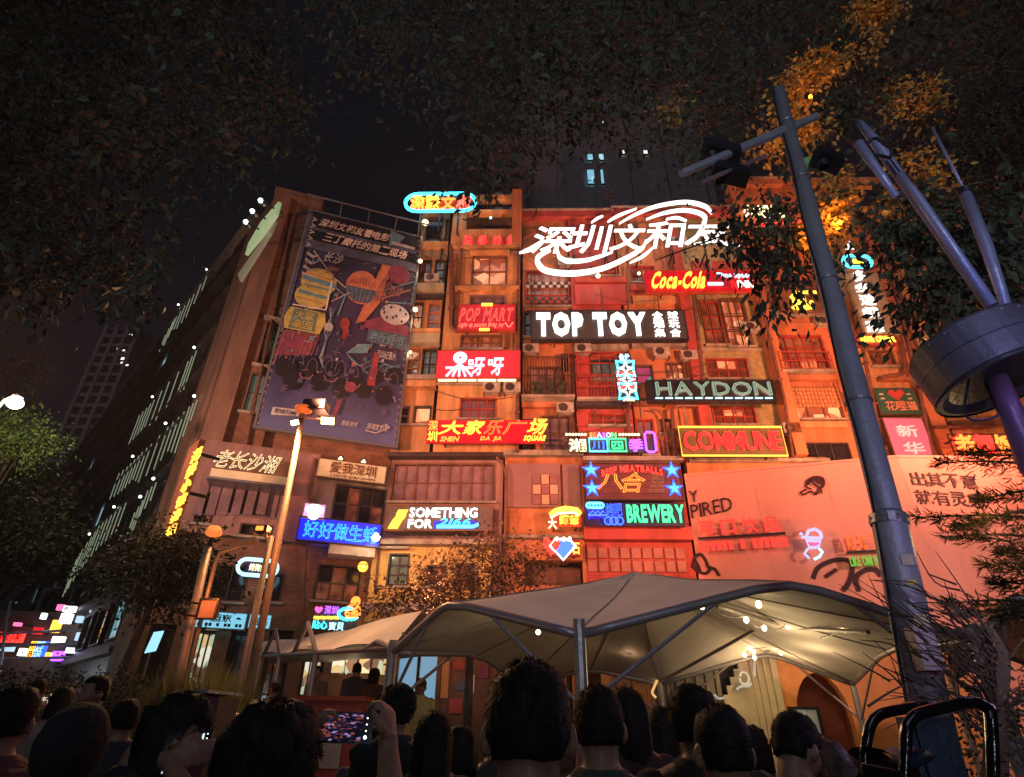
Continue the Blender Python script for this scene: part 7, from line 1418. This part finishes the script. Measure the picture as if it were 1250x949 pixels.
b = MB(); b.tube([at(1024, 214, 5.5), at(1012, 255, 5.5), at(1004, 296, 5.5)], .012, 5); b.tube([at(1014, 74, 5.5), at(975, 105, 5.5), at(962, 140, 5.5), at(990, 160, 5.5)], .012, 5); part('twig', b, M_bark, t)
for u, v, e in ((1022, 262, 34), (995, 280, 22), (990, 108, 14), (1003, 92, 8), (975, 145, 9), (946, 180, 9), (1122, 118, 4), (1128, 203, 3), (1084, 248, 3), (1066, 10, 4)):
    p = at(u, v+10, 5.12); lamp('amber_tree_light', 'SPOT', p, e*1.5, (1, .30, .03), at(u-2, v, 5.6), .04, 70, .6); 
# conifer at the right
t = thing('conifer', 'flat branched conifer reaching in from the right edge over the coral hoarding', 'tree', (8.6, 5.0, 0), 'street trees around the square'); rr = random.Random(8); b = MB(); cb = []
for (u0, v0, u1, v1) in ((1310, 575, 1148, 565), (1310, 560, 1178, 553), (1320, 640, 1122, 632), (1310, 600, 1190, 612), (1310, 665, 1160, 655), (1310, 700, 1205, 690), (1310, 745, 1160, 736), (1310, 760, 1180, 748), (1310, 720, 1215, 712), (1310, 620, 1170, 645), (1310, 690, 1225, 672)):
    P0, P1 = at(u0, v0, 5.2+rr.uniform(-.3, .3)), at(u1, v1, 5.2+rr.uniform(-.3, .3)); cb.append([P0, P0.lerp(P1, .5)+Vector((0, 0, .05)), P1])
    for k in range(46):
        s = rr.random()**.8; c_ = P0.lerp(P1, s); L = .26*(1-s)+.07
        for q in range(7):
            d_ = Vector((-1, rr.gauss(0, .8), rr.gauss(.05, .35))).normalized(); p = c_+d_*L*rr.random(); a_ = (d_+Vector((rr.gauss(0, .3), rr.gauss(0, .3), rr.gauss(0, .3)))).normalized(); s_ = a_.cross(Vector((0, rr.gauss(0, 1), 1))).normalized()*.006
            for z in range(3): b.add([p-s_+a_*.02*z, p+a_*(.05+.02*z)+Vector((rr.gauss(0, .012), rr.gauss(0, .012), rr.gauss(.0, .012))), p+s_+a_*.02*z], [(0, 1, 2)])
part('foliage', b, L_con, t, kind='stuff'); branches(cb, t, r=.02); b = MB(); b.tube([(8.6, 5.0, 0), (8.6, 5, 3), (8.5, 5, 5.4)], [.12, .10, .03], 9); part('trunk', b, M_bark, t)
lamp('conifer_glow', 'POINT', at(1240, 640, 4.6), 9, (1, .6, .25), size=.1)
# bare sapling lower right
t = thing('sapling', 'thin bare branched sapling with brown twigs beside the pole at bottom right', 'tree', at(1215, 949, 3.6)); rr = random.Random(3); M_twig = mat('twig_bark', (.06, .045, .03), rough=.8, var=.3)
base = at(1215, 960, 3.6); b = MB(); b.tube([(base.x, 3.6, 0), base, at(1216, 880, 3.6), at(1222, 800, 3.6), at(1205, 768, 3.6)], [.075, .06, .05, .045, .035], 9); part('trunk', b, M_twig, t)
tw = []
for k in range(34):
    s = rr.random(); p = at(1216+4*s, 930-150*s, 3.6); L = rr.uniform(.25, .75); sg = -1 if rr.random() < .78 else 1; q = p+Vector((sg*L*rr.uniform(.3, .7), rr.uniform(-.3, .3), L*rr.uniform(.2, .9))); tw.append([p, p.lerp(q, .5)+Vector((0, 0, .05)), q]); 
    for z in range(2): e = q.lerp(p, rr.random()*.6); tw.append([e, e+Vector((sg*.08, rr.gauss(0, .05), .06)), e+Vector((sg*rr.uniform(.1, .3), rr.gauss(0, .08), rr.uniform(.05, .25)))])
tw += [[at(1060, 862, 3.4), at(1100, 838, 3.5), at(1135, 832, 3.6)], [at(1085, 870, 3.4), at(1120, 850, 3.5), at(1160, 840, 3.6)], [at(1205, 880, 3.6), at(1140, 850, 3.5), at(1070, 856, 3.4)], [at(1205, 860, 3.6), at(1150, 862, 3.5), at(1080, 890, 3.4)]]
branches(tw, t, M_twig, 'twig', .007)
lv = blobs([(1190, 800, 30), (1215, 850, 34), (1200, 900, 36), (1235, 820, 30), (1235, 900, 30)], 3.7, yv=.2); leaves(lv, 1500, .035, L_con, t, 33)
# tree in front of the yellow wall and darker trees at left
def smalltree(label, lst, Y, n, size, m, seed, base, r=.1, droop=.3):
    t = thing('street_tree', label, 'tree', (base, Y, 0), 'street trees around the square'); B_ = blobs(lst, Y, seed=seed, yv=.6); leaves(B_, n, size, m, t, seed, droop=droop); zt_ = max(p.z for p, _ in B_)
    cm = sum((p for p, _ in B_), Vector())/len(B_); b = MB(); b.tube([(base, Y, 0), (base+(cm.x-base)*.4, Y, cm.z*.5), (cm.x, cm.y, cm.z)], [r, r*.8, r*.35], 8); part('trunk', b, M_bark, t); branches([[(base+(cm.x-base)*.5, Y, cm.z*.6), cm.lerp(p, .6), p] for p, _ in B_[::3]], t, r=r*.3); return t
smalltree('brown leafless looking tree in front of the yellow wall behind the tents', [(470, 735, 22), (495, 740, 26), (520, 720, 26), (545, 705, 30), (575, 690, 30), (600, 685, 30), (625, 690, 26), (560, 735, 28), (600, 725, 30), (640, 700, 22), (655, 690, 12), (590, 665, 20), (530, 745, 22), (655, 665, 8)], 17.5, 5600, .13, lmat('dusty_brown', (.16, .10, .06)), 41, -1.5, .14)
smalltree('black tree mass at left above the shop lights', [(165, 695, 22), (190, 700, 30), (215, 690, 24), (225, 664, 16), (235, 715, 20), (200, 670, 16)], 19, 5200, .20, L_blk, 42, -12.3, .16)
smalltree('dark tree at the left edge of the frame below the street lamp', [(0, 610, 34), (32, 625, 30), (52, 650, 26), (10, 665, 30), (30, 672, 22), (58, 600, 14), (20, 580, 18)], 22, 9000, .20, L_blk, 43, -21, .2)
t = smalltree('small tree glowing bright green right under the white street lamp', [(8, 520, 16), (30, 535, 18), (48, 528, 12), (35, 550, 14), (60, 535, 9), (5, 545, 16), (20, 505, 8)], 20, 2600, .16, L_lit, 44, -20.5, .1)
smalltree('reddish brown tree top just above the white street lamp', [(20, 440, 18), (45, 452, 14), (0, 455, 22), (15, 470, 14)], 22, 2200, .17, L_brn, 45, -22, .1)
# street lamp
t = thing('street_lamp', 'dazzling cool white street lamp high at the left edge among trees', 'street lamp', (at(6, 498, 16.5).x, 16.5, 0)); p = at(18, 492, 16.5); b = MB(); b.tube([(p.x-.6, 16.5, 0), (p.x-.6, 16.5, p.z-.6), (p.x-.4, 16.5, p.z+.1), p+Vector((-.1, 0, .28))], [.09, .07, .05, .04], 8); part('pole', b, M_steel, t); b = MB(); b.lathe(p+Vector((0, 0, .20)), [(.06, .12), (.16, .04), (.17, 0)], 12); part('lamp_hood', b, M_steel, t)
b = MB(); b.ball(p, .24, 8, (1, 1, .8)); part('bulb', b, glow('street_lamp_bulb', (.88, 1, .82), 30), t); lamp('street_lamp_light', 'POINT', p+Vector((0, -.5, -.3)), 170, (.75, 1, .5), size=.2)
t = thing('street_lamp', 'small unlit grey street lamp with a short arm above the far shops', 'street lamp', (at(5, 800, 30).x, 30, 0)); b = MB(); b.tube([at(0, 820, 30), at(8, 755, 30), at(13, 734, 30), at(20, 736, 30)], .07, 6); part('pole', b, M_steel, t)
# tall ornamental grass
t = thing('planter', 'brown planter box holding tall olive ornamental grass behind the masked woman', 'planter', at(240, 900, 7.5)); b = MB(); c0, c1 = at(185, 870, 7.5), at(290, 870, 7.5); b.box(c0.x, c1.x, 7.2, 7.9, 0, .9); part('box', b, M_brn, t)
rr = random.Random(6); b = MB()
for k in range(5200):
    x = rr.uniform(c0.x, c1.x); y = rr.uniform(7.25, 7.85); h = rr.uniform(.5, 1.35)*(1-.25*abs((x-(c0.x+c1.x)/2)/(c1.x-c0.x))); ln = Vector((rr.gauss(0, .13), rr.gauss(0, .10), 0)); p = Vector((x, y, .9)); w_ = Vector((.005, rr.uniform(-.003, .003), 0)); m_ = p+Vector((0, 0, h*.6))+ln*.4; e = p+Vector((0, 0, h))+ln*1.3; b.add([p-w_, p+w_, m_+w_*.7, e, m_-w_*.7], [(0, 1, 2, 3, 4)])
part('grass_blades', b, mat('olive_grass', (.20, .15, .05), rough=.6, var=.5, scale=1.5), t, kind='stuff')
lamp('grass_glow', 'POINT', at(262, 800, 6.4), 14, (1, .62, .22), size=.3)
# hedge under the far shops
t = thing('hedge', 'low dark clipped hedge in front of the far shop row', 'hedge', (at(60, 850, 14).x, 14, 0)); leaves(blobs([(x, 846+rnd.random()*8, 16) for x in range(-20, 190, 13)], 14, seed=1, yv=.4), 4200, .10, L_blk, t, 51)
# red service cabinet and barrier
t = thing('cabinet', 'tall dark red service cabinet beside the masked woman', 'cabinet', at(240, 900, 3.4)); p0, p1 = at(226, 846, 3.4), at(252, 850, 3.4); b = MB(); b.box8([Vector(q) for q in ((p0.x, 3.4, 0), (p1.x, 3.55, 0), (p1.x, 3.8, 0), (p0.x, 3.7, 0), (p0.x, 3.4, p0.z), (p1.x, 3.55, p1.z), (p1.x, 3.8, p1.z), (p0.x, 3.7, p0.z))]); part('body', b, mat('dark_red_cabinet', (.10, .035, .035), rough=.5), t); b = MB(); b.box(p0.x-.01, p1.x+.01, 3.38, 3.82, p0.z, p0.z+.015); part('top_edge', b, M_steel, t)
t = thing('barrier_rail', 'thin metal crowd barrier with a shining top rail between cabinet and curly haired onlooker', 'barrier', at(268, 900, 5)); b = MB(); b.tube([at(250, 873, 5), at(300, 874, 5)], .018, 8); part('top_rail', b, mat('brass_rail', (.6, .45, .2), rough=.2, metal=1), t)
for k in range(6): b = MB(); p = at(252+9*k, 874, 5); b.tube([p, (p.x, p.y, .1)], .010, 6); part('upright', b, M_steel, t)
b = MB(); b.tube([(at(250, 873, 5).x, 5, .1), (at(300, 873, 5).x, 5, .1)], .018, 8); part('bottom_rail', b, M_steel, t)
# ------------------------------------------------------------------ far shop row along the side street
GT = Face((at(-60, 800, 32).x, 32), (at(190, 800, 32).x, 34)); t = thing('shop_row', 'row of small far shops with lit windows under a long sloping fascia at left', 'building', GT.P(GT.L/2, 0, 0)); L = GT.L; b = MB(); b.fbox(GT, 0, L, 0, 6.6, -6, -.5); part('wall', b, M_side, t)
for k in range(10):
    a = L*k/10; m_ = [M_shop, lit('cool_shop_display', [(.7, .9, 1), (.3, .4, .45), (.9, .95, 1), (.1, .12, .14)], .8, 3.0), M_shop, M_litw][k % 4]; f = MB(); frame(f, GT, (a+.1, .2, a+L/10-.1, 2.9), .1, -.5, -.3); W = part('shop_window', f, M_dark, t); pane(GT, a+.2, a+L/10-.2, .3, 2.8, -.48, m_, W)
for k in range(3):
    b = MB(); b.tube([GT.P(0, 4.0+k*.55, .8), GT.P(L, 4.5+k*.75, .8)], .07, 5); part('fascia_rail', b, M_steel, t)
def fsign(label, px, m, tx=None, tm=None, d=.6, vert=False):
    r = GT.rect(*px, d); q = thing('shop_sign', label, 'sign', GT.P((r[0]+r[2])/2, r[1], d)); b = MB(); rbox(b, GT, r, d-.25, d); part('light_box', b, m, q)
    if tx:
        n = len(tx); 
        for i, ch in enumerate(tx): rr_ = sub(r, .12, i/n+.04/n, .88, (i+.92)/n) if vert else sub(r, i/n+.06/n, .12, (i+.94)/n, .88); text(GT, ch, rr_, d+.03, tm, q, bold=.03, depth=.03, cell=True, name='character')
    b = MB(); b.fbox(GT, (r[0]+r[2])/2-.05, (r[0]+r[2])/2+.05, r[1]+.1, r[1]+.2, -.5, d-.25); part('bracket', b, M_steeld, q)
W_ = N_whs; B_w = glow('white_lightbox', (.85, .95, 1), 3); B_c = glow('cool_lightbox', (.55, .8, 1), 1.0)
fsign('long red far shop sign with dark characters at the left edge', (-4, 772, 27, 784), N_red, '潮流小吃', M_cokr); fsign('small red far sign above the sloping rails', (40, 766, 50, 774), N_red2)
fsign('narrow yellow upright far sign', (35, 783, 43, 804), N_yel, '招商', M_cokr, vert=True); fsign('narrow blue upright far sign right of the yellow one', (42, 783, 54, 804), glow('blue_lightbox', (.03, .12, 1), 1.6), '网红店', N_cyw, vert=True)
fsign('violet round cornered far sign', (63, 795, 76, 807), N_pur); fsign('white far lightbox, uppermost of the stacked three', (77, 740, 91, 747), B_w, '酒店', M_redf); fsign('white far lightbox, middle of the stacked three', (73, 749, 86, 761), B_w); fsign('white far lightbox, lowest of the stacked three', (63, 777, 77, 786), B_w)
fsign('amber far lightbox beside the stacked white ones', (62, 757, 72, 772), N_am); fsign('cool white far lightbox behind the sloping rails', (92, 772, 103, 782), B_c); fsign('pink glowing far sign above the stacked white lightboxes', (69, 738, 77, 745), glow('pink_lightbox', (1, .15, .35), 1.8))
fsign('red far capsule sign ringed in cyan', (102, 782, 111, 800), N_red2, '烤', N_or, d=.9, vert=True); fsign('yellow far sign with a white top', (118, 787, 137, 801), N_yel); fsign('white far sign above the yellow one', (121, 778, 135, 786), B_w); fsign('green far sign edge at the right end of the rails', (128, 770, 142, 778), glow('green_lightbox', (.05, .6, .25), 1.2)); fsign('orange lit far panel under the yellow sign', (118, 803, 130, 815), glow('orange_lightbox', (1, .3, .08), .8))
q = GT.rect(99, 780, 114, 803, 1.0); b = MB(); a0, z0, a1, z1 = q; neon(b, GT, [(a0, z0+.4), (a0+.3, z0), (a1-.3, z0), (a1, z0+.4), (a1, z1-.4), (a1-.3, z1), (a0+.3, z1), (a0, z1-.4)], 1.0, .07, True); q = part('neon_tube', b, N_cy, None); tag(q, 'cyan neon loop ringing the red capsule sign on the far shop row', 'neon')
p = at(186, 783, 16); t = thing('shop_sign', 'tilted small glowing pale blue signboard in front of the tall grass', 'sign', p); G5 = Face((p.x-.12, 16), (p.x+.14, 16.05)); b = MB(); b.prism(G5, [(0, p.z-.28), (.24, p.z-.22), (.30, p.z+.26), (.08, p.z+.22)], -.06, 0); part('light_box', b, glow('pale_blue_box', (.35, .75, 1), 1.2), t); b = MB(); b.tube([G5.P(.12, p.z-.28, -.03), G5.P(.12, 0, -.03)], .03, 6); part('post', b, M_steel, t)
rs = random.Random(15); COLN = {'red': N_red2, 'white': B_w, 'amber': N_am, 'cyan': B_c, 'green': glow('green_lightbox', (.05, .6, .25), 1.2), 'pink': glow('pink_lightbox', (1, .15, .35), 1.8)}
for i, (u, v, w_, h, cn, pl) in enumerate(((8, 792, 14, 6, 'cyan', 'under the long red sign at the left edge'), (26, 796, 8, 9, 'white', 'left of the narrow yellow upright sign'), (58, 800, 6, 7, 'amber', 'between the blue upright sign and the violet sign'), (85, 794, 10, 6, 'white', 'right of the violet sign'), (88, 806, 8, 5, 'green', 'low and right of the violet sign'), (96, 756, 7, 8, 'cyan', 'right of the stacked white lightboxes'), (108, 768, 9, 4, 'white', 'just above the red capsule sign'), (112, 744, 4, 8, 'cyan', 'highest, right of the pink sign'), (20, 762, 8, 4, 'pink', 'above the long red sign'), (52, 752, 5, 7, 'white', 'above the amber lightbox'), (146, 792, 7, 9, 'white', 'right of the yellow sign'), (152, 778, 6, 5, 'amber', 'right end of the row, small'), (140, 808, 6, 5, 'pink', 'lowest at the right end of the row'))):
    fsign('tiny %s lit far sign %s' % (cn, pl), (u-w_/2, v-h/2, u+w_/2, v+h/2), COLN[cn], d=.65+.03*i)
# steel gantry verticals beyond the shops
for i, (u, v) in enumerate(((92, 716), (108, 718), (120, 706), (55, 720))):
    p = at(u, v, 36); b = MB(); b.tube([(p.x, 36, 0), p], .10, 6); b.tube([p, p+Vector((1.0, 0, .1))], .08, 6); q = part('street_post', b, M_steel); tag(q, 'slender far grey street post, %s of the four past the shops' % ['second', 'third', 'rightmost', 'leftmost'][i], 'post', 'far street posts')
lamp('street_glow', 'POINT', GT.P(L*.5, 3.2, 4), 120, (.8, .9, 1), size=.5)
bpy.data.objects.remove(fo); bpy.data.curves.remove(fc); bpy.data.scenes.remove(WS)
